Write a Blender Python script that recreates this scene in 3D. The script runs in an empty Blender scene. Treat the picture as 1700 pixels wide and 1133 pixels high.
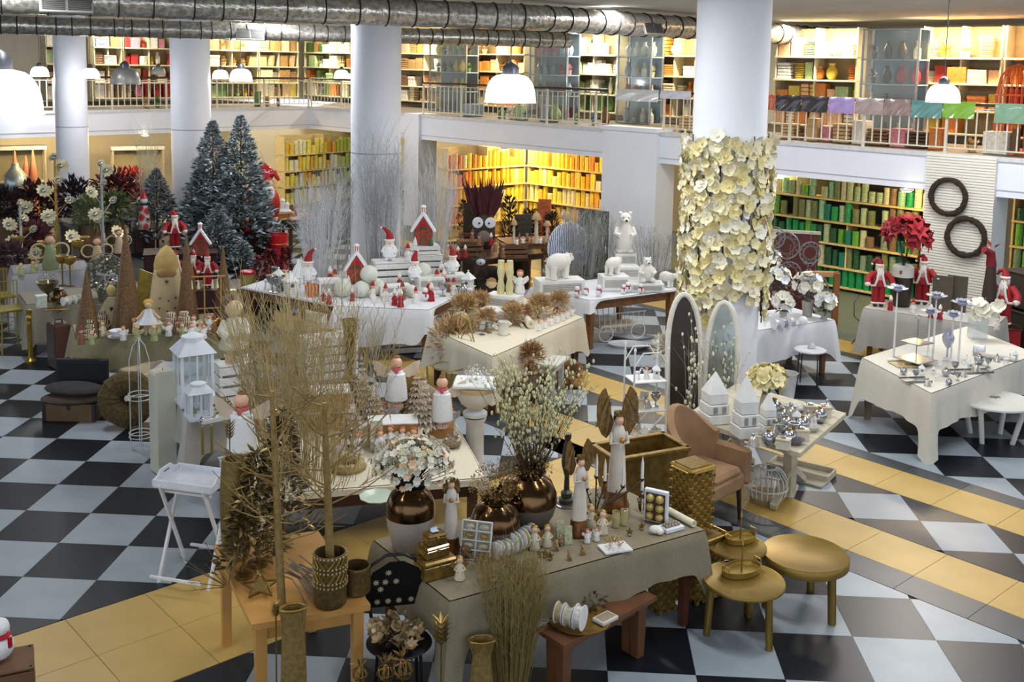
import bpy,math,random
from mathutils import Vector,Matrix
R = random.Random(11)
SC = bpy.context.scene
COL = SC.collection
V = Vector
# ---------------------------------------------------------------- camera
CAM = V((4.23374,-8.33065,4.10288))
CR = V((0.99813385,0.0583894,0.01787428)); CU = V((-0.02455055,0.11570485,0.99298019)); CF = V((-0.05591138,0.99156597,-0.11692242))
FPX,PPX,PPY = 1757.54,844.25,313.03            # focal length and principal point for the 1700 x 1133 frame
cd = bpy.data.cameras.new('camera'); co = bpy.data.objects.new('camera',cd); COL.objects.link(co)
m3 = Matrix((CR,CU,-CF)).transposed(); co.matrix_world = Matrix.Translation(CAM) @ m3.to_4x4()
cd.sensor_width = 36; cd.lens = FPX / 1700 * 36; cd.shift_x = (850 - PPX) / 1700; cd.shift_y = (PPY - 566.5) / 1700
cd.clip_start = .05; cd.clip_end = 200
SC.camera = co
# ---------------------------------------------------------------- light
for k_,v_ in (('max_bounces',5),('diffuse_bounces',3),('glossy_bounces',2),('transmission_bounces',3),('transparent_max_bounces',6)): setattr(SC.cycles,k_,v_)
SC.cycles.caustics_reflective = SC.cycles.caustics_refractive = False
SC.view_settings.view_transform = 'Standard'; SC.view_settings.look = 'None'
SC.view_settings.exposure = 0.06; SC.view_settings.gamma = 1; SC.view_settings.use_curve_mapping = False
W = bpy.data.worlds.new('daylight'); SC.world = W; W.use_nodes = True
W.node_tree.nodes['Background'].inputs[0].default_value = (.80,.89,1,1); W.node_tree.nodes['Background'].inputs[1].default_value = 1.45
def light(kind,name,loc,energy,color=(1,1,1),size=.3,rot=None,spot=None,sy=None):
    l = bpy.data.lights.new(name,kind); o = bpy.data.objects.new(name,l); COL.objects.link(o)
    l.energy = energy; l.color = color; o.location = loc
    if kind == 'AREA':
        l.size = size
        if sy: l.shape = 'RECTANGLE'; l.size_y = sy
    else: l.shadow_soft_size = size
    if rot: o.rotation_euler = rot
    if spot: l.spot_size = spot; l.spot_blend = .6
    return o
# added fill lights below the hall ceiling, standing for no visible lamps
for i,(x,y) in enumerate(((1.5,-2.5),(6.2,-1.5),(-2.5,4),(3.6,3.4),(8.8,1.6),(-1,10.5),(5,9),(9.5,6.2))):
    light('AREA','hall_fill_light',(x,y,5.0),(38 if x < 3 else 95) if y < 3 else 130,(.95,.98,1),.3,sy=2.4,rot=(0,0,.78))
# ---------------------------------------------------------------- projection helpers: a point of the photo on a plane of known height or at a known distance
def ray(px,py): return CF + CR * ((px - PPX) / FPX) - CU * ((py - PPY) / FPX)
def G(px,py,z=0.0):
    d = ray(px,py); return CAM + d * ((z - CAM.z) / d.z)
def D(px,py,dist): return CAM + ray(px,py) * dist
def depth(p): return (V(p) - CAM).dot(CF)
def kk(p): return depth(p) / FPX                    # metres for one photo pixel at p
def proj(p):
    d = V(p) - CAM; z = d.dot(CF); return (PPX + FPX * d.dot(CR) / z,PPY - FPX * d.dot(CU) / z)
# ---------------------------------------------------------------- materials
def lin(h):
    h = h.lstrip('#'); c = [int(h[i:i + 2],16) / 255 for i in (0,2,4)]
    return tuple(x / 12.92 if x <= .04045 else ((x + .055) / 1.055) ** 2.4 for x in c)
_M = {}
def mat(hexc,rough=.6,metal=0,var=.12,scale=9,bump=0,emit=0,trans=0,hex2=None,kind='noise',coat=0,alpha=1,spec=.5):
    key = (hexc,rough,metal,var,scale,bump,emit,trans,hex2,kind,coat,alpha,spec)
    if key in _M: return _M[key]
    m = bpy.data.materials.new('finish_' + hexc.lstrip('#') + ('_%d' % len(_M))); _M[key] = m
    m.use_nodes = True; nt = m.node_tree; b = nt.nodes['Principled BSDF']
    c = lin(hexc); c2 = lin(hex2) if hex2 else tuple(x * (1 - var) for x in c)
    tc = nt.nodes.new('ShaderNodeTexCoord')
    if kind == 'wave':
        t = nt.nodes.new('ShaderNodeTexWave'); t.inputs['Scale'].default_value = scale; t.inputs['Distortion'].default_value = 4; t.inputs['Detail'].default_value = 3
    elif kind == 'vor':
        t = nt.nodes.new('ShaderNodeTexVoronoi'); t.inputs['Scale'].default_value = scale
    else:
        t = nt.nodes.new('ShaderNodeTexNoise'); t.inputs['Scale'].default_value = scale; t.inputs['Detail'].default_value = 2
    nt.links.new(tc.outputs['Object'],t.inputs['Vector'])
    r = nt.nodes.new('ShaderNodeValToRGB'); r.color_ramp.elements[0].position = .35; r.color_ramp.elements[1].position = .65
    r.color_ramp.elements[0].color = (*c2,1); r.color_ramp.elements[1].color = (*c,1)
    nt.links.new(t.outputs[0],r.inputs[0])
    nt.links.new(r.outputs[0],b.inputs['Base Color'])
    b.inputs['Roughness'].default_value = rough; b.inputs['Metallic'].default_value = metal
    b.inputs['Specular IOR Level'].default_value = spec
    if coat: b.inputs['Coat Weight'].default_value = coat
    if trans: b.inputs['Transmission Weight'].default_value = trans
    if alpha < 1: b.inputs['Alpha'].default_value = alpha
    if emit: nt.links.new(r.outputs[0],b.inputs['Emission Color']); b.inputs['Emission Strength'].default_value = emit; m.cycles.emission_sampling = 'NONE'
    if bump:
        bp = nt.nodes.new('ShaderNodeBump'); bp.inputs['Strength'].default_value = bump; bp.inputs['Distance'].default_value = .01
        nt.links.new(t.outputs[0],bp.inputs['Height']); nt.links.new(bp.outputs[0],b.inputs['Normal'])
    return m
# ---------------------------------------------------------------- mesh builder
class B:
    def __init__(s): s.v = []; s.f = []; s.sm = []
    def add(s,vs,fs,smooth=False,M=None):
        o = len(s.v)
        s.v += [tuple(M @ V(p)) for p in vs] if M is not None else [tuple(p) for p in vs]
        s.f += [tuple(i + o for i in q) for q in fs]; s.sm += [smooth] * len(fs); return s
    def box(s,c,d,ch=0,rz=0,M=None):
        x,y,z = d[0] / 2,d[1] / 2,d[2] / 2; T = Matrix.Translation(V(c)) @ Matrix.Rotation(rz,4,'Z')
        if M is not None: T = M @ T
        if not ch:
            return s.add([(-x,-y,-z),(x,-y,-z),(x,y,-z),(-x,y,-z),(-x,-y,z),(x,-y,z),(x,y,z),(-x,y,z)],
                         [(0,3,2,1),(4,5,6,7),(0,1,5,4),(1,2,6,5),(2,3,7,6),(3,0,4,7)],M=T)
        ch = min(ch,.45 * min(d)); vs = []; idx = {}
        for sx in (-1,1):
            for sy in (-1,1):
                for sz in (-1,1):
                    for a in range(3):
                        q = [sx * (x - ch),sy * (y - ch),sz * (z - ch)]; q[a] += (sx,sy,sz)[a] * ch
                        idx[(sx,sy,sz,a)] = len(vs); vs.append(q)
        fs = []
        for a in range(3):
            b,c_ = (a + 1) % 3,(a + 2) % 3
            for sg in (-1,1):
                q = []
                for (p,r) in ((-1,-1),(1,-1),(1,1),(-1,1)):
                    k = [0,0,0]; k[a] = sg; k[b] = p; k[c_] = r; q.append(idx[(*k,a)])
                fs.append(tuple(q) if sg > 0 else tuple(q[::-1]))
            for p in (-1,1):
                for r in (-1,1):
                    k1 = [0,0,0]; k1[b] = p; k1[c_] = r; k2 = list(k1); k1[a] = -1; k2[a] = 1
                    q = [idx[(*k1,b)],idx[(*k2,b)],idx[(*k2,c_)],idx[(*k1,c_)]]
                    fs.append(tuple(q) if p * r < 0 else tuple(q[::-1]))
        for sx in (-1,1):
            for sy in (-1,1):
                for sz in (-1,1):
                    q = [idx[(sx,sy,sz,a)] for a in range(3)]
                    fs.append(tuple(q) if sx * sy * sz > 0 else tuple(q[::-1]))
        return s.add(vs,fs,M=T)
    def lathe(s,prof,n=16,c=(0,0,0),M=None,smooth=True,sx=1,sy=1,wave=0,nw=0):
        vs,fs = [],[]; T = Matrix.Translation(V(c))
        if M is not None: T = M @ T
        for (r,z) in prof:
            for i in range(n):
                a = 2 * math.pi * i / n; q = r * (1 + wave * math.cos(nw * a)); vs.append((q * math.cos(a) * sx,q * math.sin(a) * sy,z))
        for j in range(len(prof) - 1):
            for i in range(n):
                k = (i + 1) % n; fs.append((j * n + i,j * n + k,(j + 1) * n + k,(j + 1) * n + i))
        if prof[0][0] > 1e-5: fs.append(tuple(range(n))[::-1])
        if prof[-1][0] > 1e-5: fs.append(tuple((len(prof) - 1) * n + i for i in range(n)))
        return s.add(vs,fs,smooth,T)
    def cyl(s,p0,p1,r0,r1=None,n=8,smooth=True,caps=True):
        p0,p1 = V(p0),V(p1); r1 = r0 if r1 is None else r1; d = p1 - p0
        if d.length < 1e-7: return s
        u = d.orthogonal().normalized(); w = d.normalized().cross(u); vs = []
        for p,r in ((p0,r0),(p1,r1)):
            for i in range(n):
                a = 2 * math.pi * i / n; vs.append(p + u * (r * math.cos(a)) + w * (r * math.sin(a)))
        fs = [(i,(i + 1) % n,n + (i + 1) % n,n + i) for i in range(n)]
        if caps: fs += [tuple(range(n))[::-1],tuple(range(n,2 * n))]
        return s.add(vs,fs,smooth)
    def tube(s,pts,r,n=6,closed=False,r1=None):
        pts = [V(p) for p in pts]; m = len(pts); vs,fs = [],[]; u = None
        for j in range(m):
            a = pts[(j - 1) % m] if (closed or j) else pts[j]; b = pts[(j + 1) % m] if (closed or j < m - 1) else pts[j]
            t = (b - a).normalized()
            u = t.orthogonal().normalized() if u is None else (u - t * u.dot(t)).normalized()
            w = t.cross(u); rr = r if r1 is None else r + (r1 - r) * j / max(1,m - 1)
            for i in range(n):
                q = 2 * math.pi * i / n; vs.append(pts[j] + u * (rr * math.cos(q)) + w * (rr * math.sin(q)))
        for j in range(m if closed else m - 1):
            k = (j + 1) % m
            for i in range(n): fs.append((j * n + i,j * n + (i + 1) % n,k * n + (i + 1) % n,k * n + i))
        if not closed: fs += [tuple(range(n))[::-1],tuple((m - 1) * n + i for i in range(n))]
        return s.add(vs,fs,True)
    def ball(s,c,r,n=12,m=8,M=None):
        r = (r,r,r) if not hasattr(r,'__len__') else r; c = V(c)
        vs = [(0,0,-1)]; fs = []
        for j in range(1,m):
            b = -math.pi / 2 + math.pi * j / m
            for i in range(n):
                a = 2 * math.pi * i / n; vs.append((math.cos(b) * math.cos(a),math.cos(b) * math.sin(a),math.sin(b)))
        vs.append((0,0,1)); L = len(vs) - 1
        for i in range(n):
            k = (i + 1) % n; fs.append((0,1 + k,1 + i))
            for j in range(m - 2): fs.append((1 + j * n + i,1 + j * n + k,1 + (j + 1) * n + k,1 + (j + 1) * n + i))
            fs.append((L,1 + (m - 2) * n + i,1 + (m - 2) * n + k))
        vs = [(c.x + p[0] * r[0],c.y + p[1] * r[1],c.z + p[2] * r[2]) for p in vs]
        return s.add(vs,fs,True,M)
    def prism(s,poly,z0,z1,M=None):
        n = len(poly); vs = [(p[0],p[1],z0) for p in poly] + [(p[0],p[1],z1) for p in poly]
        return s.add(vs,[tuple(range(n))[::-1],tuple(range(n,2 * n))] + [(i,(i + 1) % n,n + (i + 1) % n,n + i) for i in range(n)],M=M)
    def leaf(s,c,d,up,l,w,cup=.15):
        # a thin pointed blade: two-sided diamond of four triangles folded along its rib
        c = V(c); d = V(d).normalized(); sd = d.cross(V(up))
        if sd.length < 1e-4: sd = d.orthogonal()
        sd.normalize(); n = sd.cross(d); a = c + d * (l * .45) + sd * (w / 2) + n * (cup * w); b = c + d * (l * .45) - sd * (w / 2) + n * (cup * w)
        return s.add([c,a,c + d * l,b],[(0,1,2),(0,2,3)],False)
    def torus(s,c,Rr,r,n=32,m=8,M=None,sx=1,sy=1,lump=0):
        vs,fs = [],[]
        for i in range(n):
            a = 2 * math.pi * i / n; q = 1 + (R.uniform(-lump,lump) if lump else 0)
            for j in range(m):
                b = 2 * math.pi * j / m; q2 = q * (1 + (R.uniform(-lump,lump) if lump else 0)); rr = Rr + r * q2 * math.cos(b)
                vs.append((c[0] + rr * math.cos(a) * sx,c[1] + rr * math.sin(a) * sy,c[2] + r * q2 * math.sin(b)))
        for i in range(n):
            k = (i + 1) % n
            for j in range(m): fs.append((i * m + j,k * m + j,k * m + (j + 1) % m,i * m + (j + 1) % m))
        return s.add(vs,fs,not lump,M)
    def mesh(s,name):
        me = bpy.data.meshes.new(name); me.from_pydata(s.v,[],s.f); me.polygons.foreach_set('use_smooth',s.sm); me.update()
        if any(s.sm): me.set_sharp_from_angle(angle=.75)
        return me
def RX(a): return Matrix.Rotation(a,4,'X')
def RY(a): return Matrix.Rotation(a,4,'Y')
def RZ(a): return Matrix.Rotation(a,4,'Z')
def TR(*p): return Matrix.Translation(V(p[0] if len(p) == 1 else p))
def SCL(x,y=None,z=None): return Matrix.Diagonal((x,x if y is None else y,x if z is None else z,1))
# ---------------------------------------------------------------- objects
def obj(name,b,m,parent=None,loc=None,rz=0,stuff=False,label=None):
    me = b if isinstance(b,bpy.types.Mesh) else b.mesh(name)
    if m is not None and not me.materials: me.materials.append(m)
    o = bpy.data.objects.new(name,me); COL.objects.link(o)
    if m is not None and me.materials and me.materials[0] != m: o.material_slots[0].link = 'OBJECT'; o.material_slots[0].material = m
    if parent is not None: o.parent = parent
    if loc is not None: o.location = loc
    if rz: o.rotation_euler = (0,0,rz)
    if stuff: o['kind'] = 'stuff'
    if label: o['label'] = label
    return o
def tag(o,label,cat,group=None):
    o['label'] = label; o['category'] = cat
    if group: o['group'] = group
    return o
def thing(name,label,cat,loc=(0,0,0),rz=0,group=None):
    o = bpy.data.objects.new(name,None); COL.objects.link(o); o.location = loc; o.rotation_euler = (0,0,rz); o.empty_display_size = .05
    return tag(o,label,cat,group)
def solo(name,label,cat,b,m,loc=(0,0,0),rz=0,group=None): return tag(obj(name,b,m,None,loc,rz),label,cat,group)
def struct(name,b,m,parent=None):
    o = obj(name,b,m,parent)
    if parent is None: o['kind'] = 'structure'
    return o
def dup(root,loc,rz=0,label=None,group=None,s=1):
    r = root.copy(); COL.objects.link(r); r.location = loc; r.rotation_euler = (0,0,rz); r.scale = (s,s,s)
    if label: r['label'] = label
    if group: r['group'] = group
    for ch in list(root.children):
        c = ch.copy(); COL.objects.link(c); c.parent = r
        for g in list(ch.children):
            d = g.copy(); COL.objects.link(d); d.parent = c
    return r
ORD = ['first','second','third','fourth','fifth','sixth','seventh','eighth','ninth','tenth','eleventh','twelfth','thirteenth','fourteenth',
       'fifteenth','sixteenth','seventeenth','eighteenth','nineteenth','twentieth','twenty-first','twenty-second','twenty-third','twenty-fourth',
       'twenty-fifth','twenty-sixth','twenty-seventh','twenty-eighth','twenty-ninth','thirtieth','thirty-first','thirty-second','thirty-third',
       'thirty-fourth','thirty-fifth','thirty-sixth','thirty-seventh','thirty-eighth','thirty-ninth','fortieth']
# ================================================================ the hall: floor, columns, mezzanine
TS = .6
def clip(poly,a,b,c):                             # keep a*x + b*y >= c
    out = []
    for i in range(len(poly)):
        p,q = poly[i],poly[(i + 1) % len(poly)]; dp = a * p[0] + b * p[1] - c; dq = a * q[0] + b * q[1] - c
        if dp >= 0: out.append(p)
        if dp * dq < 0: t = dp / (dp - dq); out.append((p[0] + (q[0] - p[0]) * t,p[1] + (q[1] - p[1]) * t))
    return out
def area(poly): return abs(sum(poly[i][0] * poly[(i + 1) % len(poly)][1] - poly[(i + 1) % len(poly)][0] * poly[i][1] for i in range(len(poly)))) / 2
floor = struct('floor',B().box((2,8,-.06),(44,44,.1)),mat('#3a3a38',.7))
T_DARK = mat('#141a23',.33,var=.16,scale=3,spec=.3); T_LIGHT = mat('#9ba5ae',.34,var=.1,scale=3.5,spec=.35); T_YEL = mat('#c6a45a',.4,var=.1,scale=2.5,spec=.35); T_GREY = mat('#4a4e52',.36,var=.12,scale=3,spec=.35)
T_GREEN = mat('#6f7668',.4,var=.1,scale=3)
tiles = []
S2 = math.sqrt(2)
def region(cuts,off,cols,bx):
    # square tiles of the hall, cut along the diagonal bands
    i0,i1 = int(bx[0] / TS) - 1,int(bx[1] / TS) + 1; j0,j1 = int(bx[2] / TS) - 1,int(bx[3] / TS) + 1
    for i in range(i0,i1):
        for j in range(j0,j1):
            x,y = (i + off[0]) * TS,(j + off[1]) * TS; g = .0015
            poly = [(x + g,y + g),(x + TS - g,y + g),(x + TS - g,y + TS - g),(x + g,y + TS - g)]
            for c in cuts:
                poly = clip(poly,*c)
                if len(poly) < 3: break
            if len(poly) < 3 or area(poly) < .003: continue
            tiles.append((poly,cols[(i + j) % 2]))
def band(fix,a0,a1,b0,b1,phase,m,rows=1,cut=None):
    # a diagonal band of square tiles; fix 's' runs along x - y, 't' runs along x + y
    w = (a1 - a0) / rows; step = .849; g = .003
    for r in range(rows):
        n0 = math.floor((b0 - phase) / step); n1 = math.ceil((b1 - phase) / step)
        for n in range(n0,n1):
            u0,u1 = a0 + r * w + g,a0 + (r + 1) * w - g; v0,v1 = phase + n * step + g,phase + (n + 1) * step - g
            if fix == 's': poly = [((s + t) / 2,(s - t) / 2) for s,t in ((u0,v0),(u1,v0),(u1,v1),(u0,v1))][::-1]
            else: poly = [((s + t) / 2,(s - t) / 2) for s,t in ((v0,u0),(v1,u0),(v1,u1),(v0,u1))][::-1]
            if cut: poly = clip(poly,*cut)
            if len(poly) > 2: tiles.append((poly,m))
BX = (-9,14,-4,22)
region([(-1,1,-1.82),(-1,-1,-6.74)],(0,0),(T_LIGHT,T_DARK),BX)                        # left of the wide yellow path
region([(1,-1,3.60),(-1,-1,-6.74)],(.6385,-.5134),(T_LIGHT,T_DARK),BX)                # between the paths, near
region([(1,1,8.06),(-1,-1,-9.30)],(.5568,-.0345),(T_DARK,T_LIGHT),BX)
region([(1,1,10.47),(-1,-1,-15.1)],(.5835,-.1444),(T_LIGHT,T_DARK),BX)
band('t',1.83,3.59,-6,7.5,-.56,T_YEL,2,(-1,-1,-6.735))
band('s',6.75,7.22,1.8,12,7.05 - .849 * 4,T_GREY); band('s',6.75,7.22,-9,1.8,7.05 - .849 * 4,T_GREY)
band('s',7.22,8.05,-9,12,7.05 - .849 * 4,T_YEL)
band('s',9.31,10.15,-9,12,5.36,T_YEL); band('s',10.15,10.46,-9,12,5.36,T_GREY)
band('s',15.1,15.4,-16,12,.5,T_GREY); band('s',15.4,16.25,-16,12,.5,T_YEL)
region([(1,1,16.26)],(.3,.2),(T_GREEN,T_GREEN),(-9,16,-2,24))
def shown(poly):
    cx = sum(p[0] for p in poly) / len(poly); cy = sum(p[1] for p in poly) / len(poly)
    if depth((cx,cy,0)) < 2: return 0
    x,y = proj((cx,cy,0))
    if not (-120 < x < 1820 and 300 < y < 1230): return 0
    q = [proj((p[0],p[1],0)) for p in poly]
    a = area(q)
    # far tiles hidden under the display tables rank last
    return a * (.25 if (400 < x < 1100 and 480 < y < 900) else 1)
tiles = sorted(((shown(p),p,m) for p,m in tiles),key=lambda t: -t[0])
rest = {}
for n,(a,p,m) in enumerate(tiles):
    if a <= 0: continue
    if n < 300:
        cx = sum(q[0] for q in p) / len(p); cy = sum(q[1] for q in p) / len(p)
        obj('tile',B().prism([(q[0] - cx,q[1] - cy) for q in p],-.009,0),m,floor,(cx,cy,0))
    else: rest.setdefault(m.name,(B(),m))[0].prism(p,-.009,0)
for b,m in rest.values(): obj('floor_tiling',b,m,floor,stuff=True)

CONC = mat('#eceef6',.55,var=.03,scale=2); WALLC = mat('#f1ead9',.7,var=.04,scale=2); CEIL = mat('#cccbc6',.8,var=.05,scale=1.5)
struct('ceiling',B().box((2,10.2,5.16),(44,39.6,.2)),CEIL)
# columns
CP = [(6.14,4.42,.435),(.87,9.94,.435),(-4.19,14.84,.43),(-6.95,14.9,.345)]
for i,(x,y,r) in enumerate(CP):
    b = B().lathe([(r,0),(r,2.52)],40); c = struct('column',b,CONC); c.location = (x,y,0)
    obj('column_upper_section',B().lathe([(r * .998,2.52),(r * .998,5.06)],40),CONC,c)
    obj('column_joint',B().lathe([(r * 1.002,2.515),(r * 1.002,2.538)],40),mat('#a9abb2',.7),c)
# facade lines of the mezzanine: corner P0, right facade to PR, left facade to PL
P0 = V((-3.05,21.05)); PR = V((13.5,5.85)); PL = V((-13.0,10.6))
dR = (PR - P0).normalized(); nR = V((-dR.y,dR.x)); nR = nR if nR.y > 0 else -nR      # away from the hall
dL = (PL - P0).normalized(); nL = V((-dL.y,dL.x)); nL = nL if nL.y > 0 else -nL
def FR(s,n=0,z=0): p = P0 + dR * s + nR * n; return V((p.x,p.y,z))               # point along the right facade
def FL(s,n=0,z=0): p = P0 + dL * s + nL * n; return V((p.x,p.y,z))
LR,LL = (PR - P0).length,(PL - P0).length
MZ0,MZ1 = 2.2,2.8
def quadprism(b,a,c,d,e,z0,z1): return b.prism([(p.x,p.y) for p in (a,c,d,e)],z0,z1)
b = B(); quadprism(b,FR(-.02),FR(LR),FR(LR,8),FR(-12,8),MZ0,MZ1); struct('slab_mezzanine_right',b,CONC)
b = B(); quadprism(b,FL(-.02),FL(LL),FL(LL,8),FL(-1,8),MZ0,MZ1 - .002); struct('slab_mezzanine_left',b,CONC)
b = B(); quadprism(b,FR(0,-.035),FR(LR,-.035),FR(LR,0),FR(0,0),MZ1 - .05,MZ1 + .02); struct('trim_1',b,mat('#d9d9dc',.5))
b = B(); quadprism(b,FL(0,-.035),FL(LL,-.035),FL(LL,0),FL(0,0),MZ1 - .05,MZ1 + .02); struct('trim_2',b,mat('#d9d9dc',.5))
b = B(); quadprism(b,FR(0,-.012),FR(LR,-.012),FR(LR,0),FR(0,0),MZ0 + .1,MZ0 + .115); struct('trim_3',b,mat('#b9bac2',.6))
b = B(); quadprism(b,FL(0,-.012),FL(LL,-.012),FL(LL,0),FL(0,0),MZ0 + .1,MZ0 + .115); struct('trim_4',b,mat('#b9bac2',.6))
MF = mat('#6f6250',.6,var=.2)
b = B(); quadprism(b,FR(.06,.1),FR(LR,.1),FR(LR,5.2),FR(-5,5.2),MZ1 + .002,MZ1 + .008); struct('floor_mezzanine_right',b,MF)
b = B(); quadprism(b,FL(.06,.1),FL(LL,.1),FL(LL,5.2),FL(0,5.2),MZ1 + .002,MZ1 + .007); struct('floor_mezzanine_left',b,MF)
# back walls, ground level and upper level
b = B(); quadprism(b,FR(-8,5.2),FR(LR,5.2),FR(LR,5.35),FR(-8,5.35),MZ1,5.06); struct('wall_back_upper_right',b,WALLC)
b = B(); quadprism(b,FL(-8,5.2),FL(LL,5.2),FL(LL,5.35),FL(-8,5.35),MZ1,5.06); struct('wall_back_upper_left',b,WALLC)
b = B(); quadprism(b,FR(-8,4.6),FR(LR,4.6),FR(LR,4.75),FR(-8,4.75),0,MZ0); struct('wall_back_right',b,WALLC)
b = B(); quadprism(b,FL(-8,4.6),FL(LL,4.6),FL(LL,4.75),FL(-8,4.75),0,MZ0); struct('wall_back_left',b,WALLC)
def sR(px,py,z):                                    # run along the right facade of the point seen at a pixel
    p = G(px,py,z); return (V((p.x,p.y)) - P0).dot(dR)
def sL(px,py,z): p = G(px,py,z); return (V((p.x,p.y)) - P0).dot(dL)
# piers carrying the mezzanine
def pier(s0,s1,name,z1=MZ1 + .02,out=.09,m=CONC):
    b = B(); quadprism(b,FR(s0,-out),FR(s1,-out),FR(s1,.5),FR(s0,.5),0,z1); o = struct(name,b,m); return o
pr1 = pier(sR(668,190,2.8),sR(757,190,2.8),'pillar_1',2.83)
pr2 = pier(sR(1032,213,2.8),sR(1094,221,2.8),'pillar_2',2.86)
b = B(); s0,s1 = sR(1026,213,2.8),sR(1100,221,2.8); quadprism(b,FR(s0,-.13),FR(s1,-.13),FR(s1,.3),FR(s0,.3),2.8,2.88); obj('pillar_cap',b,CONC,pr2)
s3a,s3b = sR(1541,254,2.8),sR(1662,262,2.8)
pr3 = pier(s3a,s3b,'pillar_3',2.79,.05)
b = B()                                               # ribbed cladding of the pier with the wreaths
for i in range(62):
    z = .05 + i * .0445; quadprism(b,FR(s3a,-.075),FR(s3b,-.075),FR(s3b,-.05),FR(s3a,-.05),z,z + .034)
obj('ribbed_cladding',b,mat('#efe9da',.6,var=.03),pr3,stuff=True)
# ducts
FOIL = mat('#dedad0',.26,.75,hex2='#a5a198',scale=16,bump=1)
BLK = mat('#1b1b1c',.5)
def duct(name,label,pts,r,nb,vents,z):
    pts = [V((*p,z)) for p in pts]; t = thing(name,label,'duct',(0,0,0)); seg = [(pts[i + 1] - pts[i]).length for i in range(len(pts) - 1)]; L = sum(seg)
    def at(s):
        i = 0
        while i < len(seg) - 1 and s > seg[i]: s -= seg[i]; i += 1
        u = (pts[i + 1] - pts[i]).normalized(); return pts[i] + u * s,u
    n = int(L / .12); b = B(); vs,fs = [],[]; M_ = 28
    for j in range(n + 1):
        c,u = at(L * j / n); u = (at(min(L,L * j / n + .15))[1] + at(max(0,L * j / n - .15))[1]).normalized(); side = V((-u.y,u.x,0))
        for i in range(M_):
            a = 2 * math.pi * i / M_; rr = r * (1 + .025 * math.sin(j * 1.7 + i * 2.3) + R.uniform(-.02,.02)); vs.append(c + side * (rr * math.cos(a)) + V((0,0,rr * math.sin(a))))
    for j in range(n):
        for i in range(M_): fs.append((j * M_ + i,j * M_ + (i + 1) % M_,(j + 1) * M_ + (i + 1) % M_,(j + 1) * M_ + i))
    b.add(vs,fs,True); obj('foil_sleeve',b,FOIL,t)
    me = B().torus((0,0,0),r * 1.03,.011,28,6,M=RY(math.pi / 2)).mesh('strap')
    for i in range(nb):
        c,u = at(L * (i + .5 + R.uniform(-.2,.2)) / nb); obj('strap',me,BLK,t,c,math.atan2(u.y,u.x))
    for (f,w) in vents:
        c,u = at(L * f); side = V((-u.y,u.x,0)); M_v = TR(c - side * (r * .96) * (1 if side.y > 0 else -1) + V((0,0,-r * .3))) @ RZ(math.atan2(u.y,u.x)) @ RX(-.35 if side.y > 0 else .35)
        g = obj('air_vent',B().box((0,0,0),(w,.05,.24),.008,M=M_v),mat('#b9b8b4',.4,.6),t)
        for q in (-1,1): obj('grille',B().box((q * w * .24,-.028,0),(w * .43,.01,.18),M=M_v),mat('#33322f',.6),g)
        bl = B()
        for q in range(7): bl.box((0,-.034,-.075 + q * .025),(w * .9,.006,.004),M=M_v)
        obj('louvres',bl,mat('#8b8a86',.5,.5),g)
    return t
duct('foil_duct','large crinkled foil air duct with black straps, passing in front of the middle column',[(-5.2,3.2),(3.55,7.72),(11.2,16.8)],.19,50,[(.16,.62),(.59,.52)],4.8)
duct('foil_duct','thinner foil air duct strung behind the larger duct and the middle column',[(-6.2,8.6),(4.2,13.6)],.15,40,[(.44,.5)],4.6)
# railing of the mezzanine
RAILM = mat('#d6d0c0',.45,var=.06); WOODH = mat('#4a3227',.4,var=.2,scale=20)
def railing(F,s0,s1,label,every=9,gap=.155):
    t = thing('railing',label,'railing',(0,0,0)); n = int(abs(s1 - s0) / gap); ang = math.atan2((F(1) - F(0)).y,(F(1) - F(0)).x)
    a,c = F(s0,.06,3.6),F(s1,.06,3.6)
    obj('handrail',B().tube([a,c],.028,8),WOODH,t); obj('rail',B().tube([a - V((0,0,.07)),c - V((0,0,.07))],.011,6),RAILM,t)
    obj('rail',B().tube([a - V((0,0,.70)),c - V((0,0,.70))],.013,6),RAILM,t)
    bal = B().cyl((0,0,2.91),(0,0,3.54),.013,n=6).mesh('baluster'); post = B().box((0,0,3.2),(.045,.045,.78),.006,rz=ang).mesh('post')
    for i in range(n + 1):
        p = F(s0 + (s1 - s0) * i / n,.06,0)
        obj('post' if i % every == 0 else 'baluster',post if i % every == 0 else bal,RAILM,t,p)
railing(FR,0,sR(668,185,2.8) - .05,'mezzanine railing between the inner corner and the middle column')
railing(FR,sR(757,190,2.8),sR(1028,213,2.8),'mezzanine railing above the yellow ribbon shelves')
railing(FR,sR(1098,221,2.8),LR - 1.2,'mezzanine railing above the green ribbon shelves')
railing(FL,0,LL - 2,'mezzanine railing of the wing with the frosted trees below')
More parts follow.
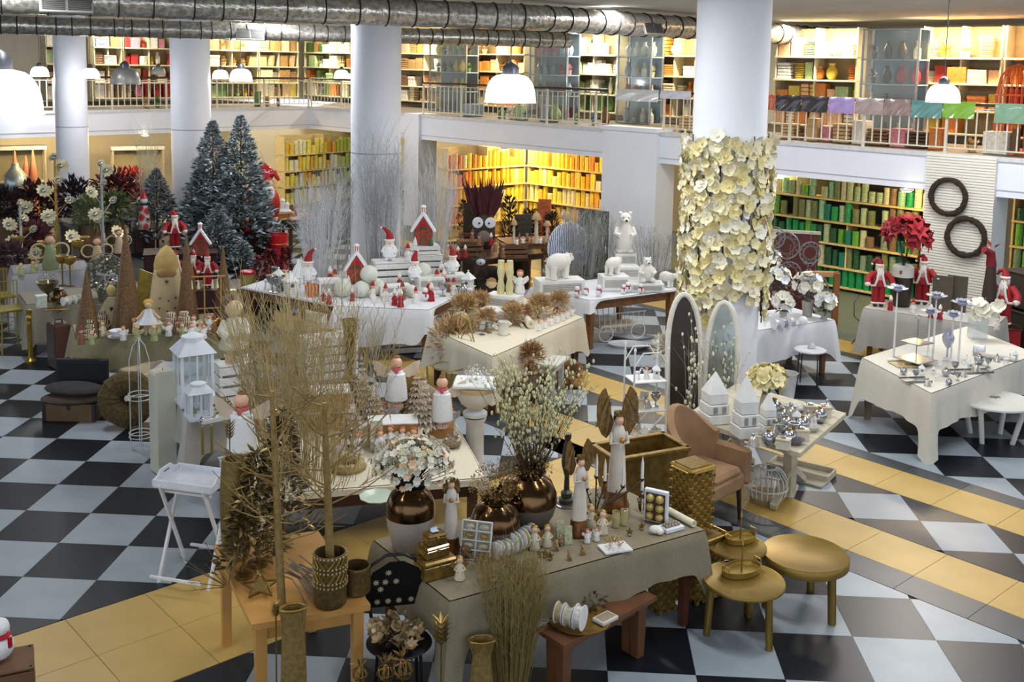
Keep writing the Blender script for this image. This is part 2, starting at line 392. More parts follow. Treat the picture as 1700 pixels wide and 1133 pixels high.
# warm downlights under the mezzanine and strip lamps over its shelves
def downlight(p,e,col=(1,.72,.32)):
    t = thing('downlight','x','lamp',p)
    obj('trim_ring',B().lathe([(.1,-.03),(.11,-.02),(.11,0),(.09,0)],20),mat('#e9e6dc',.4),t)
    obj('bulb',B().ball((0,0,-.025),(.085,.085,.03),14,8),mat('#fff3d6',.4,emit=14),t)
    q = (nR if p[0] > -3 else nL) * .7; light('POINT','downlight_glow',(p[0] + q.x,p[1] + q.y,p[2] - .16),e,col,.07); return t
for (px,py,lab,e) in ((555,213,'recessed lamp over the yellow ribbon shelves beside the middle column',120),(823,246,'recessed lamp over the yellow shelves above the feathered owl',110),(998,264,'recessed lamp over the yellow shelves beside the white pillar',90),
                         (1491,316,'recessed lamp over the green ribbon shelves beside the ribbed pillar',55),(1250,280,'recessed lamp over the green ribbon shelves behind the flowered column',55),
                         (95,222,'recessed lamp under the mezzanine behind the potted cones',130),(250,224,'recessed lamp under the mezzanine behind the pale blossom tree',130)):
    p = G(px,py,MZ0); q = (nR if p.x > -3 else nL) * .3; downlight(V((p.x + q.x,p.y + q.y,MZ0)),e)['label'] = lab
# ================================================================ shelving and its goods
def onplane(px,py,P,n_,off=0):                    # photo point on the vertical plane through P with horizontal normal n_
    d = ray(px,py); t = (off - (V((CAM.x,CAM.y)) - P).dot(n_)) / V((d.x,d.y)).dot(n_); return CAM + d * t
def onR(px,py,off=0): return onplane(px,py,P0,nR,off)
def onL(px,py,off=0): return onplane(px,py,P0,nL,off)
PINE = mat('#e3c583',.55,var=.12,scale=14); PINED = mat('#8d6a3e',.6,var=.2,scale=14)
def shelf(A,C,zs,dep,label,top,m=PINE,name='shelf_unit',thick=.035,back=None,ups=3):
    A,C = V((A.x,A.y)),V((C.x,C.y)); u = (C - A).normalized(); n = V((-u.y,u.x)); n = n if n.dot(V((CF.x,CF.y))) > 0 else -n
    L = (C - A).length; rz = math.atan2(u.y,u.x); mid = (A + C) / 2 + n * dep / 2
    t = thing(name,label,'shelf',(mid.x,mid.y,zs[0] - .06),rz); sg = 1 if V((-math.sin(rz),math.cos(rz))).dot(n) > 0 else -1
    for z in zs: obj('shelf_board',B().box((0,0,z - thick / 2 - zs[0] + .06),(L,dep,thick),.004),m,t)
    for i in range(ups): obj('upright',B().box((-L / 2 + .015 + (L - .03) * i / (ups - 1),sg * .02,(top - zs[0] + .06) / 2),(.03,dep - .05,top - zs[0] + .06),.003),m,t)
    obj('back_panel',B().box((0,sg * (dep / 2 + .012),(top - zs[0] + .06) / 2),(L,.02,top - zs[0] + .06)),back or m,t)
    return A,C,u,n,L
# --- ribbon rolls
def roll_mesh(r,n):
    p = [(r * .9,0)]; h = .034
    for i in range(n): z = i * h; p += [(r,z + .004),(r,z + h - .005),(r * .9,z + h)]
    p += [(r * .4,n * h),(r * .36,n * h - .01)]
    return B().lathe(p,12).mesh('ribbon_stack')
ROLLS = [roll_mesh(.062,11),roll_mesh(.066,10),roll_mesh(.07,8),roll_mesh(.06,9),roll_mesh(.07,6)]
def ribbons(A,C,zs,dep,pal,where,gap=.014,sk=.04,rows=('bottom','second','third','fourth','top'),group='ribbon rolls',flip=False,order=None):
    A,C = V((A.x,A.y)),V((C.x,C.y)); u = (C - A).normalized(); n = V((-u.y,u.x)); n = n if n.dot(V((CF.x,CF.y))) > 0 else -n; L = (C - A).length
    for zi,z in enumerate(zs):
        x = .05; row = []
        while x < L - .06:
            k = R.choices((0,1,2,3,4),(5,4,3,3,1))[0]; r = (.062,.066,.07,.06,.07)[k]
            if R.random() < sk: x += .13; continue
            f = (x + r) / L; cn,hx = pal(f,zi)
            row.append((x + r,k,cn,hx)); x += 2 * r + gap * R.uniform(.2,1.6)
        for i,(xx,k,cn,hx) in enumerate(row[::-1] if flip else row):
            p = A + u * xx + n * (.09 + R.uniform(0,.03))
            solo('ribbon_stack',f'{cn} ribbon stack, {ORD[i]} from {where}, {rows[zi]} shelf','ribbon',ROLLS[k],mat(hx,.38,var=.22,scale=30),(p.x,p.y,z + .001),R.uniform(0,6),group)
GZ = [.09,.445,.88,1.29,1.71]
gA,gC = G(1283,319,1.71),G(1496,344,1.71); gd = (gC - gA).normalized(); gA = gA - gd * .2; gE = gC + gd * .75
DARKB = mat('#4a4738',.8)
shelf(gA,gE,GZ,.42,'pine shelves of green ribbon stacks beside the ribbed pillar',2.18,back=DARKB)
PG = [('cream','#d6d0a6'),('pale green','#b7c79a'),('mint green','#9bc9a0'),('lime green','#6fae3a'),('emerald green','#1f9a54'),('teal','#1f7f6c'),('olive','#7c8452'),('dark green','#2e5a3c'),('brown checked','#8b6f4e'),('sage green','#8fa27c')]
def green_pal(f,z):
    if z == 4: c = R.choices(range(10),(6,6,5,1,1,2 if .3 < f < .5 else 0,1,0,3 if .5 < f < .8 else 0,3))[0]
    elif z == 3: c = R.choices(range(10),(2,2,1,6 if f < .2 else 1,6 if .4 < f < .65 else 0,1,3,0,3 if f > .65 else 0,1))[0]
    elif z == 2: c = R.choices(range(10),(1,1,0,2,8 if f < .45 else 1,6 if .45 < f < .6 else 1,2,1,3 if f > .6 else 0,2))[0]
    elif z == 1: c = R.choices(range(10),(1,0,0,0,0,1,4,4,2,4))[0]
    else: c = R.choices(range(10),(0,0,0,1,7,2,0,3,0,1))[0]
    return PG[c]
ribbons(gA,gE,GZ,.42,green_pal,'the ribbed pillar',flip=True,group='green ribbon stacks')
s0,s1 = gE + gd * 1.15,gE + gd * 3.0
shelf(s0,s1,GZ,.42,'pine shelves of green ribbon stacks past the ribbed pillar, by the aisle end',2.18,back=DARKB,ups=2)
ribbons(s0,s0 + gd * 1.35,GZ,.42,lambda f,z: PG[R.choice((3,3,1,9,7) if z > 2 else (3,3,4,9))],'the cladding, aisle-end bay',sk=0,group='green ribbon stacks past the pillar')
PY_ = [('golden yellow','#f6cb3e'),('lemon yellow','#f8e463'),('pale yellow','#f7edb2'),('amber','#f0b03c'),('orange','#f09a4a'),('coral','#e8825a'),('cream','#f0e8c8')]
yA,yC,yE = G(745,282,1.71),G(874,274,1.71),G(1040,291,1.71)
shelf(yA,yC,GZ,.4,'pine shelves of yellow ribbon stacks behind the feathered owl',2.18)
shelf(yC,yE,GZ,.4,'pine shelves of yellow ribbon stacks beside the white pillar',2.18)
ribbons(yA,yC,GZ[1:],.4,lambda f,z: PY_[R.choices(range(7),(5,3,2,3,6 if f < .35 else 1,5 if f < .25 else 0,1))[0]],'the corner behind the owl',sk=.01,rows=('lowest','second','third','top'),flip=True,group='yellow ribbon stacks by the owl')
ribbons(yC,yE,GZ[1:],.4,lambda f,z: PY_[R.choices(range(7),(6,4,3,3,1,0,1))[0]],'the shelf corner',sk=.01,rows=('lowest','second lowest','third lowest','uppermost'),group='yellow ribbon stacks by the white pillar')
lA,lC = G(474,258,1.71),G(600,249,1.71)
shelf(lA,lC,GZ,.4,'pine shelves of yellow ribbon stacks behind the silver twigs',2.18)
ribbons(lA,lC,GZ[1:],.4,lambda f,z: PY_[R.choices(range(7),(5,6,3,2,0,0,1))[0]] if f < .7 else ('yellow-green','#c6cf4a'),'the frosted trees',sk=0,rows=('lowest','middle','upper','highest'),group='yellow ribbon stacks behind the twigs')
# --- goods of the upper floor
def good_meshes():
    g = {}
    b = B().box((0,0,.5),(1,1,1),.02); b.box((0,0,1.002),(.12,1.004,.008)); b.box((0,-.503,.78),(.12,.006,.44)); g['carton'] = b.mesh('carton')
    b = B().box((0,0,.4),(.95,.95,.8),.02); b.box((0,0,.86),(1,1,.26),.03); g['gift_box'] = b.mesh('gift_box')
    p = [(.36,0)]
    for i in range(9): p += [(.38 + i * .012,.03 + i * .1),(.41 + i * .012,.08 + i * .1)]
    p += [(.5,.95),(.5,1),(.44,1),(.36,.1)]; g['storage_basket'] = B().lathe(p,14).mesh('storage_basket')
    g['ceramic_vase'] = B().lathe([(.2,0),(.32,.08),(.46,.35),(.42,.6),(.22,.8),(.2,.9),(.27,1),(.22,1),(.16,.85)],14).mesh('ceramic_vase')
    p = []
    for i in range(9): p += [(.25,i * .1),(.5,i * .1 + .05),(.5,i * .1 + .08),(.3,i * .1 + .1)]
    g['dish_stack'] = B().lathe(p,16).mesh('dish_stack')
    g['glass_bottle'] = B().lathe([(.3,0),(.34,.05),(.34,.55),(.12,.75),(.12,.95),(.16,.96),(.16,1),(.05,1)],12).mesh('glass_bottle')
    b = B()
    for i in range(60):
        a,c = R.uniform(0,6.28),R.uniform(.1,1.2); d = V((math.cos(a) * math.cos(c),math.sin(a) * math.cos(c),math.sin(c)))
        b.leaf(V((0,0,.35)) + d * R.uniform(.05,.3),d + V((R.uniform(-.5,.5),R.uniform(-.5,.5),.2)),V((0,0,1)),R.uniform(.2,.4),R.uniform(.1,.2))
    b.lathe([(.2,0),(.3,.35),(.27,.35)],10); g['flower_bundle'] = b.mesh('flower_bundle')
    b = B()
    for i in range(5): b.box((R.uniform(-.02,.02),R.uniform(-.02,.02),.1 + i * .2),(.96,.96,.17),.03)
    g['box_pile'] = b.mesh('box_pile')
    return g
GM = good_meshes()
KN = {'carton': 'cardboard carton','gift_box': 'lidded gift box','storage_basket': 'woven basket','ceramic_vase': 'ceramic vase','dish_stack': 'stack of dishes','glass_bottle': 'bottle','flower_bundle': 'flower bundle','box_pile': 'pile of flat boxes'}
CN = {'kraft brown': '#b58a52','tan': '#cfae78','white': '#ece7da','cream': '#e6d9b4','orange': '#e0893c','peach': '#edba8c','green': '#6f8f4c','pale green': '#a9bf86','yellow': '#dfc04a','red': '#b5322c','pink': '#d98a98','brown': '#7d5836','blue-grey': '#8ea0ac','dark brown': '#4e3a28','silver': '#b9bcc0','coral': '#e57a5c','lilac': '#b6a4cc'}
def fill(A,C,zs,hmax,kinds,cols,where,wmin=.2,wmax=.42,dens=.92,group='goods on the upper shelves',rows=('bottom','second','third','top','uppermost')):
    A,C = V((A.x,A.y)),V((C.x,C.y)); u = (C - A).normalized(); n = V((-u.y,u.x)); n = n if n.dot(V((CF.x,CF.y))) > 0 else -n; L = (C - A).length; rz = math.atan2(u.y,u.x)
    for zi,z in enumerate(zs):
        x = .04; i = 0
        while x < L - .1:
            w = min(R.uniform(wmin,wmax),L - .03 - x); x0 = x; x += w + R.uniform(.005,.03)
            if R.random() > dens or w < .1: continue
            k = R.choice(kinds); c = R.choice(cols); h = R.uniform(.6,1) * hmax * (.9 if zi == 2 else 1)
            if k in ('ceramic_vase','glass_bottle','dish_stack','flower_bundle','storage_basket'): w = min(w,.3)
            p = A + u * (x0 + w / 2) + n * (.2 if k != 'flower_bundle' else .16)
            rt = f', {rows[zi]} shelf' if len(rows) > 1 else ''
            o = solo(k,f'{c} {KN[k]}, {ORD[i]} from {where}{rt}',KN[k].split()[-1] if k != 'dish_stack' else 'dishes',GM[k],mat(CN[c],.5,var=.25,scale=6),(p.x,p.y,z + .001),rz,group)
            o.scale = (w * .96,min(.34,w * .96) if k in ('carton','gift_box','box_pile') else w * .96,h); i += 1
UZ = [3.0,3.42,3.9,4.36]
CREAMS = mat('#d9cda8',.6,var=.1)
def upper(F,px0,px1,off,label,kinds,cols,where,grp,py=120,dens=.93,wmin=.2,wmax=.42):
    a,c = F(px0,py,off),F(px1,py,off); shelf(a,c,UZ,.42,label,4.92,m=CREAMS,back=mat('#a08a60',.7))
    fill(a,c,UZ,.41,kinds,cols,where,wmin,wmax,dens,grp)
upper(onL,78,112,2.6,'upper shelf bay of cartons beside the cream wall',['carton','gift_box','flower_bundle'],['kraft brown','tan','white','pale green'],'the cream wall','cartons by the cream wall')
upper(onL,158,205,2.6,'upper shelf bay of brown boxes between the two small columns',['carton','gift_box','box_pile'],['kraft brown','brown','white','blue-grey'],'the slim column','boxes between the small columns')
upper(onL,208,290,2.6,'upper shelf bay of red baubles and wrapped goods by the second column',['gift_box','ceramic_vase','flower_bundle','storage_basket'],['red','red','white','cream','pink','yellow'],'the grey pendant lamp','red goods on the upper shelves',wmin=.14,wmax=.3)
upper(onL,343,430,2.6,'upper shelf bay of plants and cartons beside the second column',['carton','flower_bundle','flower_bundle','gift_box'],['kraft brown','tan','pale green','green','yellow','white'],'the second column','goods beside the second column')
upper(onL,432,497,2.6,'upper shelf bay of kraft cartons before the inner corner',['carton','carton','box_pile','storage_basket'],['kraft brown','tan','cream','yellow'],'the plant bay','cartons before the inner corner')
upper(onR,503,590,2.6,'upper shelf bay of cartons and greenery past the inner corner',['carton','flower_bundle','gift_box','dish_stack'],['kraft brown','cream','pale green','green','orange','white'],'the inner corner','goods past the inner corner')
upper(onR,660,745,2.6,'upper shelf bay of baskets and parcels by the middle column',['storage_basket','box_pile','gift_box','carton'],['white','cream','orange','kraft brown','brown','peach'],'the middle column','goods by the middle column')
upper(onR,778,868,2.6,'upper shelf bay of orange goods behind the large pendant lamp',['flower_bundle','carton','storage_basket','gift_box'],['orange','peach','cream','kraft brown','yellow'],'the mirrored panel','orange goods behind the pendant lamp')
upper(onR,944,1022,2.6,'upper shelf bay of white crockery between the glass cabinets',['dish_stack','ceramic_vase','gift_box','carton'],['white','white','cream','pale green','green'],'the flower cabinet','crockery between the cabinets',wmin=.14,wmax=.3)
upper(onR,1082,1152,2.6,'upper shelf bay of amber goods beside the flowered column',['ceramic_vase','gift_box','box_pile','glass_bottle','storage_basket'],['peach','orange','cream','yellow','white'],'the toy cabinet','amber goods beside the flowered column',wmin=.16,wmax=.34)
upper(onR,1284,1420,2.4,'upper shelf bay of white and green boxes past the flowered column',['dish_stack','box_pile','gift_box','ceramic_vase','carton'],['white','cream','pale green','green','orange','peach','yellow'],'the flowered column','boxes past the flowered column',wmin=.14,wmax=.32)
upper(onR,1528,1660,2.4,'upper shelf bay of orange goods beside the orange cage',['storage_basket','carton','flower_bundle','gift_box','dish_stack'],['orange','orange','coral','peach','white','cream','yellow','red'],'the vase cabinet','orange goods beside the cage',wmin=.16,wmax=.36)
upper(onR,1664,1760,2.4,'upper shelf bay of coral goods behind the orange cage',['storage_basket','gift_box'],['coral','orange','red','pink'],'the cage','coral goods behind the cage')
for (F,x0,x1,kinds,cols,w_,g) in ((onL,190,480,['carton','flower_bundle','storage_basket'],['kraft brown','tan','green','brown'],'the second column','goods standing behind the left wing railing'),(onR,765,1022,['flower_bundle','glass_bottle','carton','ceramic_vase'],['green','pale green','blue-grey','white','brown'],'the pillar of yellow shelves','goods standing behind the middle railing'),(onR,1100,1150,['box_pile','carton'],['blue-grey','white','tan'],'the white pillar cap','boxes behind the railing by the cap'),(onR,1290,1690,['carton','storage_basket','flower_bundle','box_pile','gift_box'],['brown','orange','white','tan','dark brown','pink'],'the flowered garlands','goods standing behind the long railing')):
    fill(F(x0,180,.55),F(x1,200,.55),[MZ1 + .01],.42,kinds,cols,w_ + ' behind the railing',.2,.4,.62,g,rows=('floor',))
# warm strip lamps hidden above the shelf bays
for (F,px,e,c) in ((onL,190,35,(1,.92,.75)),(onL,420,50,(1,.92,.7)),(onR,545,50,(1,.93,.72)),(onR,700,45,(1,.93,.78)),(onR,830,55,(1,.86,.6)),(onR,980,60,(1,.96,.88)),(onR,1115,60,(1,.86,.6)),(onR,1350,70,(1,.95,.85)),(onR,1595,90,(1,.76,.5))):
    p = F(px,80,2.25); light('AREA','shelf_strip_light',(p.x,p.y,4.98),e * 2.3,c,.12,sy=1.6,rot=(0,0,math.atan2(dR.y,dR.x) + 1.57 if F is onR else math.atan2(dL.y,dL.x) + 1.57))
# glass cabinets and the vase cabinet on the upper floor
GLASS = mat('#cfe0e2',.05,alpha=.16,var=0); CHR = mat('#aeb3b5',.3,.8)
def cabinet(px0,px1,off,label,bits):
    a,c = onR(px0,120,off),onR(px1,120,off); a.z = c.z = MZ1; u = (c - a); L = u.length; rz = math.atan2(u.y,u.x); mid = (a + c) / 2; dep = .45; H = 2.05
    t = thing('display_cabinet',label,'cabinet',mid,rz)
    for sx in (-1,1):
        for sy in (-1,1): obj('post',B().box((sx * (L / 2 - .02),dep / 2 + sy * (dep / 2 - .02),H / 2),(.035,.035,H),.004),CHR,t)
    for z in (.02,.55,1.05,1.5,H): obj('shelf',B().box((0,dep / 2,z),(L,dep,.025),.003),mat('#9fb0b4',.2,.1,coat=.3),t)
    obj('back_panel',B().box((0,dep - .01,H / 2),(L - .05,.012,H)),mat('#7d8a90',.25,.3),t)
    obj('glass_pane',B().box((0,.006,H / 2),(L - .06,.006,H - .04)),GLASS,t)
    n = 0
    for z in (.034,.564,1.064,1.514):
        for q in range(max(2,int(L / .24))):
            k,c_ = R.choice(bits); x = -L / 2 + .14 + q * (L - .28) / max(1,int(L / .24) - 1); p = t.matrix_basis @ V((x,dep / 2,z + .001)) if 0 else mid + RZ(rz) @ V((x,dep / 2,z))
            o = solo(k,f'{c_} {KN[k]}, {ORD[n]} in the {label.split(" with ")[0]}',KN[k].split()[-1],GM[k],mat(CN[c_],.4,var=.2),p,rz,'goods in the ' + label.split(' with ')[0]); n += 1
            o.scale = (.19,.19,.33)
cabinet(878,942,1.9,'mirrored flower cabinet with pink blooms',[('flower_bundle','pink'),('flower_bundle','red'),('glass_bottle','blue-grey'),('ceramic_vase','blue-grey')])
cabinet(1024,1081,1.9,'glass toy cabinet with orange and white pieces',[('ceramic_vase','orange'),('glass_bottle','white'),('ceramic_vase','silver'),('flower_bundle','cream')])
cabinet(712,774,1.9,'narrow glass cabinet with dark leaves by the middle column',[('flower_bundle','green'),('flower_bundle','dark brown'),('ceramic_vase','yellow')])
cabinet(1428,1524,1.7,'dark vase cabinet with amber vases',[('ceramic_vase','dark brown'),('flower_bundle','brown'),('ceramic_vase','red'),('glass_bottle','cream')])
# plastic sleeves draped over the handrail
def sleeve(px0,px1,py0,py1,hx,cname,where):
    a,c = onR(px0,py0,-.0),onR(px1,py0 + (px1 - px0) * .055,-.0); lo = onR(px0,py1,0); h = a.z - lo.z; u = c - a; L = V((u.x,u.y)).length; rz = math.atan2(u.y,u.x)
    vs,fs = [],[]; nx,nz = 12,10; ph = R.uniform(0,6)
    for j in range(nz + 1):
        for i in range(nx + 1):
            x = L * i / nx - L / 2; f = j / nz; y = -.008 - .018 * f + .012 * math.sin(i * .9 + ph + j * .5) * f; z = -h * f
            if j == 0: y = .07; z = .0
            elif j == 1: y = .0; z = .006
            vs.append((x,y,z))
    for j in range(nz):
        for i in range(nx): q = j * (nx + 1) + i; fs.append((q,q + nx + 1,q + nx + 2,q + 1))
    mid = (a + c) / 2; mid.z = 3.634; mid.x -= nR.x * -.0; solo('plastic_sleeve',f'{cname} glossy plastic sheet draped over the handrail {where}','plastic sheet',B().add(vs,fs,True),mat(hx,.18,var=.1,coat=.6),(mid.x,mid.y,3.634),rz,'plastic sheets on the railing')
for a in ((1024,1094,148,167,'#e6e4e2','white','above the white pillar cap'),(1097,1148,151,164,'#dfe0ea','pale lilac-white','next to the flowered column'),(1276,1289,155,180,'#c4623a','rust orange','just past the flowered column'),(1290,1331,156,182,'#3b3436','charcoal','beside the rust orange one'),(1332,1376,158,184,'#403a3c','black','beside the lilac one'),
          (1377,1420,160,186,'#b79bd8','lilac','between black and beige ones'),(1421,1468,162,188,'#b39d98','pinkish beige','beside the lilac one'),(1469,1513,164,190,'#9a7f78','brown-pink','beside the teal one'),(1514,1566,166,194,'#5f9089','teal','behind the pendant lamp'),(1567,1620,169,196,'#7fae3a','lime green','beside the teal one'),(1653,1712,172,204,'#7da284','sage green','under the orange cage')):
    sleeve(*a)
# orange bird cage on the upper floor
p = onR(1688,150,1.0); t = thing('bird_cage','tall domed orange wire bird cage standing on the upper floor','cage',(p.x,p.y,MZ1)); ORG = mat('#d9622a',.45)
r = .3; H0,H1 = .95,1.45
for i in range(22):
    a = i * math.pi / 11; e = V((math.cos(a) * r,math.sin(a) * r,0))
    obj('wire',B().tube([e + V((0,0,.05)),e + V((0,0,H0)),e * .85 + V((0,0,H0 + .28)),e * .5 + V((0,0,H1 - .06)),V((0,0,H1))],.008,5),ORG,t)
for z in (.05,.5,H0): obj('hoop',B().torus((0,0,z),r,.012,28,6),ORG,t)
obj('base',B().lathe([(r + .03,0),(r + .03,.05),(r,.06)],28),ORG,t); obj('hook',B().torus((0,0,H1 + .05),.05,.01,14,6,M=None),ORG,t)
# pendant lamps
SHADE = mat('#fffdf6',.4,emit=5.5); SHOFF = mat('#a9a6a0',.35,.3,emit=.0)
def pendant(px,pyb,dia,dist,label,on=True):
    p = D(px,pyb,dist); r = dia / 2; t = thing('pendant_lamp',label,'lamp',p,0,None); h = r * 1.05
    prof = [(r * 1.03,0),(r,.015)] + [(r * math.cos(a) ** .55,.015 + h * math.sin(a)) for a in [i * .13 for i in range(1,10)]] + [(r * .34,.015 + h * .985),(r * .3,h)]
    obj('lamp_shade',B().lathe(prof,32),SHADE if on else SHOFF,t)
    obj('lamp_cap',B().lathe([(r * .33,h * .97),(r * .33,h * 1.3),(r * .2,h * 1.45),(r * .1,h * 1.5),(.0,h * 1.55)],16),mat('#6d6f78',.4,.6),t)
    obj('flex',B().cyl((0,0,h * 1.5),(0,0,5.06 - p.z),.006,n=6),mat('#55555a',.5),t)
    obj('ceiling_rose',B().lathe([(.05,5.03 - p.z),(.05,5.06 - p.z)],14),mat('#dddddd',.5),t)
    if on: light('POINT','pendant_glow',p + V((0,0,.04 - .1)),30 if p.y < 3 else 70,(.95,.97,1),.12)
    return t
for a in ((0,190,.42,5.5,'large lit white pendant lamp at the picture edge, before the slim column'),(847,170,.42,8.8,'large lit white pendant lamp hanging before the mirrored upper cabinet'),(1565,170,.42,13.7,'lit white pendant lamp hanging before the lime green plastic sheet'),
          (66,127,.40,24,'small lit pendant lamp beside the cream wall'),(150,130,.38,22.5,'small lit pendant lamp in front of the slim column'),(366,131,.36,24,'smaller of the two lit pendant lamps between second and middle columns'),(400,135,.42,20,'larger of the two lit pendant lamps between second and middle columns'),(567,130,.34,24.5,'small lit pendant lamp beside the middle column')):
    pendant(*a)
pendant(208,140,.42,15.4,'unlit grey pendant lamp between the slim column and second column',False); pendant(263,124,.34,26,'small unlit pendant lamp beside the second column',False)
# ================================================================ builders for furniture and decorations
def face(loc,extra=0): return math.atan2(CAM.y - loc[1],CAM.x - loc[0]) + math.pi / 2 + extra       # turn so that local -Y looks to the aisle where the photo was taken
def hp(loc,n): return n * kk(loc) * 1.01
WOOD = mat('#8a5a30',.45,var=.25,scale=7); WOODL = mat('#c9944f',.4,var=.12,scale=6); WOODD = mat('#4c2f1e',.5,var=.3,scale=7); WOODG = mat('#b3ab98',.65,var=.2,scale=12)
WHITEP = mat('#e4e4e2',.5,var=.06,scale=12); GOLD = mat('#b08d45',.38,.75,var=.3,scale=25); GOLDD = mat('#8a6c35',.42,.7,var=.35,scale=30); BRONZE = mat('#6d5236',.16,.95,var=.35,scale=6); SKIN = mat('#e7b79a',.55); PINKS = mat('#e8a08a',.55)
RED = mat('#a31620',.7,var=.25,scale=30); REDG = mat('#b4161d',.3,var=.15); FUR = mat('#efeae2',.9,var=.12,scale=60,bump=.6); SNOW = mat('#eff0f2',.85,var=.06,scale=50,bump=.5); BLACKM = mat('#1c1c1f',.45)
CL_WHITE = mat('#dfe0e4',.85,var=.06,scale=60); CL_CREAM = mat('#d9cfb8',.85,var=.1,scale=60); CL_BEIGE = mat('#8a7f66',.8,var=.14,scale=70); CL_GREY = mat('#b9b4ab',.85,var=.1,scale=60); CL_OLIVE = mat('#8b8264',.8,var=.16,scale=60)
SILV = mat('#b9bcc2',.22,.85,var=.25,scale=30); SILVG = mat('#8f9192',.35,.7,var=.4,scale=60)
def rect(A,Bp,w):                                    # rectangle from the edge A-B, w metres towards the far side
    A,Bp = V(A[:2]),V(Bp[:2]); u = (Bp - A).normalized(); n = V((-u.y,u.x)); n = n if n.dot(V((CF.x,CF.y))) > 0 else -n
    return [A,Bp,Bp + n * w,A + n * w]
def ccw(poly):
    a = sum(poly[i][0] * poly[(i + 1) % len(poly)][1] - poly[(i + 1) % len(poly)][0] * poly[i][1] for i in range(len(poly))); return [V(p[:2]) for p in (poly if a > 0 else poly[::-1])]
def table(poly,z,label,m=WOOD,leg=.07,taper=.7,name='display_table',cat='table',apron=.1,thick=.03,inset=.05):
    poly = ccw(poly); c = sum(poly,V((0,0))) / len(poly); t = thing(name,label,cat,(c.x,c.y,0)); P = [p - c for p in poly]
    obj('tabletop',B().prism(P,z - thick,z),m,t)
    u = (P[1] - P[0]).normalized(); rz = math.atan2(u.y,u.x); Q = []
    for i in range(4):
        p = P[i]; q = p - ((p - P[i - 1]).normalized() + (p - P[(i + 1) % 4]).normalized()) * (inset + leg / 2); Q.append(q)
        M_ = TR((q.x,q.y,0)) @ RZ(rz); a,k = leg / 2,leg / 2 * taper; zz = z - thick
        obj('leg',B().add([(-k,-k,0),(k,-k,0),(k,k,0),(-k,k,0),(-a,-a,zz),(a,-a,zz),(a,a,zz),(-a,a,zz)],[(0,3,2,1),(4,5,6,7),(0,1,5,4),(1,2,6,5),(2,3,7,6),(3,0,4,7)],M=M_),m,t)
    if apron:
        for i in range(4):
            a,b_ = Q[i],Q[(i + 1) % 4]; mid = (a + b_) / 2; d = b_ - a
            obj('apron',B().box((mid.x,mid.y,z - thick - apron / 2),(d.length - leg,.022,apron),.003,rz=math.atan2(d.y,d.x)),m,t)
    return t
def cloth(poly,z,drops,label,m,name='tablecloth',wave=.018,tail=.5,sag=0,freq=13):
    poly = ccw(poly) if not isinstance(drops,(list,tuple)) else [V(p[:2]) for p in poly]; n = len(poly); c = sum(poly,V((0,0))) / n; P = [p - c for p in poly]
    dr = drops if isinstance(drops,(list,tuple)) else [drops] * n; ring = []
    for i in range(n):
        a,b_ = P[i],P[(i + 1) % n]; L = (b_ - a).length; k = max(4,int(L / .035)); d = (b_ - a).normalized(); nn = V((d.y,-d.x))
        if nn.dot((a + b_) / 2) < 0: nn = -nn
        for j in range(k):
            f = j / k; s = f * L; dc = min(s,L - s); prev = dr[i - 1]; nxt = dr[(i + 1) % n]
            dd = dr[i]
            if f < .5: w_ = math.exp(-(s / .1) ** 2); dd = dd * (1 - .5 * w_) + prev * .5 * w_
            else: w_ = math.exp(-((L - s) / .1) ** 2); dd = dd * (1 - .5 * w_) + nxt * .5 * w_
            o = nn.copy()
            if j == 0:
                pa,pb = P[i - 1],P[i]; pd = (pb - pa).normalized(); pn = V((pd.y,-pd.x)); pn = pn if pn.dot((pa + pb) / 2) > 0 else -pn; o = (nn + pn).normalized()
            ring.append((a + d * s,o,dd * (1 + tail * math.exp(-(dc / .07) ** 2) + .07 * math.sin(s * 5 + i * 2)),dc,s + i * 3.1))
    rows = 7; vs,fs = [],[]; N = len(ring)
    for j in range(rows + 1):
        f = j / rows
        for (p,o,dd,dc,s) in ring:
            wv = wave * f * (math.sin(s * freq) + .6 * math.sin(s * freq * 2.3 + 1)) * min(1,dd * 4); e = .006 + (.012 if j else 0) + .035 * f * min(1,dd * 3) + wv + (.07 * f * math.exp(-(dc / .06) ** 2) if dd > .12 else 0)
            q = p + o * e; vs.append((q.x,q.y,z + .006 - (dd * f if j else 0) + (-.004 if j == 0 else 0)))
    for j in range(rows):
        for i in range(N): k = (i + 1) % N; fs.append((j * N + i,(j + 1) * N + i,(j + 1) * N + k,j * N + k))
    b = B().add(vs,fs,True); b.add([(p.x,p.y,z + .006) for (p,o,dd,dc,s) in ring],[tuple(range(N))],False)
    return solo(name,label,'tablecloth',b,m,(c.x,c.y,0))
def leafball(b,c,r,n,l,w,up=.2):
    for i in range(n):
        d = V((R.gauss(0,1),R.gauss(0,1),R.gauss(0,1) + up)).normalized(); b.leaf(V(c) + d * r * R.uniform(.3,1),d + V((R.uniform(-.6,.6),R.uniform(-.6,.6),R.uniform(-.6,.6))),V((R.uniform(-1,1),R.uniform(-1,1),1)),l * R.uniform(.7,1.3),w)
    return b
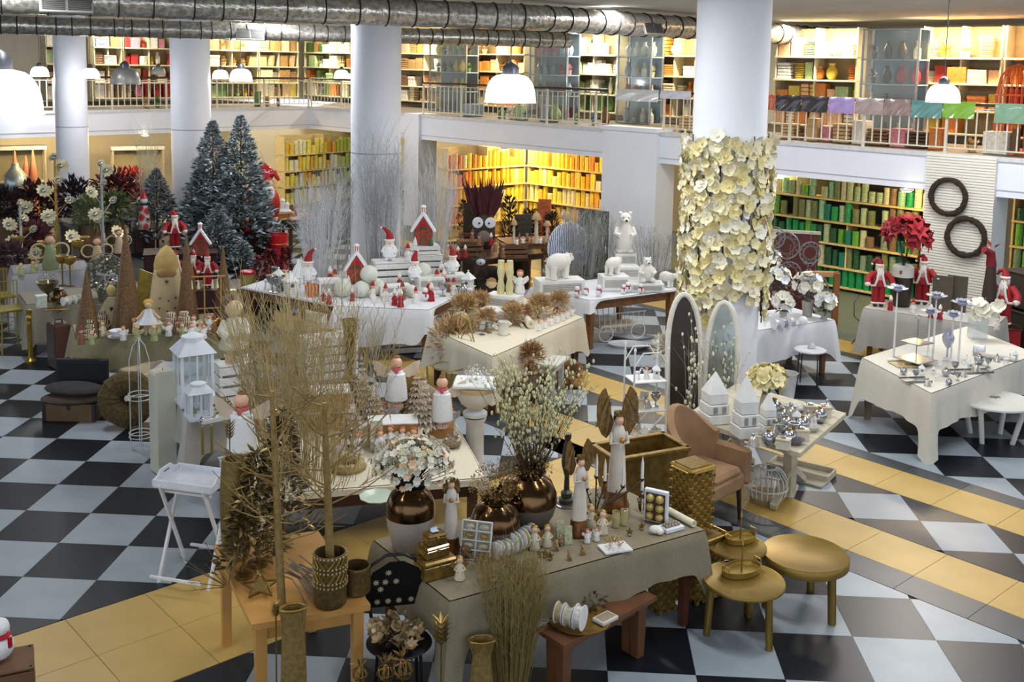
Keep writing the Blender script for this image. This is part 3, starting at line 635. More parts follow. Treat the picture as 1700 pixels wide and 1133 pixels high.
def twigs(b,base,H,spread,n,r=.004,fork=4,lean=(0,0),r0=.03,gn=3,curl=.12,low=.35):
    for i in range(n):
        a = R.uniform(0,6.283); q = math.sqrt(R.random()); p0 = V(base) + V((math.cos(a) * r0 * q,math.sin(a) * r0 * q,0)); h = H * R.uniform(.7,1)
        p3 = V(base) + V((math.cos(a) * spread * q + lean[0],math.sin(a) * spread * q + lean[1],h)); pts = []
        for j in range(5):
            f = j / 4; p = p0.lerp(p3,f); p += V((R.uniform(-1,1),R.uniform(-1,1),0)) * curl * .3 * h * f * (1 - f) * 2; pts.append(p)
        b.tube(pts,r,gn,r1=r * .35)
        for k in range(fork):
            f = R.uniform(low,.95); j = min(3,int(f * 4)); s = pts[j].lerp(pts[j + 1],f * 4 - j); d = (pts[4] - pts[0]).normalized() + V((R.uniform(-1,1),R.uniform(-1,1),R.uniform(-.3,.6))) * .8
            l = h * R.uniform(.1,.28); e = s + d.normalized() * l; b.tube([s,s.lerp(e,.5) + V((0,0,l * .04)),e],r * .6,gn,r1=r * .25)
    return b
def twig_thing(name,label,loc,H,spread,n,m,r=.004,fork=4,lean=(0,0),group=None,tipm=None,tips=0,curl=.12,r0=.03,cat='twigs'):
    t = thing(name,label,cat,loc,0,group); b = twigs(B(),(0,0,0),H,spread,n,r,fork,lean,r0,curl=curl); obj('twig_spray',b,m,t,stuff=True)
    if tips:
        g = B()
        for i in range(tips): p = V(R.choice(b.v)); (g.leaf(p,(R.uniform(-.4,.4),R.uniform(-.4,.4),1),(1,.3,0),R.uniform(.018,.03),.012,.3)) if p.z > H * .3 else None
        obj('bud_spray',g,tipm,t,stuff=True)
    return t
def fir(label,loc,H,rad,n,group='frosted fir trees',base=0.0):
    t = thing('fir_tree',label,'tree',loc,R.uniform(0,6),group); obj('trunk',B().cyl((0,0,0),(0,0,H * .95),.03,.008),mat('#4d4438',.8),t)
    b,f = B(),B(); z0 = H * .1; FS = .75 + H * .14
    for i in range(n):
        q = R.random() ** .8; z = z0 + (H - z0) * q * .97; rr = rad * (1 - q) ** .85 * (1 + .12 * math.sin(z * 14)) + .02; a = R.uniform(0,6.283); s = R.uniform(.35,1); d = V((math.cos(a),math.sin(a),R.uniform(-.1,.55)))
        p = V((math.cos(a) * rr * s,math.sin(a) * rr * s,z)); l = (.05 + .13 * (1 - q)) * R.uniform(.8,1.3) * FS
        for k in range(4): (b if R.random() < .38 else f).leaf(p,d + V((R.uniform(-.5,.5),R.uniform(-.5,.5),R.uniform(-.3,.4))),(R.uniform(-1,1),R.uniform(-1,1),1),l,l * .36)
    for k in range(6): f.leaf((0,0,H * .94),(R.uniform(-.3,.3),R.uniform(-.3,.3),1),(1,0,0),H * .07,.02)
    obj('needle_mass',b,mat('#4f5d5a',.85,var=.3),t,stuff=True); obj('frosted_tips',f,mat('#b4bfc6',.85,var=.2),t,stuff=True)
    return t
def crate(loc,w,d,h,rz,label,m=WHITEP,rows=3,name='slatted_crate',group=None):
    t = thing(name,label,'crate',loc,rz,group); g = h / rows
    for i in range(rows):
        for s in (-1,1):
            obj('slat',B().box((0,s * (d / 2 - .008),g * (i + .45)),(w,.014,g * .74),.003),m,t); obj('slat',B().box((s * (w / 2 - .008),0,g * (i + .45)),(.014,d - .03,g * .74),.003),m,t)
    for sx in (-1,1):
        for sy in (-1,1): obj('corner_post',B().box((sx * (w / 2 - .025),sy * (d / 2 - .025),h / 2),(.02,.02,h),.002),m,t)
    obj('base',B().box((0,0,.012),(w - .03,d - .03,.012)),m,t); obj('lid_board',B().box((0,0,h - .006),(w - .005,d - .005,.012),.002),m,t); return t
def drawerbox(loc,w,d,h,rz,label,m=WHITEP,name='louvred_box'):
    t = thing(name,label,'box',loc,rz); obj('body',B().box((0,0,h / 2),(w,d,h),.006),m,t); f = obj('front_panel',B().box((0,-d / 2 - .003,h * .52),(w * .84,.008,h * .5)),mat('#a8a39c',.6),t)
    b = B()
    for i in range(4): b.box((0,-d / 2 - .009,h * (.34 + .12 * i)),(w * .82,.006,h * .05))
    obj('louvres',b,mat('#c6c3bd',.6),f); return t
def angel(loc,H,label,rz=None,scarf=True,group=None,name='angel_doll',tilt=0):
    t = thing(name,label,'doll',loc,face(loc) + (rz or 0),group); w = H * .2
    obj('base',B().lathe([(w * .62,0),(w * .62,H * .05),(w * .5,H * .06),(w * .5,H * .1),(w * .62,H * .11),(w * .62,H * .16)],20),mat('#b9766a',.7,hex2='#e3d9cf',scale=20,kind='wave'),t)
    prof = [(w * .85,H * .12)]
    for i in range(11): z = H * (.14 + .052 * i); f = i / 10; r = w * (1.02 - .28 * f ** 1.6) * (1 if f < .93 else .8); prof += [(r,z),(r * 1.035,z + H * .02)]
    prof += [(w * .35,H * .725),(w * .2,H * .745)]; obj('body',B().lathe(prof,22,sy=.8),SNOW,t)
    obj('head',B().ball((0,-.0,H * .84),(H * .105,H * .1,H * .105),18,12),SKIN,t)
    obj('nose',B().ball((0,-H * .1,H * .84),H * .012,8,6),PINKS,t)
    b = B().ball((0,H * .01,H * .95),(H * .06,H * .05,H * .03),12,6); leafball(b,(0,0,H * .965),H * .05,16,H * .04,H * .015,1); obj('hair_tuft',b,mat('#8d6a4a',.8),t)
    for s in (-1,1):
        P_ = [(0,0),(.10,.06),(.2,.12),(.30,.15),(.31,.1),(.28,.06),(.29,.0),(.24,-.04),(.24,-.10),(.17,-.1),(.12,-.13),(.04,-.10)]
        M_ = TR((s * H * .1,H * .1,H * .67)) @ RZ(s * .2) @ RX(math.pi / 2) @ SCL(s * H * 1.15,H * 1.15,-H); obj('wing',B().prism(P_,-.008,.008,M=M_),mat('#d8c6ae',.75,var=.15),t)
    if scarf: b = B().torus((0,0,H * .735),w * .42,H * .025,18,8); b.ball((0,-w * .5,H * .7),(H * .035,H * .022,H * .04),10,8); obj('scarf',b,mat('#d35a5f',.7),t)
    return t
def robed(loc,H,label,rz=0,arm=.5,group='red-coated bearded figures'):
    t = thing('bearded_figurine',label,'figurine',loc,face(loc) + rz,group)
    for s in (-1,1):
        obj('boot',B().ball((s * H * .06,-H * .03,H * .03),(H * .045,H * .075,H * .035),10,8),BLACKM,t)
        obj('trouser_leg',B().lathe([(H * .07,H * .05),(H * .075,H * .1),(H * .068,H * .3),(H * .075,H * .48)],12,(s * H * .06,0,0)),RED,t)
        obj('fur_hem',B().torus((s * H * .06,0,H * .07),H * .068,H * .02,14,6),FUR,t)
        sh = V((s * H * .11,0,H * .68)); el = V((s * H * (.2 + .05 * arm),-H * .04,H * .56)); ha = V((s * H * (.21 + .06 * arm),-H * .12,H * .47)); obj('sleeve',B().tube([sh,sh.lerp(el,.5),el,ha],H * .06,10,r1=H * .065),RED,t)
        obj('cuff',B().ball(ha,H * .06,10,8),FUR,t); obj('hand',B().ball(ha + V((s * .01,-H * .04,-H * .03)),(H * .025,H * .03,H * .03),8,6),SKIN,t)
        obj('fur_edge',B().tube([(s * H * .035,-H * .105,H * .68),(s * H * .06,-H * .125,H * .55),(s * H * .1,-H * .115,H * .43),(s * H * .16,-H * .05,H * .42)],H * .022,8),FUR,t)
    obj('coat',B().lathe([(H * .165,H * .41),(H * .16,H * .5),(H * .135,H * .6),(H * .12,H * .68),(H * .06,H * .73)],18,sy=.78),RED,t)
    obj('shirt',B().ball((0,-H * .05,H * .56),(H * .075,H * .07,H * .11),10,8),mat('#cf8f92',.8),t); obj('belt',B().torus((0,-H * .0,H * .485),H * .11,H * .016,16,6,sy=.98),BLACKM,t)
    obj('head',B().ball((0,-H * .01,H * .78),(H * .065,H * .065,H * .075),14,10),SKIN,t); obj('nose',B().ball((0,-H * .08,H * .785),H * .014,8,6),PINKS,t)
    b = B().ball((0,-H * .055,H * .71),(H * .06,H * .045,H * .09),12,8)
    for k in range(24): b.leaf((R.uniform(-.06,.06) * H,-H * .085,H * R.uniform(.66,.76)),(R.uniform(-.3,.3),-.25,-1),(0,-1,0),H * .09,H * .03)
    for s in (-1,1): b.ball((s * H * .055,-H * .0,H * .77),(H * .03,H * .045,H * .07),8,6)
    obj('beard',b,FUR,t); obj('hat_brim',B().torus((0,0,H * .835),H * .065,H * .022,16,8),FUR,t)
    obj('hat',B().tube([(0,0,H * .83),(0,H * .01,H * .9),(-H * .03,H * .02,H * .95),(-H * .1,H * .02,H * .93),(-H * .14,H * .02,H * .86)],H * .068,12,r1=H * .02),RED,t); obj('pompom',B().ball((-H * .145,H * .02,H * .845),H * .026,8,6),FUR,t); return t
def gnome(loc,H,label,rz=0,hat=1,group='red-hatted gnomes'):
    t = thing('gnome',label,'figurine',loc,face(loc) + rz,group)
    for s in (-1,1): obj('foot',B().ball((s * H * .09,-H * .05,H * .04),(H * .07,H * .1,H * .045),10,8),SNOW,t); obj('arm',B().tube([(s * H * .15,0,H * .38),(s * H * .21,-H * .08,H * .28),(s * H * .12,-H * .17,H * .24)],H * .045,8),SNOW,t)
    obj('body',B().lathe([(H * .12,H * .05),(H * .2,H * .12),(H * .21,H * .25),(H * .16,H * .42),(H * .1,H * .5)],16),SNOW,t); obj('head',B().ball((0,-H * .03,H * .52),(H * .13,H * .12,H * .12),14,10),mat('#e6d6c8',.7),t); obj('nose',B().ball((0,-H * .16,H * .52),H * .03,8,6),PINKS,t)
    b = B().ball((0,-H * .09,H * .42),(H * .12,H * .07,H * .13),12,8)
    for k in range(18): b.leaf((R.uniform(-.1,.1) * H,-H * .14,H * R.uniform(.38,.46)),(R.uniform(-.3,.3),-.2,-1),(0,-1,0),H * .14,H * .04)
    obj('beard',b,FUR,t); obj('hat_brim',B().torus((0,0,H * .6),H * .125,H * .035,16,8),FUR,t)
    obj('hat',B().tube([(0,0,H * .6),(0,.01,H * .72),(-hat * H * .05,0,H * .84),(-hat * H * .15,0,H * .94),(-hat * H * .24,0,H * .97)],H * .13,12,r1=H * .02),RED,t); obj('pompom',B().ball((-hat * H * .25,0,H * .965),H * .035,8,6),FUR,t); return t
def house(loc,H,label,rz=0,group='gingerbread houses'):
    t = thing('gingerbread_house',label,'ornament',loc,face(loc) + rz,group); w = H * .52
    obj('walls',B().box((0,0,H * .22),(w * .9,w * .6,H * .44),.01),mat('#a8433a',.7,hex2='#7b3b22',scale=18),t); M_ = TR((0,0,0)) @ RX(math.pi / 2)
    obj('gable',B().prism([(-w * .45,H * .42),(w * .45,H * .42),(0,H * .76)],-w * .3,w * .3,M=M_),mat('#a8433a',.7),t)
    obj('roof',B().prism([(-w * .62,H * .34),(-w * .5,H * .34),(0,H * .74),(w * .5,H * .34),(w * .62,H * .34),(0,H * .84)],-w * .36,w * .36,M=M_),SNOW,t)
    obj('door',B().prism([(-w * .12,0),(w * .12,0),(w * .12,H * .16),(0,H * .24),(-w * .12,H * .16)],w * .3,w * .33,M=M_),mat('#7a4a2c',.6),t)
    obj('window_box',B().box((0,-w * .33,H * .44),(w * .34,.02,H * .05)),mat('#2f5a34',.7),t); obj('window_row',B().prism([(-w * .16,H * .47),(w * .16,H * .47),(w * .16,H * .55),(0,H * .64),(-w * .16,H * .55)],w * .3,w * .32,M=M_),REDG,t)
    obj('chimney',B().box((0,0,H * .88),(w * .22,w * .2,H * .14),.004),mat('#c2413f',.6,hex2='#f1e6dc',scale=12,kind='wave'),t); obj('chimney_snow',B().lathe([(w * .15,H * .94),(w * .14,H * .96),(w * .05,H * .995),(0,H)],12),SNOW,t)
    for s in (-1,1): obj('shrub',B().lathe([(w * .1,0),(w * .12,H * .04),(w * .07,H * .15),(0,H * .24)],10,(s * w * .38,-w * .36,0)),mat('#3f6b42',.8) if s > 0 else SNOW,t)
    return t
# small figurines, one prototype of each kind, copied about the tables
_PF = {}
def mini(kind,loc,H,label,group=None,rz=None):
    spec = MINI[kind]; t = thing(spec[0],label,spec[1],loc,face(loc,R.uniform(-.5,.5)) if rz is None else rz,group)
    if kind not in _PF: _PF[kind] = [(n,b.mesh(n),m) for (n,b,m) in spec[2]()]
    for (n,me,m) in _PF[kind]: o = obj(n,me,m,t)
    t.scale = (H,H,H); return t
def _fig(dress,hair,wing=None,cap=None):
    def f():
        L = [('dress',B().lathe([(.2,0),(.21,.05),(.16,.3),(.11,.55),(.06,.64)],12),dress),('head',B().ball((0,0,.75),.13,10,8),SKIN)]
        if hair: L.append(('hair',B().ball((0,.03,.79),(.145,.13,.12),10,6),hair))
        if wing:
            b = B()
            for s in (-1,1): b.prism([(0,0),(s * .3,.16),(s * .34,.0),(s * .2,-.14)][::s],-.012,.012,M=TR((0,.12,.5)) @ RX(math.pi / 2))
            L.append(('wing_pair',b,wing))
        if cap: L.append(('cap',B().lathe([(.14,.8),(.1,.95),(.03,1.08),(0,1.1)],10),cap))
        b = B()
        for s in (-1,1): b.tube([(s * .1,0,.55),(s * .2,-.06,.4),(s * .08,-.15,.38)],.035,6)
        L.append(('arm_pair',b,dress)); return L
    return f
MINI = {
 'angel': ('small_angel','figurine',_fig(mat('#e8e6e4',.7),mat('#a65a34',.7),mat('#eee8dc',.7))),
 'gold': ('gilded_angel','figurine',_fig(mat('#d6cbb0',.6),GOLD,GOLD)),
 'santa': ('red_capped_figurine','figurine',_fig(mat('#e9e2dc',.7),None,None,RED)),
 'redfig': ('red_dressed_figurine','figurine',_fig(RED,None,None,FUR)),
 'brown': ('brown_elf','figurine',_fig(mat('#8a5f43',.7),mat('#5a3b28',.7),None,mat('#7c3a30',.7))),
 'green': ('green_fairy','figurine',_fig(mat('#a7ad74',.7),mat('#c19a5c',.7),mat('#d9d2b0',.6))),
 'penguin': ('snow_figurine','figurine',lambda: [('body',B().ball((0,0,.3),(.28,.26,.3),12,8),SNOW),('head',B().ball((0,0,.72),.2,10,8),SNOW),('scarf',B().torus((0,0,.55),.17,.06,14,6),REDG),('scarf_end',B().box((.08,-.24,.42),(.1,.03,.24),.01),REDG)]),
 'deer': ('pale_deer','figurine',lambda: [('body',B().ball((0,0,.45),(.28,.13,.14),10,8),SNOW),('leg_set',B().cyl((-.18,-.06,0),(-.16,-.05,.42),.03).cyl((.18,-.06,0),(.16,-.05,.42),.03).cyl((-.18,.06,0),(-.16,.05,.42),.03).cyl((.18,.06,0),(.16,.05,.42),.03),SNOW),('head',B().tube([(.22,0,.5),(.32,0,.75),(.42,0,.76)],.07,8,r1=.04),SNOW),('antlers',B().tube([(.31,.03,.78),(.28,.1,1)],.015,5).tube([(.31,-.03,.78),(.28,-.1,1)],.015,5),mat('#8a7358',.7))]),
 'birdhouse': ('toy_birdhouse','ornament',lambda: [('walls',B().box((0,0,.3),(.44,.44,.6),.01),WHITEP),('roof',B().lathe([(.42,.58),(.4,.62),(.03,.95),(.06,1.0),(0,1.06)],4,M=RZ(.785),smooth=False),SNOW),('opening',B().lathe([(.09,.215),(.09,.235)],12,M=TR((0,0,.4)) @ RX(math.pi / 2)),mat('#5a5852',.8))]),
 'bauble': ('silver_bauble','ornament',lambda: [('globe',B().ball((0,0,.44),.44,16,10),SILV),('cap',B().lathe([(.13,.86),(.13,.97),(.04,.99)],10),GOLD)]),
 'giftbox': ('small_gift_box','box',lambda: [('box',B().box((0,0,.3),(.9,.7,.6),.02),mat('#d9cdb8',.6)),('lid',B().box((0,0,.66),(.96,.76,.14),.02),mat('#c9b79a',.6)),('bow',B().torus((0,0,.82),.14,.05,14,6).box((0,0,.74),(.98,.1,.02)),SILV)]),
 'bell': ('glass_bell','ornament',lambda: [('bell',B().lathe([(.45,0),(.4,.1),(.3,.45),(.2,.62),(.05,.7)],14),mat('#c9c2b8',.2,.5)),('knob',B().ball((0,0,.8),.12,8,6),SILV)]),
 'candle': ('pillar_candle','candle',lambda: [('wax',B().lathe([(.3,0),(.3,.98),(.26,1),(.1,.97)],16),mat('#e6d9a2',.5)),('wick',B().cyl((0,0,.96),(0,0,1.06),.02,n=5),BLACKM)]),
 'cup': ('goblet','cup',lambda: [('bowl',B().lathe([(.05,.4),(.2,.5),(.34,.75),(.36,1),(.32,1),(.28,.76)],16),SILV),('stem',B().lathe([(.26,0),(.26,.03),(.05,.08),(.04,.4)],14),SILV)]),
 'goldcup': ('lotus_candle_holder','candle holder',lambda: [('cup',B().lathe([(.03,.72),(.12,.76),(.2,.86),(.2,1),(.16,1),(.1,.84)],9,wave=.12,nw=3),GOLD),('stem',B().lathe([(.14,0),(.14,.02),(.02,.05),(.02,.74)],10),GOLDD)]),
 'star': ('gilt_star','ornament',lambda: [('star',B().prism([((.5 if i % 2 == 0 else .21) * math.sin(i * math.pi / 5),.5 + (.5 if i % 2 == 0 else .21) * math.cos(i * math.pi / 5)) for i in range(10)],-.07,.07,M=RX(math.pi / 2)),GOLDD),('base',B().lathe([(.2,0),(.2,.05),(.04,.07)],12),GOLDD)]),
 'bear': ('sitting_bear','figurine',lambda: [('body',B().ball((0,0,.32),(.26,.24,.32),12,8),mat('#9a7a52',.6)),('head',B().ball((0,-.04,.78),.2,12,8),mat('#9a7a52',.6)),('muzzle',B().ball((0,-.22,.73),(.09,.08,.07),8,6),mat('#c9ab7e',.6)),('ear_pair',B().ball((-.15,0,.95),.07,8,6).ball((.15,0,.95),.07,8,6),mat('#7c5f3c',.6)),('leg_pair',B().ball((-.16,-.22,.1),(.1,.16,.1),8,6).ball((.16,-.22,.1),(.1,.16,.1),8,6),mat('#8a6b45',.6))]),
 'doll': ('ginger_haired_doll','doll',_fig(mat('#efeef0',.7,var=.25,scale=4),mat('#b5622f',.8),mat('#e6e0da',.6))),
 'jar': ('glass_jar','jar',lambda: [('glass',B().lathe([(.3,0),(.34,.04),(.34,.7),(.24,.82),(.24,.86)],16),mat('#c9d2cf',.06,alpha=.4)),('lid',B().lathe([(.26,.86),(.26,.96),(.05,1)],14),GOLDD),('filling',B().lathe([(.29,.03),(.29,.5)],12),mat('#b48c5a',.7))]),
}
def minis(kind,pts,z,Hpx,labels,group):
    for i,(x,y) in enumerate(pts):
        loc = G(x,y,z); mini(kind,loc,hp(loc,Hpx * R.uniform(.9,1.1)),labels[i] if isinstance(labels,(list,tuple)) else labels.format(o=ORD[i]),group)
def lathe_thing(name,label,cat,loc,prof,m,n=24,group=None,partn='body',extra=(),rz=0,**kw):
    t = thing(name,label,cat,loc,rz,group); obj(partn,B().lathe(prof,n,**kw),m,t)
    for (pn,b,mm) in extra: obj(pn,b,mm,t)
    return t
# ================================================================ the gilded front table and what is around it
def blossom_mesh(n=6,l=.03,w=.022,cup=.25,tilt=.35,name='blossom',rnd=False):
    b = B()
    for i in range(n):
        a = i * 2 * math.pi / n; d = V((math.cos(a),math.sin(a),tilt)).normalized(); sd = V((-math.sin(a),math.cos(a),0)); u = d.cross(sd) * -1
        if not rnd: b.leaf((0,0,0),d,(0,0,1),l,w,cup)
        else: b.add([(0,0,0)] + [d * (l * f) + sd * (w * g) + u * (abs(g) * w * -cup - f * f * l * .15) for f,g in ((.3,-.32),(.65,-.5),(.92,-.3),(1,0),(.92,.3),(.65,.5),(.3,.32))],[(0,j,j + 1) for j in range(1,7)])
    b.ball((0,0,l * .12),l * .2,6,4); return b.mesh(name)
T1Z = .75
A1,B1,C1 = G(621,897,T1Z),G(747,998,T1Z),G(1169,880,T1Z); D1 = A1 + C1 - B1
tp = [A1.xy,B1.xy,C1.xy,D1.xy]
table(tp,T1Z - .01,'dark wooden table under the gold-beige cloth with bronze vases',mat('#5a2e1c',.35,var=.3,scale=6),.075)
cloth(ccw(tp),T1Z - .006,.3,'gold-beige linen cloth on the table of bronze vases',CL_BEIGE,wave=.012,tail=.75)
z1 = T1Z + .004
def T(px,py,z=None): return G(px,py,z1 if z is None else z)
# large two-tone vase with cream blossoms
p = T(681,909); k = kk(p); H = 108 * k; r = 41 * k
t = lathe_thing('two_tone_vase','large vase, bronze above and chalk white below, holding cream blossoms','vase',p,[(r * .66,0),(r * .72,.01),(r * .93,H * .36),(r * .985,H * .53)],mat('#b5aa9e',.5,var=.1),32,partn='white_lower_body')
obj('bronze_shoulder',B().lathe([(r * .99,H * .53),(r,H * .62),(r * .96,H * .74),(r * .8,H * .87),(r * .6,H * .93),(r * .56,H * .96),(r * .66,H),(r * .6,H),(r * .5,H * .93),(r * .3,H * .8)],32),BRONZE,t)
def bouquet(loc,zc,rx,rz,n,meshes,mats,label,stem_m,z0,name='flower_bouquet',group=None,low=-.5):
    t = thing(name,label,'flowers',loc); b = B()
    for i in range(n):
        d = V((R.gauss(0,1),R.gauss(0,1),R.gauss(0,1))).normalized()
        if d.z < low: d.z = -d.z
        q = R.uniform(.6,1); p = V((d.x * rx * q,d.y * rx * q,zc + d.z * rz * q)); o = obj('blossom',R.choice(meshes),R.choice(mats),t,p); o.rotation_mode = 'QUATERNION'; o.rotation_quaternion = d.to_track_quat('Z','Y')
        if i % 2 == 0: b.tube([(R.uniform(-.02,.02),R.uniform(-.02,.02),z0),(p.x * .4,p.y * .4,z0 + (p.z - z0) * .6),p],.0025,4)
    obj('stem_spray',b,stem_m,t,stuff=True); return t
BL1 = [blossom_mesh(6,.036,.024,.2,.35,rnd=True),blossom_mesh(5,.034,.028,.25,.5,rnd=True),blossom_mesh(7,.032,.016,.2,.6,rnd=True)]
bouquet(p + V((0,0,H * .82)),.21,70 * k,50 * k,290,BL1,[mat('#e9e4d2',.7),mat('#efe9da',.7),mat('#e3d6b0',.7),mat('#eac79c',.7),mat('#d9dccb',.7)],'dome of cream and peach blossoms in the two-tone vase',mat('#3c372c',.8),0,low=-.25)
# round bronze vases with gilded sprigs and catkins
def bronze_vase(px,py,w,h,label):
    p = T(px,py); k = kk(p); r = w * k / 2; H = h * k
    t = lathe_thing('bronze_vase',label,'vase',p,[(r * .6,0),(r * .7,.008),(r * .9,H * .2),(r,H * .42)],mat('#6f655a',.5,var=.2),30,partn='matt_lower_body')
    obj('polished_shoulder',B().lathe([(r,H * .42),(r * .98,H * .6),(r * .8,H * .82),(r * .5,H * .93),(r * .46,H * .96),(r * .6,H),(r * .5,H),(r * .35,H * .9)],30),BRONZE,t)
    obj('rim_leaves',leafball(B(),(0,0,H * .99),r * .4,26,r * .35,r * .18,.6),BRONZE,t); return p,H,r
v2,h2,r2 = bronze_vase(822,902,84,76,'squat bronze vase overflowing with gilded sprigs, beside the ornament box')
v3,h3,r3 = bronze_vase(876,868,96,88,'round bronze vase holding catkin branches')
def sprigs(loc,rx,rz,n,label,m=GOLDD):
    t = thing('gilded_sprigs',label,'dried flowers',loc); b = B(); twigs(b,(0,0,-.06),rz * 1.5,rx,70,.0016,5,r0=.02); obj('stem_spray',b,m,t,stuff=True)
    obj('seed_heads',leafball(B(),(0,0,rz * .75),rx * .95,n,.02,.012),mat('#a3834a',.5,.35,var=.4,scale=60),t,stuff=True)
sprigs(v2 + V((0,0,h2 * .95)),46 * kk(v2),34 * kk(v2),900,'mound of gilded dried sprigs in the squat bronze vase')
sprigs(v3 + V((0,0,h3 * .92)),42 * kk(v3),30 * kk(v3),800,'mound of gilded dried sprigs under the catkin branches')
def catkins(loc,H,spread,n,nb,label,bm=mat('#dcd8a8',.7),sm=mat('#5b4a34',.8),lean=(0,0),bud=.021,name='catkin_branches',fork=3):
    t = thing(name,label,'branches',loc); b = twigs(B(),(0,0,0),H,spread,n,.0032,fork,lean,.04,curl=.1); obj('branch_spray',b,sm,t,stuff=True); g = B(); vs = [V(v) for v in b.v if v[2] > H * .22]
    for i in range(nb):
        p = R.choice(vs); s = bud * R.uniform(.7,1.2); g.ball(p,(s * .42,s * .42,s * .75),6,5)
    obj('catkin_buds',g,bm,t,stuff=True); return t
catkins(v3 + V((.02,0,h3 * .85)),.88,.42,105,1300,'fan of cream catkin branches rising from the round bronze vase',lean=(.03,0))
# tall white angels with feathered wings
def feather_wing(H,s):
    P_ = [(0,0),(.05,.12),(.07,.3),(.16,.52),(.2,.5),(.26,.42),(.29,.28),(.29,.12),(.26,-.04),(.2,-.16),(.13,-.22),(.06,-.16)]
    b = B().prism([(q[0] * H * s,q[1] * H) for q in (P_ if s > 0 else P_[::-1])],-.006,.006)
    for i in range(16):
        f = i / 15; b.leaf((s * H * (.08 + .1 * f),H * (.42 - .4 * f),.008),(s * (.45 + .25 * f),-.25 - .9 * (1 - f) * .4,0),(0,0,1),H * (.16 + .05 * math.sin(f * 3)),H * .035)
        b.leaf((s * H * (.05 + .05 * f),H * (.3 - .4 * f),.01),(s * .5,-.6,0),(0,0,1),H * .13,H * .03)
    return b
def tall_angel(px,py,hpx,label,wing=1,rz=0,bare=False):
    p = T(px,py); k = kk(p); H = hpx * k; t = thing('tall_angel_statue',label,'statue',p,face(p,rz)); w = H * .105
    obj('rock_base',B().lathe([(w * 1.15,0),(w * 1.25,H * .03),(w * 1.0,H * .1),(w * .92,H * .2)],14,wave=.07,nw=5),mat('#8a5a34',.35,.6,var=.4,scale=20),t)
    obj('robe',B().lathe([(w * .9,H * .19),(w * .86,H * .3),(w * .74,H * .5),(w * .6,H * .68),(w * .72,H * .76),(w * .5,H * .83),(w * .22,H * .86)],18,sy=.85,wave=.03,nw=7),mat('#d8cdbf',.6,var=.1,scale=14),t)
    obj('head',B().ball((0,-.005,H * .905),(w * .42,w * .45,H * .052),14,10),SKIN,t); obj('nose',B().ball((0,-w * .47,H * .905),w * .07,6,5),SKIN,t); obj('hair',B().ball((0,w * .14,H * .918),(w * .5,w * .46,H * .055),12,8),mat('#2e2420',.5),t)
    obj('crown',B().lathe([(w * .42,H * .945),(w * .5,H * .985),(w * .4,H * .955)],12,wave=.1,nw=6),GOLD,t)
    for s in (-1,1):
        obj('arm',B().tube([(s * w * .7,0,H * .78),(s * w * .85,-w * .3,H * .68),(s * w * .35,-w * .85,H * .7)],w * .2,8,r1=w * .14),mat('#d8cdbf',.6,var=.1,scale=14),t)
    obj('golden_apple',B().ball((0,-w * .95,H * .73),w * .26,12,8),mat('#c9803a',.3,.6),t)
    for s in (-1,1) if not bare else (1,): o = obj('wing',feather_wing(H * .62 * wing,s),mat('#8d6c3a',.45,.35,var=.45,scale=30),t,(s * w * .2,w * .75,H * (.86 if wing > .7 else .8))); o.rotation_euler = (math.pi / 2,0,-s * .22)
    return t
tall_angel(748,916,128,'white angel statue on a bronze rock beside the two-tone vase',.5)
tall_angel(961,888,138,'middle white angel statue with feather wings beside the dark candlestick',.95,.5)
tall_angel(1023,846,170,'tallest white angel statue holding a golden apple before the gold planter',1.1,.4)
# stacked gilt boxes
p = T(722,953); k = kk(p); rz = math.atan2((C1 - B1).y,(C1 - B1).x); LAQ = mat('#5f4a22',.2,.35,hex2='#8a6a2c',scale=12,coat=.5)
def lidbox(loc,w,d,h,rz,label):
    t = thing('lacquered_box',label,'box',loc,rz,'stacked lacquered boxes'); obj('box',B().box((0,0,h * .36),(w * .96,d * .96,h * .72),.006),LAQ,t); obj('lid',B().box((0,0,h * .86),(w,d,h * .28),.012),LAQ,t); obj('clasp',B().box((0,-d / 2 - .004,h * .7),(.018,.008,.02),.002),GOLD,t)
lidbox(p,62 * k,44 * k,32 * k,rz,'largest lacquered gilt box at the bottom of the stack'); q = p + V((-.012,.012,32 * k + .001)); lidbox(q,46 * k,34 * k,20 * k,rz + .06,'middle lacquered gilt box of the stack'); lidbox(q + V((.006,.004,20 * k + .001)),36 * k,26 * k,18 * k,rz - .05,'smallest lacquered gilt box on top of the stack')
solo('price_tag','white folded price tag on the stacked gilt boxes','price tag',B().box((0,0,.006),(.05,.03,.001)).box((0,.012,.014),(.05,.001,.025)),mat('#dfe6f4',.6),q + V((.006,.004,38 * k + .003)),rz)
# white tray of ornaments leaning on the vase
p = T(788,930); k = kk(p); w,h = 50 * k,62 * k; t = thing('ornament_tray','white divided tray of gilt ornaments leaning on the squat bronze vase','tray',p,face(p,-.25)); LM = RX(-.3)
obj('back_board',B().box((0,.012,h / 2),(w,.006,h),M=LM),mat('#aaa496',.6),t)
for i in range(5): obj('rail',B().box((0,0,h * i / 4),(w,.024,.006),M=LM),WHITEP,t)
for i in (-1,0,1): obj('divider',B().box((i * w / 2,0,h / 2),(.006,.024,h),M=LM),WHITEP,t)
for i in range(4):
    for j in (-1,1): obj('bundle',leafball(B().ball((j * w * .25,0,h * (i + .45) / 4),(w * .16,.01,h * .07),8,6),(j * w * .25,0,h * (i + .45) / 4),w * .13,14,.02,.008).mesh('bundle'),mat('#a98a4c',.4,.5) if (i + j) % 2 else mat('#c9bda4',.6),t).matrix_basis = LM
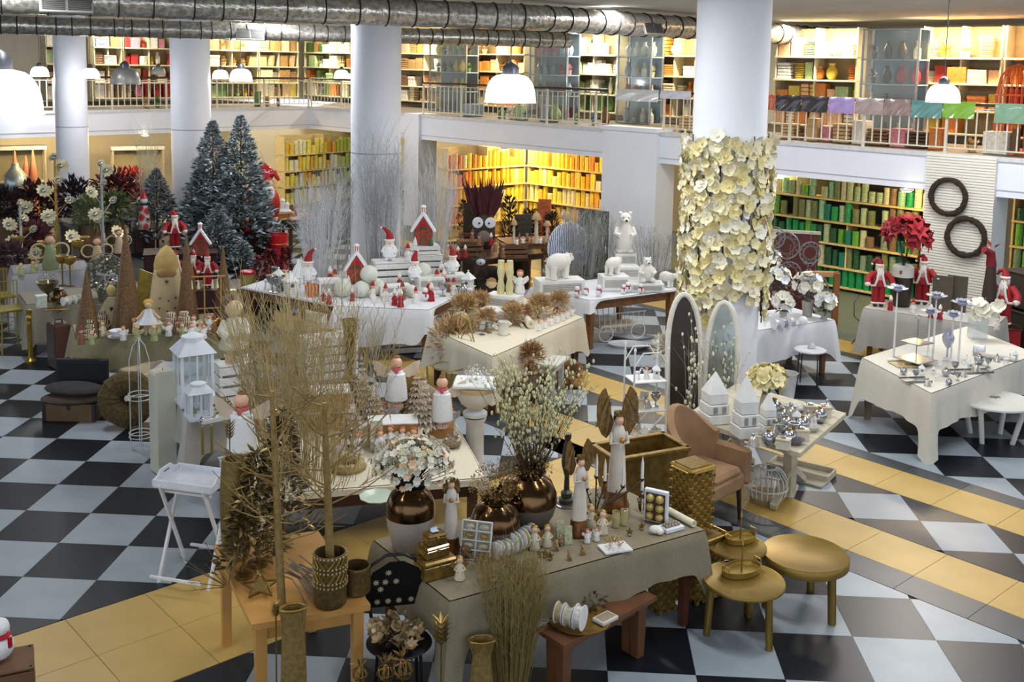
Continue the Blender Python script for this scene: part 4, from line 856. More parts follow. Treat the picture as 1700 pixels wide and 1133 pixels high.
# spools of ribbon lying in a row
SPW = mat('#e8e8ea',.4)
def spool(loc,r,w,rz,label,hx,group=None,lift=True):
    t = thing('ribbon_spool',label,'spool',loc + V((0,0,r)),rz,group); M_ = RY(math.pi / 2)
    for s in (-1,1): obj('flange',B().lathe([(r * .25,-.002),(r,-.002),(r,.002),(r * .25,.002)],22,M=TR((s * w / 2,0,0)) @ M_),SPW,t)
    obj('ribbon',B().lathe([(r * .82,-w * .46),(r * .85,0),(r * .82,w * .46)],20,M=M_),mat(hx,.35,.2,var=.2,scale=30),t); return t
sp = [T(826,928),T(840,923),T(853,917),T(866,911),T(880,904)]; ax = math.atan2((sp[4] - sp[0]).y,(sp[4] - sp[0]).x)
for i,(q,rr,hx,cn) in enumerate(zip(sp,(15,14,17,17,17),('#c9c4a4','#b8b187','#8d9a4e','#b39a3e','#d9d2c4'),('cream','pale sage','olive green','mustard','wide ivory'))): spool(q,rr * kk(q),.035 if i < 4 else .06,ax,f'{cn} ribbon spool in the row on the gold-beige cloth',hx,'spools on the gold-beige cloth')
# rattan balls and small things
def rattan(px,py,rpx,label):
    p = T(px,py); r = rpx * kk(p); t = thing('rattan_ball',label,'ornament',p + V((0,0,r)))
    for i in range(9): obj('hoop',B().torus((0,0,0),r * .97,.0028,20,5,M=RX(R.uniform(0,3.14)) @ RY(R.uniform(0,3.14))),mat('#7d6236',.5,.3),t)
rattan(772,927,11,'dark rattan ball beneath the ornament tray'); rattan(800,943,13,'rattan ball in front of the ornament tray')
p = T(763,962); mini('gold',p,hp(p,44),'slender gilt-headed angel beside the lacquered boxes')
for (x,y,l) in ((798,963,'gilt fish ornament beside the rattan ball'),(819,969,'second gilt fish ornament close to the cloth edge')):
    p = T(x,y); t = thing('fish_ornament',l,'ornament',p,R.uniform(0,6)); obj('body',B().ball((0,0,.018),(.034,.015,.017),12,8),mat('#d9b67c',.4,.3),t); obj('tail_fin',B().prism([(0,0),(-.025,.018),(-.02,0),(-.025,-.018)],-.004,.004,M=TR((-.03,0,.02))),GOLD,t); obj('back_fin',B().prism([(-.015,0),(.015,0),(0,.016)],-.002,.002,M=TR((0,0,.032)) @ RX(1.57)),GOLD,t)
minis('santa',[(832,948),(840,957),(855,952)],z1,22,['tiny white figurine under the spools','tiny white figurine with a black foot before the spools','tiny triangular white figurine beside the little card'],'tiny white figurines')
def card(px,py,w,h,label,hx='#c9c3ae',rz=0):
    p = T(px,py); k = kk(p); t = thing('greeting_card',label,'card',p,face(p,rz)); obj('front_leaf',B().box((0,0,h * k / 2),(w * k,.002,h * k),M=RX(-.15)),mat(hx,.6,hex2='#8f9a6a',scale=40,var=.2),t); obj('back_leaf',B().box((0,.03,h * k / 2),(w * k,.002,h * k),M=RX(.05)),mat(hx,.6),t)
card(878,947,17,18,'small square card in front of the wide ivory spool'); card(931,898,14,32,'tall patterned card leaning behind its twin',rz=.5); card(944,905,14,30,'tall patterned card leaning in front of its twin',rz=.4)
minis('gold',[(887,912),(908,907),(1000,886),(981,876)],z1,44,['gilt-haired angel holding a white tag','gilt-haired angel beside the leaning cards','gilt-crowned angel in front of the copper pot','gilt-haired angel half behind the white figures'],'gilt-haired angels on the front table')
minis('angel',[(966,888),(975,901),(990,898)],z1,26,['white bell-skirted figurine by the angel base','white bell-skirted figurine leaning forward','white bell-skirted figurine beside the tinsel box'],'white bell-skirted figurines')
minis('bear',[(923,913),(931,905),(945,929),(967,920)],z1,17,['little bear next to the tagged angel','little bear behind another bear by the cards','little bear nearest the cloth edge centre','little bear left of the tinsel box'.replace('left of','beside')],'little golden bears')
minis('star',[(895,925),(905,926),(913,930),(1045,890),(1065,880)],z1,14,['tiny painted ornament with a tag','tiny green painted ornament','tiny beige painted ornament','carved wooden star before the candle glasses','carved wooden star beside the apple box'],'tiny ornaments on the front table')
for (x,y,l) in ((1022,875,'amber candle glass with wax'),(1036,872,'empty amber candle glass')):
    p = T(x,y); k = kk(p); lathe_thing('candle_glass',l + ' beside the carved star','glass',p,[(6 * k,0),(6.5 * k,.004),(6.5 * k,27 * k),(6 * k,27 * k),(5.6 * k,.01)],mat('#d9cf9a',.08,alpha=.45),16,extra=[('wax',B().lathe([(5 * k,.006),(5 * k,16 * k if 'wax' in l else 4 * k)],14),mat('#dfd08c',.5))])
p = T(1021,912); k = kk(p); t = thing('tinsel_box','shallow box heaped with copper and gold tinsel','box',p,rz - .2); obj('tray',B().box((0,0,.008),(50 * k,34 * k,.016),.003),WHITEP,t); obj('tinsel',leafball(B(),(0,0,.02),.075,260,.022,.005),mat('#b07c48',.25,.8,var=.5,scale=90),t,stuff=True)
p = T(1088,886); solo('white_shell','crumpled white shell near the cloth corner','shell',B().ball((0,0,.03),(.05,.035,.03),12,8).ball((.03,-.02,.025),(.03,.025,.024),10,6),mat('#e9e6de',.6,bump=.5),p)
p = T(1114,879); k = kk(p); t = thing('bauble_box','white box of small grey baubles near the cloth corner','box',p,rz); obj('tray',B().box((0,0,.014),(38 * k,24 * k,.028),.003),mat('#e6e8ee',.5),t)
for i in range(5):
    for j in range(2): obj('bauble',B().ball(((-2 + i) * .028,(-.5 + j) * .03,.036),.014,10,8),mat('#9a8f7c',.3,.4),t)
# gift box with six gold apples
p = T(1087,868); k = kk(p); w,h = 41 * k,55 * k; t = thing('apple_gift_box','white upright gift box showing six golden apples','box',p,face(p,-.35)); obj('case',B().box((0,.02,h / 2),(w,.04,h),.004),mat('#e3e4ee',.45),t); obj('window_tray',B().box((0,-.002,h * .48),(w * .82,.006,h * .86)),mat('#4a2f28',.6),t)
for i in range(3):
    for j in (-1,1): a = obj('golden_apple',B().ball((j * w * .2,-.012,h * (.2 + .28 * i)),w * .17,14,10),mat('#c2ae62',.35,.3),t); obj('apple_stalk',B().cyl((j * w * .2,-.012 - w * .15,h * (.2 + .28 * i)),(j * w * .2,-.02 - w * .17,h * (.2 + .28 * i) + .006),.004,n=6),mat('#8a7a3c',.5),a)
a,c = T(1110,853),T(1152,876); r = .026; t = thing('paper_roll','cream paper roll lying along the cloth edge','roll',(a + c) / 2 + V((0,0,r)),math.atan2((c - a).y,(c - a).x)); L = (c - a).length
obj('paper',B().lathe([(r,-L / 2),(r,L / 2),(r * .5,L / 2),(r * .45,L / 2 - .01)],18,M=RY(math.pi / 2)),mat('#ddd6bb',.6),t)
# dark turned candlestick, candelabrum, copper pot
p = T(940,838); k = kk(p); H = 122 * k; lathe_thing('turned_candlestick','dark green-brown turned candlestick behind the middle angel','candlestick',p,[(.075,0),(.075,.012),(.055,.02),(.058,.05),(.04,.06),(.045,.1),(.022,.12),(.018,H * .4),(.042,H * .55),(.045,H * .62),(.03,H * .85),(.016,H * .9),(.026,H * .93),(.028,H)],mat('#4c4a3c',.4,.3,var=.4,scale=20),22,extra=[('foot_plate',B().lathe([(.085,0),(.085,.008),(.07,.012)],24),SILV)])
p = T(988,868); k = kk(p); t = thing('twig_candelabrum','dark metal twig candelabrum with white taper candles','candelabrum',p); LIL = mat('#4a3b28',.45,.5)
obj('foot',leafball(B().lathe([(.06,0),(.05,.01),(.01,.02)],12),(0,0,.01),.05,20,.04,.015),LIL,t)
for i,(dx,dy,hz) in enumerate(((2,-74,0),(16,-66,0),(46,-58,0),(-14,-54,0),(78,-70,.1))):
    e = D(988 + dx,868 + dy,depth(p) + (.0 if i < 3 else .05)) - p; b = B().tube([(0,0,.01),(e.x * .25,e.y * .25,e.z * .45),(e.x * .8,e.y * .8,e.z * .8),e],.006,6)
    for q in range(4): s = V((e.x * (.3 + .15 * q),e.y * (.3 + .15 * q),e.z * (.45 + .12 * q))); b.leaf(s,(R.uniform(-1,1),R.uniform(-1,1),.6),(0,0,1),.04,.016)
    obj('branch',b,LIL,t); obj('candle_cup',B().lathe([(.006,-.01),(.016,.004),(.02,.018),(.014,.016)],10,e),LIL,t); obj('taper_candle',B().lathe([(.012,.01),(.011,.13),(.003,.175),(0,.19)],10,e),mat('#e9e7dd',.5),t)
p = T(1016,824); lathe_thing('copper_pot','beaten copper pot behind the middle angel','pot',p,[(.06,0),(.085,.03),(.09,.08),(.07,.13),(.08,.15),(.07,.15),(.05,.1)],mat('#a8763e',.3,.8,var=.4,scale=16,bump=.6),18,wave=.03,nw=6)
p = T(1065,848); t = thing('rose_candle_holder','bronze rose-branch candle holder with one white taper','candle holder',p); obj('branch',twigs(B(),(0,0,0),.13,.06,9,.004,3),LIL,t); obj('rose',leafball(B(),(.02,0,.14),.035,40,.03,.02),LIL,t); obj('taper_candle',B().lathe([(.013,.13),(.011,.25),(.003,.29),(0,.3)],10),mat('#e9e7dd',.5),t)
# gold planter, gold baskets
def planter(loc,H,w0,w1,d0,d1,rz,label,m):
    t = thing('tapered_planter',label,'planter',loc,rz); th = .03; vs = []
    for (w,d,z) in ((w0,d0,0),(w1,d1,H),(w1 - 2 * th,d1 - 2 * th,H),(w0 - th,d0 - th,H * .35)): vs += [(-w / 2,-d / 2,z),(w / 2,-d / 2,z),(w / 2,d / 2,z),(-w / 2,d / 2,z)]
    fs = [(3,2,1,0),(12,13,14,15)]
    for j in range(3):
        for i in range(4): fs.append((j * 4 + i,j * 4 + (i + 1) % 4,j * 4 + 4 + (i + 1) % 4,j * 4 + 4 + i))
    obj('body',B().add(vs,fs),m,t); rb = B()
    for s in (-1,1): rb.box((0,s * (d1 / 2 - .01),H),(w1 + .02,.05,.035),.006); rb.box((s * (w1 / 2 - .01),0,H),(.05,d1 + .02,.035),.006)
    obj('rim',rb,m,t); return t
p = G(1063,905,0); zt = .86; q = G(1063,742,zt); p = V((q.x,q.y,0)); planter(p,zt,.42,.74,.22,.4,rz - .1,'tall tapered antique gold planter behind the front table',mat('#8d6f33',.42,.7,var=.4,scale=18,bump=.4))
WEAVE = mat('#a98a40',.35,.7,var=.3,scale=20)
def woven(loc,w,d,h,rz,label,lid=False):
    t = thing('woven_basket',label,'basket',loc,rz,'gold woven baskets'); rows,cols = int(h / .035),max(4,int(w / .035)); b = B(); obj('core',B().box((0,0,h / 2),(w * .93,d * .93,h),.03),GOLDD,t)
    for j in range(rows):
        for i in range(cols):
            if (i + j) % 2: continue
            z = h * (j + .5) / rows; x = -w / 2 + w * (i + .5) / cols
            for s in (-1,1): b.box((x,s * (d / 2 - .012),z),(w / cols * 1.12,.012,h / rows * .86),.003); b.box((s * (w / 2 - .012),x * d / w,z),(.012,d / cols * 1.12,h / rows * .86),.003)
    obj('weave_strips',b,WEAVE,t,stuff=True); rm = B()
    for s in (-1,1): rm.tube([(s * w / 2,-d / 2 + .03,h),(s * w / 2,d / 2 - .03,h)],.009,8); rm.tube([(-w / 2 + .03,s * d / 2,h),(w / 2 - .03,s * d / 2,h)],.009,8)
    obj('rim',rm,GOLD,t)
    if lid: obj('lid',B().box((0,0,h + .012),(w * 1.01,d * 1.01,.03),.014),WEAVE,t); obj('lid_panel',B().box((0,0,h + .03),(w * .8,d * .8,.01),.01),GOLDD,t)
pb = G(1158,985,0); woven(pb,.34,.3,.5,rz + .1,'lower wide gold woven basket behind the table corner'); woven(pb + V((-.07,.05,.512)),.27,.25,.5,rz + .05,'tall lidded gold woven basket standing on the lower basket',True)
pb = G(1098,1010,0); woven(pb,.2,.18,.3,rz,'small gold woven basket under the front table')
# round gold side tables with tiered oval trays
def roundtable(px,py,z,rx,label,th=.045,nleg=3,a0=.3,m=None,lr=.033,splay=.86,lm=None):
    c = G(px,py,z); r = rx * kk(c); t = thing('round_side_table',label,'table',(c.x,c.y,0),0,'round gold side tables'); mm = m or mat('#94793a',.38,.75,var=.18,scale=6)
    obj('tabletop',B().lathe([(r * .93,z - th),(r,z - th * .8),(r,z - .006),(r * .985,z),(r * .97,z - .003)],48),mm,t)
    for i in range(nleg):
        a = a0 + i * 2 * math.pi / nleg; obj('leg',B().cyl((math.cos(a) * r * splay * 1.02,math.sin(a) * r * splay * 1.02,0),(math.cos(a) * r * .8,math.sin(a) * r * .8,z - th),lr * .92,lr,14),lm or mm,t)
    return c
c2 = roundtable(1337,918,.44,71,'thick-topped round gold side table beside the yellow path',.085,a0=-.95)
c1 = roundtable(1235,962,.42,68,'round gold side table carrying an oval tray',.03,a0=-.9,lr=.028)
c3 = roundtable(1222,905,.46,50,'round gold side table behind the other two, with an oval tray',.03,a0=.9,lr=.028)
def ovaltray(loc,rx,label,pole):
    t = thing('oval_tray',label,'tray',loc,rz); b = B().lathe([(.001,.006),(rx * .96,.006),(rx,.012),(rx,.04),(rx * 1.03,.04),(rx * 1.03,0),(.001,0)],36,sy=.62); obj('tray',b,mat('#ad9148',.35,.75,var=.2),t); obj('pole',B().cyl((0,0,.005),(0,0,pole),.006,.006),GOLD,t); obj('finial',B().lathe([(.012,pole - .01),(.004,pole + .03),(0,pole + .05)],10),GOLD,t)
    for s in (-1,1): obj('handle',B().tube([(s * rx * .97,-.04,.04),(s * rx * .97,-.03,.075),(s * rx * .97,.03,.075),(s * rx * .97,.04,.04)],.004,6),GOLD,t)
ovaltray(V((*G(1231,950,.42).xy,.421)),37 * kk(c1),'oval gold tray on the front round gold side table',.22); ovaltray(V((*G(1229,897,.46).xy,.461)),29 * kk(c3),'oval gold tray on the rear round gold side table',.2)
# wooden bench under the front table
bz = .44; bl = [G(890,1044,bz),G(936,1073,bz),G(1091,991,bz)]; bp_ = [bl[0].xy,bl[1].xy,bl[2].xy,(bl[0] + bl[2] - bl[1]).xy]
table(bp_,bz,'brown wooden bench with a drawer under the front table',mat('#6e452a',.45,var=.25,scale=6),.085,.8,'wooden_bench','bench',.09)
p = G(962,1030,bz); t = lathe_thing('gold_charger','gold rimmed charger plate on the wooden bench','plate',p + V((0,0,.002)),[(.001,.004),(.17,.004),(.2,.014),(.21,.016),(.21,.01),(.16,0),(.001,0)],GOLD,40,wave=.012,nw=20)
sp = [G(930,1035,bz + .02),G(945,1040,bz + .02),G(962,1045,bz + .02)]; ax = math.atan2((sp[2] - sp[0]).y,(sp[2] - sp[0]).x)
for q,rr,hx,l in zip(sp,(18,17,21),('#b9a77c','#c9bfa4','#d9d4cc'),('tan','pale beige','white printed')): spool(q,rr * kk(q),.05,ax + .1,l + ' ribbon spool lying on the charger plate',hx,'spools on the charger plate')
p = G(1005,1030,bz + .012); t = thing('flat_box','flat white decorated box on the charger plate','box',p,rz + .2); obj('box',B().box((0,0,.012),(.15,.1,.024),.003),mat('#d8d2c6',.5),t); obj('lid_panel',B().box((0,0,.025),(.12,.075,.003)),mat('#a59274',.5),t)
p = G(985,1005,bz + .012); leaves = thing('dark_leaf_spray','dark bronze leaf spray lying on the bench','leaves',p); obj('leaf_spray',leafball(B(),(0,0,.025),.08,60,.05,.025),mat('#5b4a30',.35,.4),leaves,stuff=True)
p = G(1027,981,bz); solo('paper_slip','folded white paper slip on the bench by the basket','paper',B().box((0,0,.003),(.12,.045,.002)).box((0,.02,.007),(.12,.002,.01)),mat('#cfcdd2',.6),p,rz)
# armchair
def armchair(loc,rz):
    t = thing('armchair','beige velvet armchair with dark legs behind the gold baskets','chair',loc,rz); m = mat('#9a7756',.85,var=.16,scale=8,bump=.15)
    obj('seat',B().box((0,0,.37),(.56,.56,.16),.03),m,t); obj('seat_cushion',B().box((0,-.02,.47),(.46,.5,.08),.03),m,t)
    vs,fs = [],[]; n,rows = 16,8
    for th in (0,.07):
        for j in range(rows + 1):
            for i in range(n + 1):
                a = math.pi * (i / n); f = j / rows; arch = .48 + .24 * math.sin(a) ** 1.4; x = -math.cos(a) * (.31 - th) ; y = .04 + math.sin(a) * (.27 - th) * .95 + .06 * f * math.sin(a); vs.append((x,y,.3 + f * (arch - .02)))
    w = n + 1; o = (rows + 1) * w
    for j in range(rows):
        for i in range(n): q = j * w + i; fs += [(q,q + 1,q + w + 1,q + w),(o + q,o + q + w,o + q + w + 1,o + q + 1)]
    for i in range(n): q = rows * w + i; fs.append((q,q + 1,o + q + 1,o + q))
    for e in (0,n):
        for j in range(rows): q = j * w + e; fs.append((q,q + w,o + q + w,o + q))
    obj('backrest',B().add(vs,fs,True),m,t)
    for s in (-1,1): obj('armrest',B().box((s * .3,-.1,.5),(.085,.42,.34),.03),m,t)
    for sx in (-1,1):
        for sy in (-1,1): obj('leg',B().cyl((sx * .25,sy * .25,0),(sx * .24,sy * .23,.3),.016,.026,8),mat('#2e2018',.4),t)
p = G(1164,862,0); armchair(p,face(p,1.0))
# black daisy chair with gilt flowers on its seat
p = G(662,1175,0); t = thing('daisy_chair','black metal bistro chair with daisy cut-outs beside the front table','chair',p,face(p,.12)); sz = .45; BM = mat('#17171a',.4,.4)
obj('seat',B().lathe([(.001,sz - .015),(.2,sz - .015),(.21,sz - .008),(.2,sz),(.001,sz)],32),BM,t)
for a in (.8,2.34,3.94,5.48): obj('leg',B().cyl((math.cos(a) * .2,math.sin(a) * .2,0),(math.cos(a) * .17,math.sin(a) * .17,sz - .01),.011,n=8),BM,t)
obj('back_frame',B().tube([(-.15,.16,sz),(-.17,.2,sz + .15),(-.2,.23,sz + .28),(-.16,.24,sz + .4),(-.06,.245,sz + .46),(.06,.245,sz + .46),(.16,.24,sz + .4),(.2,.23,sz + .28),(.17,.2,sz + .15),(.15,.16,sz)],.011,8),BM,t)
obj('back_panel',B().prism([(-.17,.13),(.17,.13),(.195,.28),(.15,.39),(.05,.45),(-.05,.45),(-.15,.39),(-.195,.28)],-.004,.004,M=TR((0,.225,sz)) @ RX(math.pi / 2 + .12)),BM,t)
DM = blossom_mesh(8,.024,.01,.05,.02,'daisy_cutout')
for (x,zz) in ((-.12,.17),(-.05,.17),(.02,.17),(.1,.17),(.15,.17),(-.13,.31),(-.07,.31),(.0,.31),(-.05,.375),(-.1,.26)):
    o = obj('daisy_cutout',DM,mat('#b3ab8c',.5),t,(x,.217 - .12 * zz,sz + zz)); o.rotation_euler = (math.pi / 2 + .12,0,0)
pc = V((p.x,p.y,sz + .004)); t = thing('gilt_flower_spray','heap of gilt fabric flowers on the black daisy chair','flowers',pc)
for i in range(34):
    a,q = R.uniform(0,6.28),math.sqrt(R.random()) * .17; o = obj('blossom',BL1[i % 3],mat('#c2a87c',.45,.3,var=.3),t,(math.cos(a) * q,math.sin(a) * q,.03 + R.uniform(0,.06))); o.rotation_euler = (R.uniform(-.8,.8),R.uniform(-.8,.8),0); o.scale = (1.6,) * 3
obj('leaf_spray',leafball(B(),(0,0,.03),.16,120,.045,.02),mat('#6e5a34',.4,.4),t,stuff=True)
# wicker vases, gilt leaf stick, grass sheaf, lattice ornaments in the front
def wicker(px,py,z,wtop,wneck,wbody,hpx,label,oval=.6,m=mat('#9a7f45',.6,.2,var=.35,scale=40)):
    c = G(px,py,z); k = kk(c); H = z; t = thing('wicker_vase',label,'vase',(c.x,c.y,0),face(c,.1)); a,n,w = wtop * k / 2,wneck * k / 2,wbody * k / 2; pr = []
    N = int(H / .014)
    for i in range(N + 1):
        f = i / N; zz = H * f; r = w * (1 - .25 * (1 - f / .45) ** 2) if f < .45 else (w + (n - w) * ((f - .45) / .4) ** 1 if f < .85 else n + (a - n) * ((f - .85) / .15) ** 1.5); pr += [(r * (1.025 if i % 2 else .985),zz)]
    obj('woven_body',B().lathe(pr + [(pr[-1][0] * .85,H),(n * .8,H * .8)],26,sy=oval),m,t); b = B()
    for i in range(18):
        an = i * math.pi / 9; b.tube([(math.cos(an) * q[0] * 1.02,math.sin(an) * q[0] * 1.02 * oval,q[1]) for q in pr[::6]],.004,4)
    obj('upright_canes',b,m,t); obj('rim',B().torus((0,0,H),a * .96,.009,28,6,sy=oval),GOLD,t); return t
wicker(487,1010,.86,45,36,42,125,'tall wicker vase in front of the wooden reed table'); wicker(800,1063,.52,46,28,38,80,'short wicker vase under the front table corner')
c = G(850,1010,.6); t = thing('grass_sheaf','sheaf of dry golden grass standing before the front table','dried grass',(c.x,c.y,0)); b = twigs(B(),(0,0,0),1.0,.24,420,.003,3,r0=.1,curl=.08); obj('grass_spray',b,mat('#a8945a',.7,var=.35,scale=30),t,stuff=True); obj('grass_heads',leafball(leafball(B(),(0,0,.62),.13,300,.05,.006,1),(0,0,.8),.16,260,.05,.005,1),mat('#9c8a55',.7,var=.4),t,stuff=True)
def gilt_leaf(px,py,z,label,s=1):
    c = G(px,py,z); t = thing('gilt_leaf_stake',label,'ornament',(c.x,c.y,0)); obj('stake',B().cyl((0,0,0),(0,0,z - .1 * s),.005,n=6),GOLDD,t); b = B()
    for i in range(7):
        a = i * .9
        for j in range(5): b.leaf((0,0,z - .11 * s + .035 * s * j),(math.cos(a),math.sin(a),1.1 - .1 * j),(0,0,1),.09 * s,.022 * s)
    obj('leaf_head',b,mat('#8f7436',.35,.65,var=.4,scale=40),t)
gilt_leaf(733,1045,.62,'gilt leaf bud on a stake by the cloth corner'); gilt_leaf(381,712,1.28,'gilt pine-cone finial rising from the tall gilt vase',.8)
def lattice(px,py,z,r,label):
    c = G(px,py,z); rr = r * kk(c); t = thing('lattice_ornament',label,'ornament',(c.x,c.y,0)); obj('stake',B().cyl((0,0,0),(0,0,z - rr),.006,n=6),GOLDD,t)
    for i in range(8): obj('hoop',B().torus((0,0,z),rr,.004,22,5,M=None if i == 0 else TR((0,0,z)) @ RX(i * .4) @ RY(i * .7) @ TR((0,0,-z))),GOLDD,t)
    obj('leaf_crown',leafball(B(),(0,0,z + rr),rr * .5,12,.06,.02,1),GOLDD,t)
lattice(668,1112,.5,17,'openwork gilt ball on a stake before the daisy chair'); lattice(640,1118,.48,14,'openwork gilt ball beside its larger neighbour by the chair'); lattice(598,1120,.5,12,'slim openwork gilt bud by the wooden table leg')
# ================================================================ wooden reed table, centre table and the tables on the grey tiles
zt2 = .72
a,b_,c = G(355,906,zt2),G(418,1038,zt2),G(615,1004,zt2); tp2 = [a.xy,b_.xy,c.xy,(a + c - b_).xy]
table(tp2,zt2,'honey-coloured wooden table with gilt reeds and trees',WOODL,.07,.85,thick=.04,inset=.03)
z2 = zt2 + .002
def gnarled(loc,H,r,label,m=mat('#9c8048',.5,.3,var=.35,scale=30),lean=(0,0),nb=16,bl=.45,base=True):
    t = thing('gilt_branch_tree',label,'artificial tree',loc); pts = [(lean[0] * f,lean[1] * f,H * f) for f in (0,.25,.5,.75,1)]; obj('trunk',B().tube(pts,r,10,r1=r * .55),m,t); b = B()
    for i in range(nb):
        f = R.uniform(.3,1); s = V((lean[0] * f,lean[1] * f,H * f)); a = R.uniform(0,6.28); d = V((math.cos(a),math.sin(a),R.uniform(.35,.9))); l = bl * R.uniform(.6,1.1); e = s + d * l; mid = s + d * l * .5 + V((0,0,-.03)); b.tube([s,mid,e],r * .22,5,r1=r * .08)
        for k in range(5): q = R.uniform(.3,.95); ss = s.lerp(e,q); dd = d + V((R.uniform(-.9,.9),R.uniform(-.9,.9),R.uniform(-.2,.9))); b.tube([ss,ss + dd.normalized() * l * R.uniform(.2,.45)],r * .11,4,r1=r * .05)
    obj('branch_spray',b,m,t,stuff=True)
    if base: obj('base',B().lathe([(.06,0),(.06,.012),(r,.02)],16),GOLDD,t)
    return t
p = G(468,1012,z2); gnarled(p,1.36,.028,'tall gilt tree standing on the honey-coloured table',lean=(-.08,.1),nb=22)
def openpot(px,py,w,h,label,bands=True):
    p = G(px,py,z2); k = kk(p); r,H = w * k / 2,h * k; pr = [(r * .9,0)]
    for i in range(14): pr += [(r * (1.0 + .02 * (i % 2)),H * (i + .5) / 14)]
    t = lathe_thing('filigree_pot',label,'pot',p,pr + [(r * .98,H),(r * .9,H),(r * .86,H * .5)],mat('#6f5b33',.45,.5,var=.4,scale=40),24)
    if bands:
        m = B().ball((0,0,0),.008,6,4)
        for zz in (.97,.78,.7,.5,.42):
            g = B()
            for i in range(26): a = i * math.pi / 13; g.ball((math.cos(a) * r * 1.03,math.sin(a) * r * 1.03,H * zz),.008,6,4)
            obj('bead_ring',g,mat('#c2b083',.35,.5),t)
        g = B()
        for i in range(18):
            for s in (-1,1):
                for (za,zb) in ((.8,.95),(.52,.68)): a0,a1 = i * math.pi / 9,i * math.pi / 9 + s * .35; g.tube([(math.cos(a0) * r * 1.04,math.sin(a0) * r * 1.04,H * za),(math.cos(a1) * r * 1.04,math.sin(a1) * r * 1.04,H * zb)],.003,4)
        obj('lattice_band',g,GOLD,t,stuff=True)
    return p,H
pp,ph = openpot(548,1002,54,90,'beaded gilt lattice pot holding the second gilt tree'); openpot(592,982,46,46,'plain low gilt pot at the table corner',False)
gnarled(pp + V((0,0,ph * .9)),.98,.028,'second gilt tree rising from the beaded lattice pot',lean=(-.04,.03),nb=18,base=False)
p = G(392,925,z2); k = kk(p); H = 170 * k; pr = [(.07,0)]
for i in range(30): f = i / 29; pr.append((.085 + .02 * math.sin(f * 3.1) * (1 if i % 2 else .95),H * f))
lathe_thing('tall_gilt_vase','tall ribbed gilt vase at the table corner by the folding tray','vase',p,pr + [(.07,H),(.06,H * .8)],mat('#8a7440',.45,.5,var=.35,scale=40),22)
def conetree(loc,H,r,label,m,tips,n=500,name='gilt_cone_tree',l=.08):
    t = thing(name,label,'artificial tree',loc); obj('base',B().lathe([(r * .35,0),(r * .35,.02),(.012,.03),(.012,H * .2)],16),GOLDD,t); b,g = B(),B()
    for i in range(n):
        q = R.random() ** .7; z = H * (.1 + .88 * q); rr = r * (1 - q) * R.uniform(.5,1) + .01; a = R.uniform(0,6.28); (b if i % 3 else g).leaf((math.cos(a) * rr,math.sin(a) * rr,z),(math.cos(a),math.sin(a),R.uniform(-.4,.7)),(R.uniform(-1,1),0,1),l * R.uniform(.7,1.3),l * .35)
    obj('leaf_mass',b,m,t,stuff=True); obj('leaf_tips',g,tips,t,stuff=True); return t
GLM = mat('#6b5a32',.45,.4,var=.4,scale=40); GLT = mat('#b79d62',.35,.5,var=.3)
p = G(470,905,z2); conetree(p,1.0,.2,'tallest gilt leaf cone behind the gilt tree trunk',mat('#4d4630',.5,.3,var=.4),GLT,750)
p = G(428,938,z2); conetree(p,.8,.2,'wide gilt leaf cone in the middle of the honey-coloured table',GLM,GLT,750); p = G(405,958,z2); conetree(p,.55,.17,'short gilt leaf cone in front of the ribbed gilt vase',GLM,GLT,420)
def filistar(px,py,label,tilt,r=.12):
    p = G(px,py,z2); t = thing('filigree_star',label,'ornament',p,face(p)); P_ = [((r if i % 2 == 0 else r * .45) * math.sin(i * math.pi / 5),(r if i % 2 == 0 else r * .45) * math.cos(i * math.pi / 5)) for i in range(10)]
    M_ = TR((0,0,r * math.sin(tilt) + .015)) @ RX(tilt); obj('outline',B().tube([M_ @ V((x,y,0)) for x,y in P_],.009,6,closed=True),GOLDD,t); b = B()
    for i in range(60): x,y = R.choice(P_); f = R.random(); b.torus((x * f * .8 + R.uniform(-.02,.02),y * f * .8 + R.uniform(-.02,.02),0),.012,.002,8,4,M=M_)
    obj('filigree',b,mat('#8f7c4a',.4,.6),t,stuff=True); obj('hanging_rod',B().cyl((0,0,r),(0,0,.36),.003,n=5),GOLDD,t)
filistar(432,984,'openwork gilt star lying near the table edge',.25); filistar(445,925,'openwork gilt star standing before the wide leaf cone',1.3)
p = G(510,985,z2); t = thing('antler_twigs','bundle of grey-brown bent twigs lying by the beaded pot','twigs',p,.3); b = B()
for i in range(22): x = R.uniform(-.1,.1); y = R.uniform(-.08,.1); b.tube([(x - .1,y + .12,.1 + R.uniform(0,.06)),(x,y + .05,.09),(x + .05,y - .05,.04),(x + .1 + R.uniform(-.03,.03),y - .16,.015)],.0055,5,r1=.003)
obj('twig_spray',b,mat('#7d6e5a',.7,var=.3),t,stuff=True)
gilt_leaf(458,1010,zt2 + .32,'slender gilt bud on a stake beside the gilt tree',.5)
p = G(352,1010,0); twig_thing('bare_twig','bare brown twig poking out beside the honey-coloured table',V((*G(372,965,.75).xy,.72)),.22,.3,7,mat('#6a5a3c',.7),.004,5,lean=(-.22,-.12))
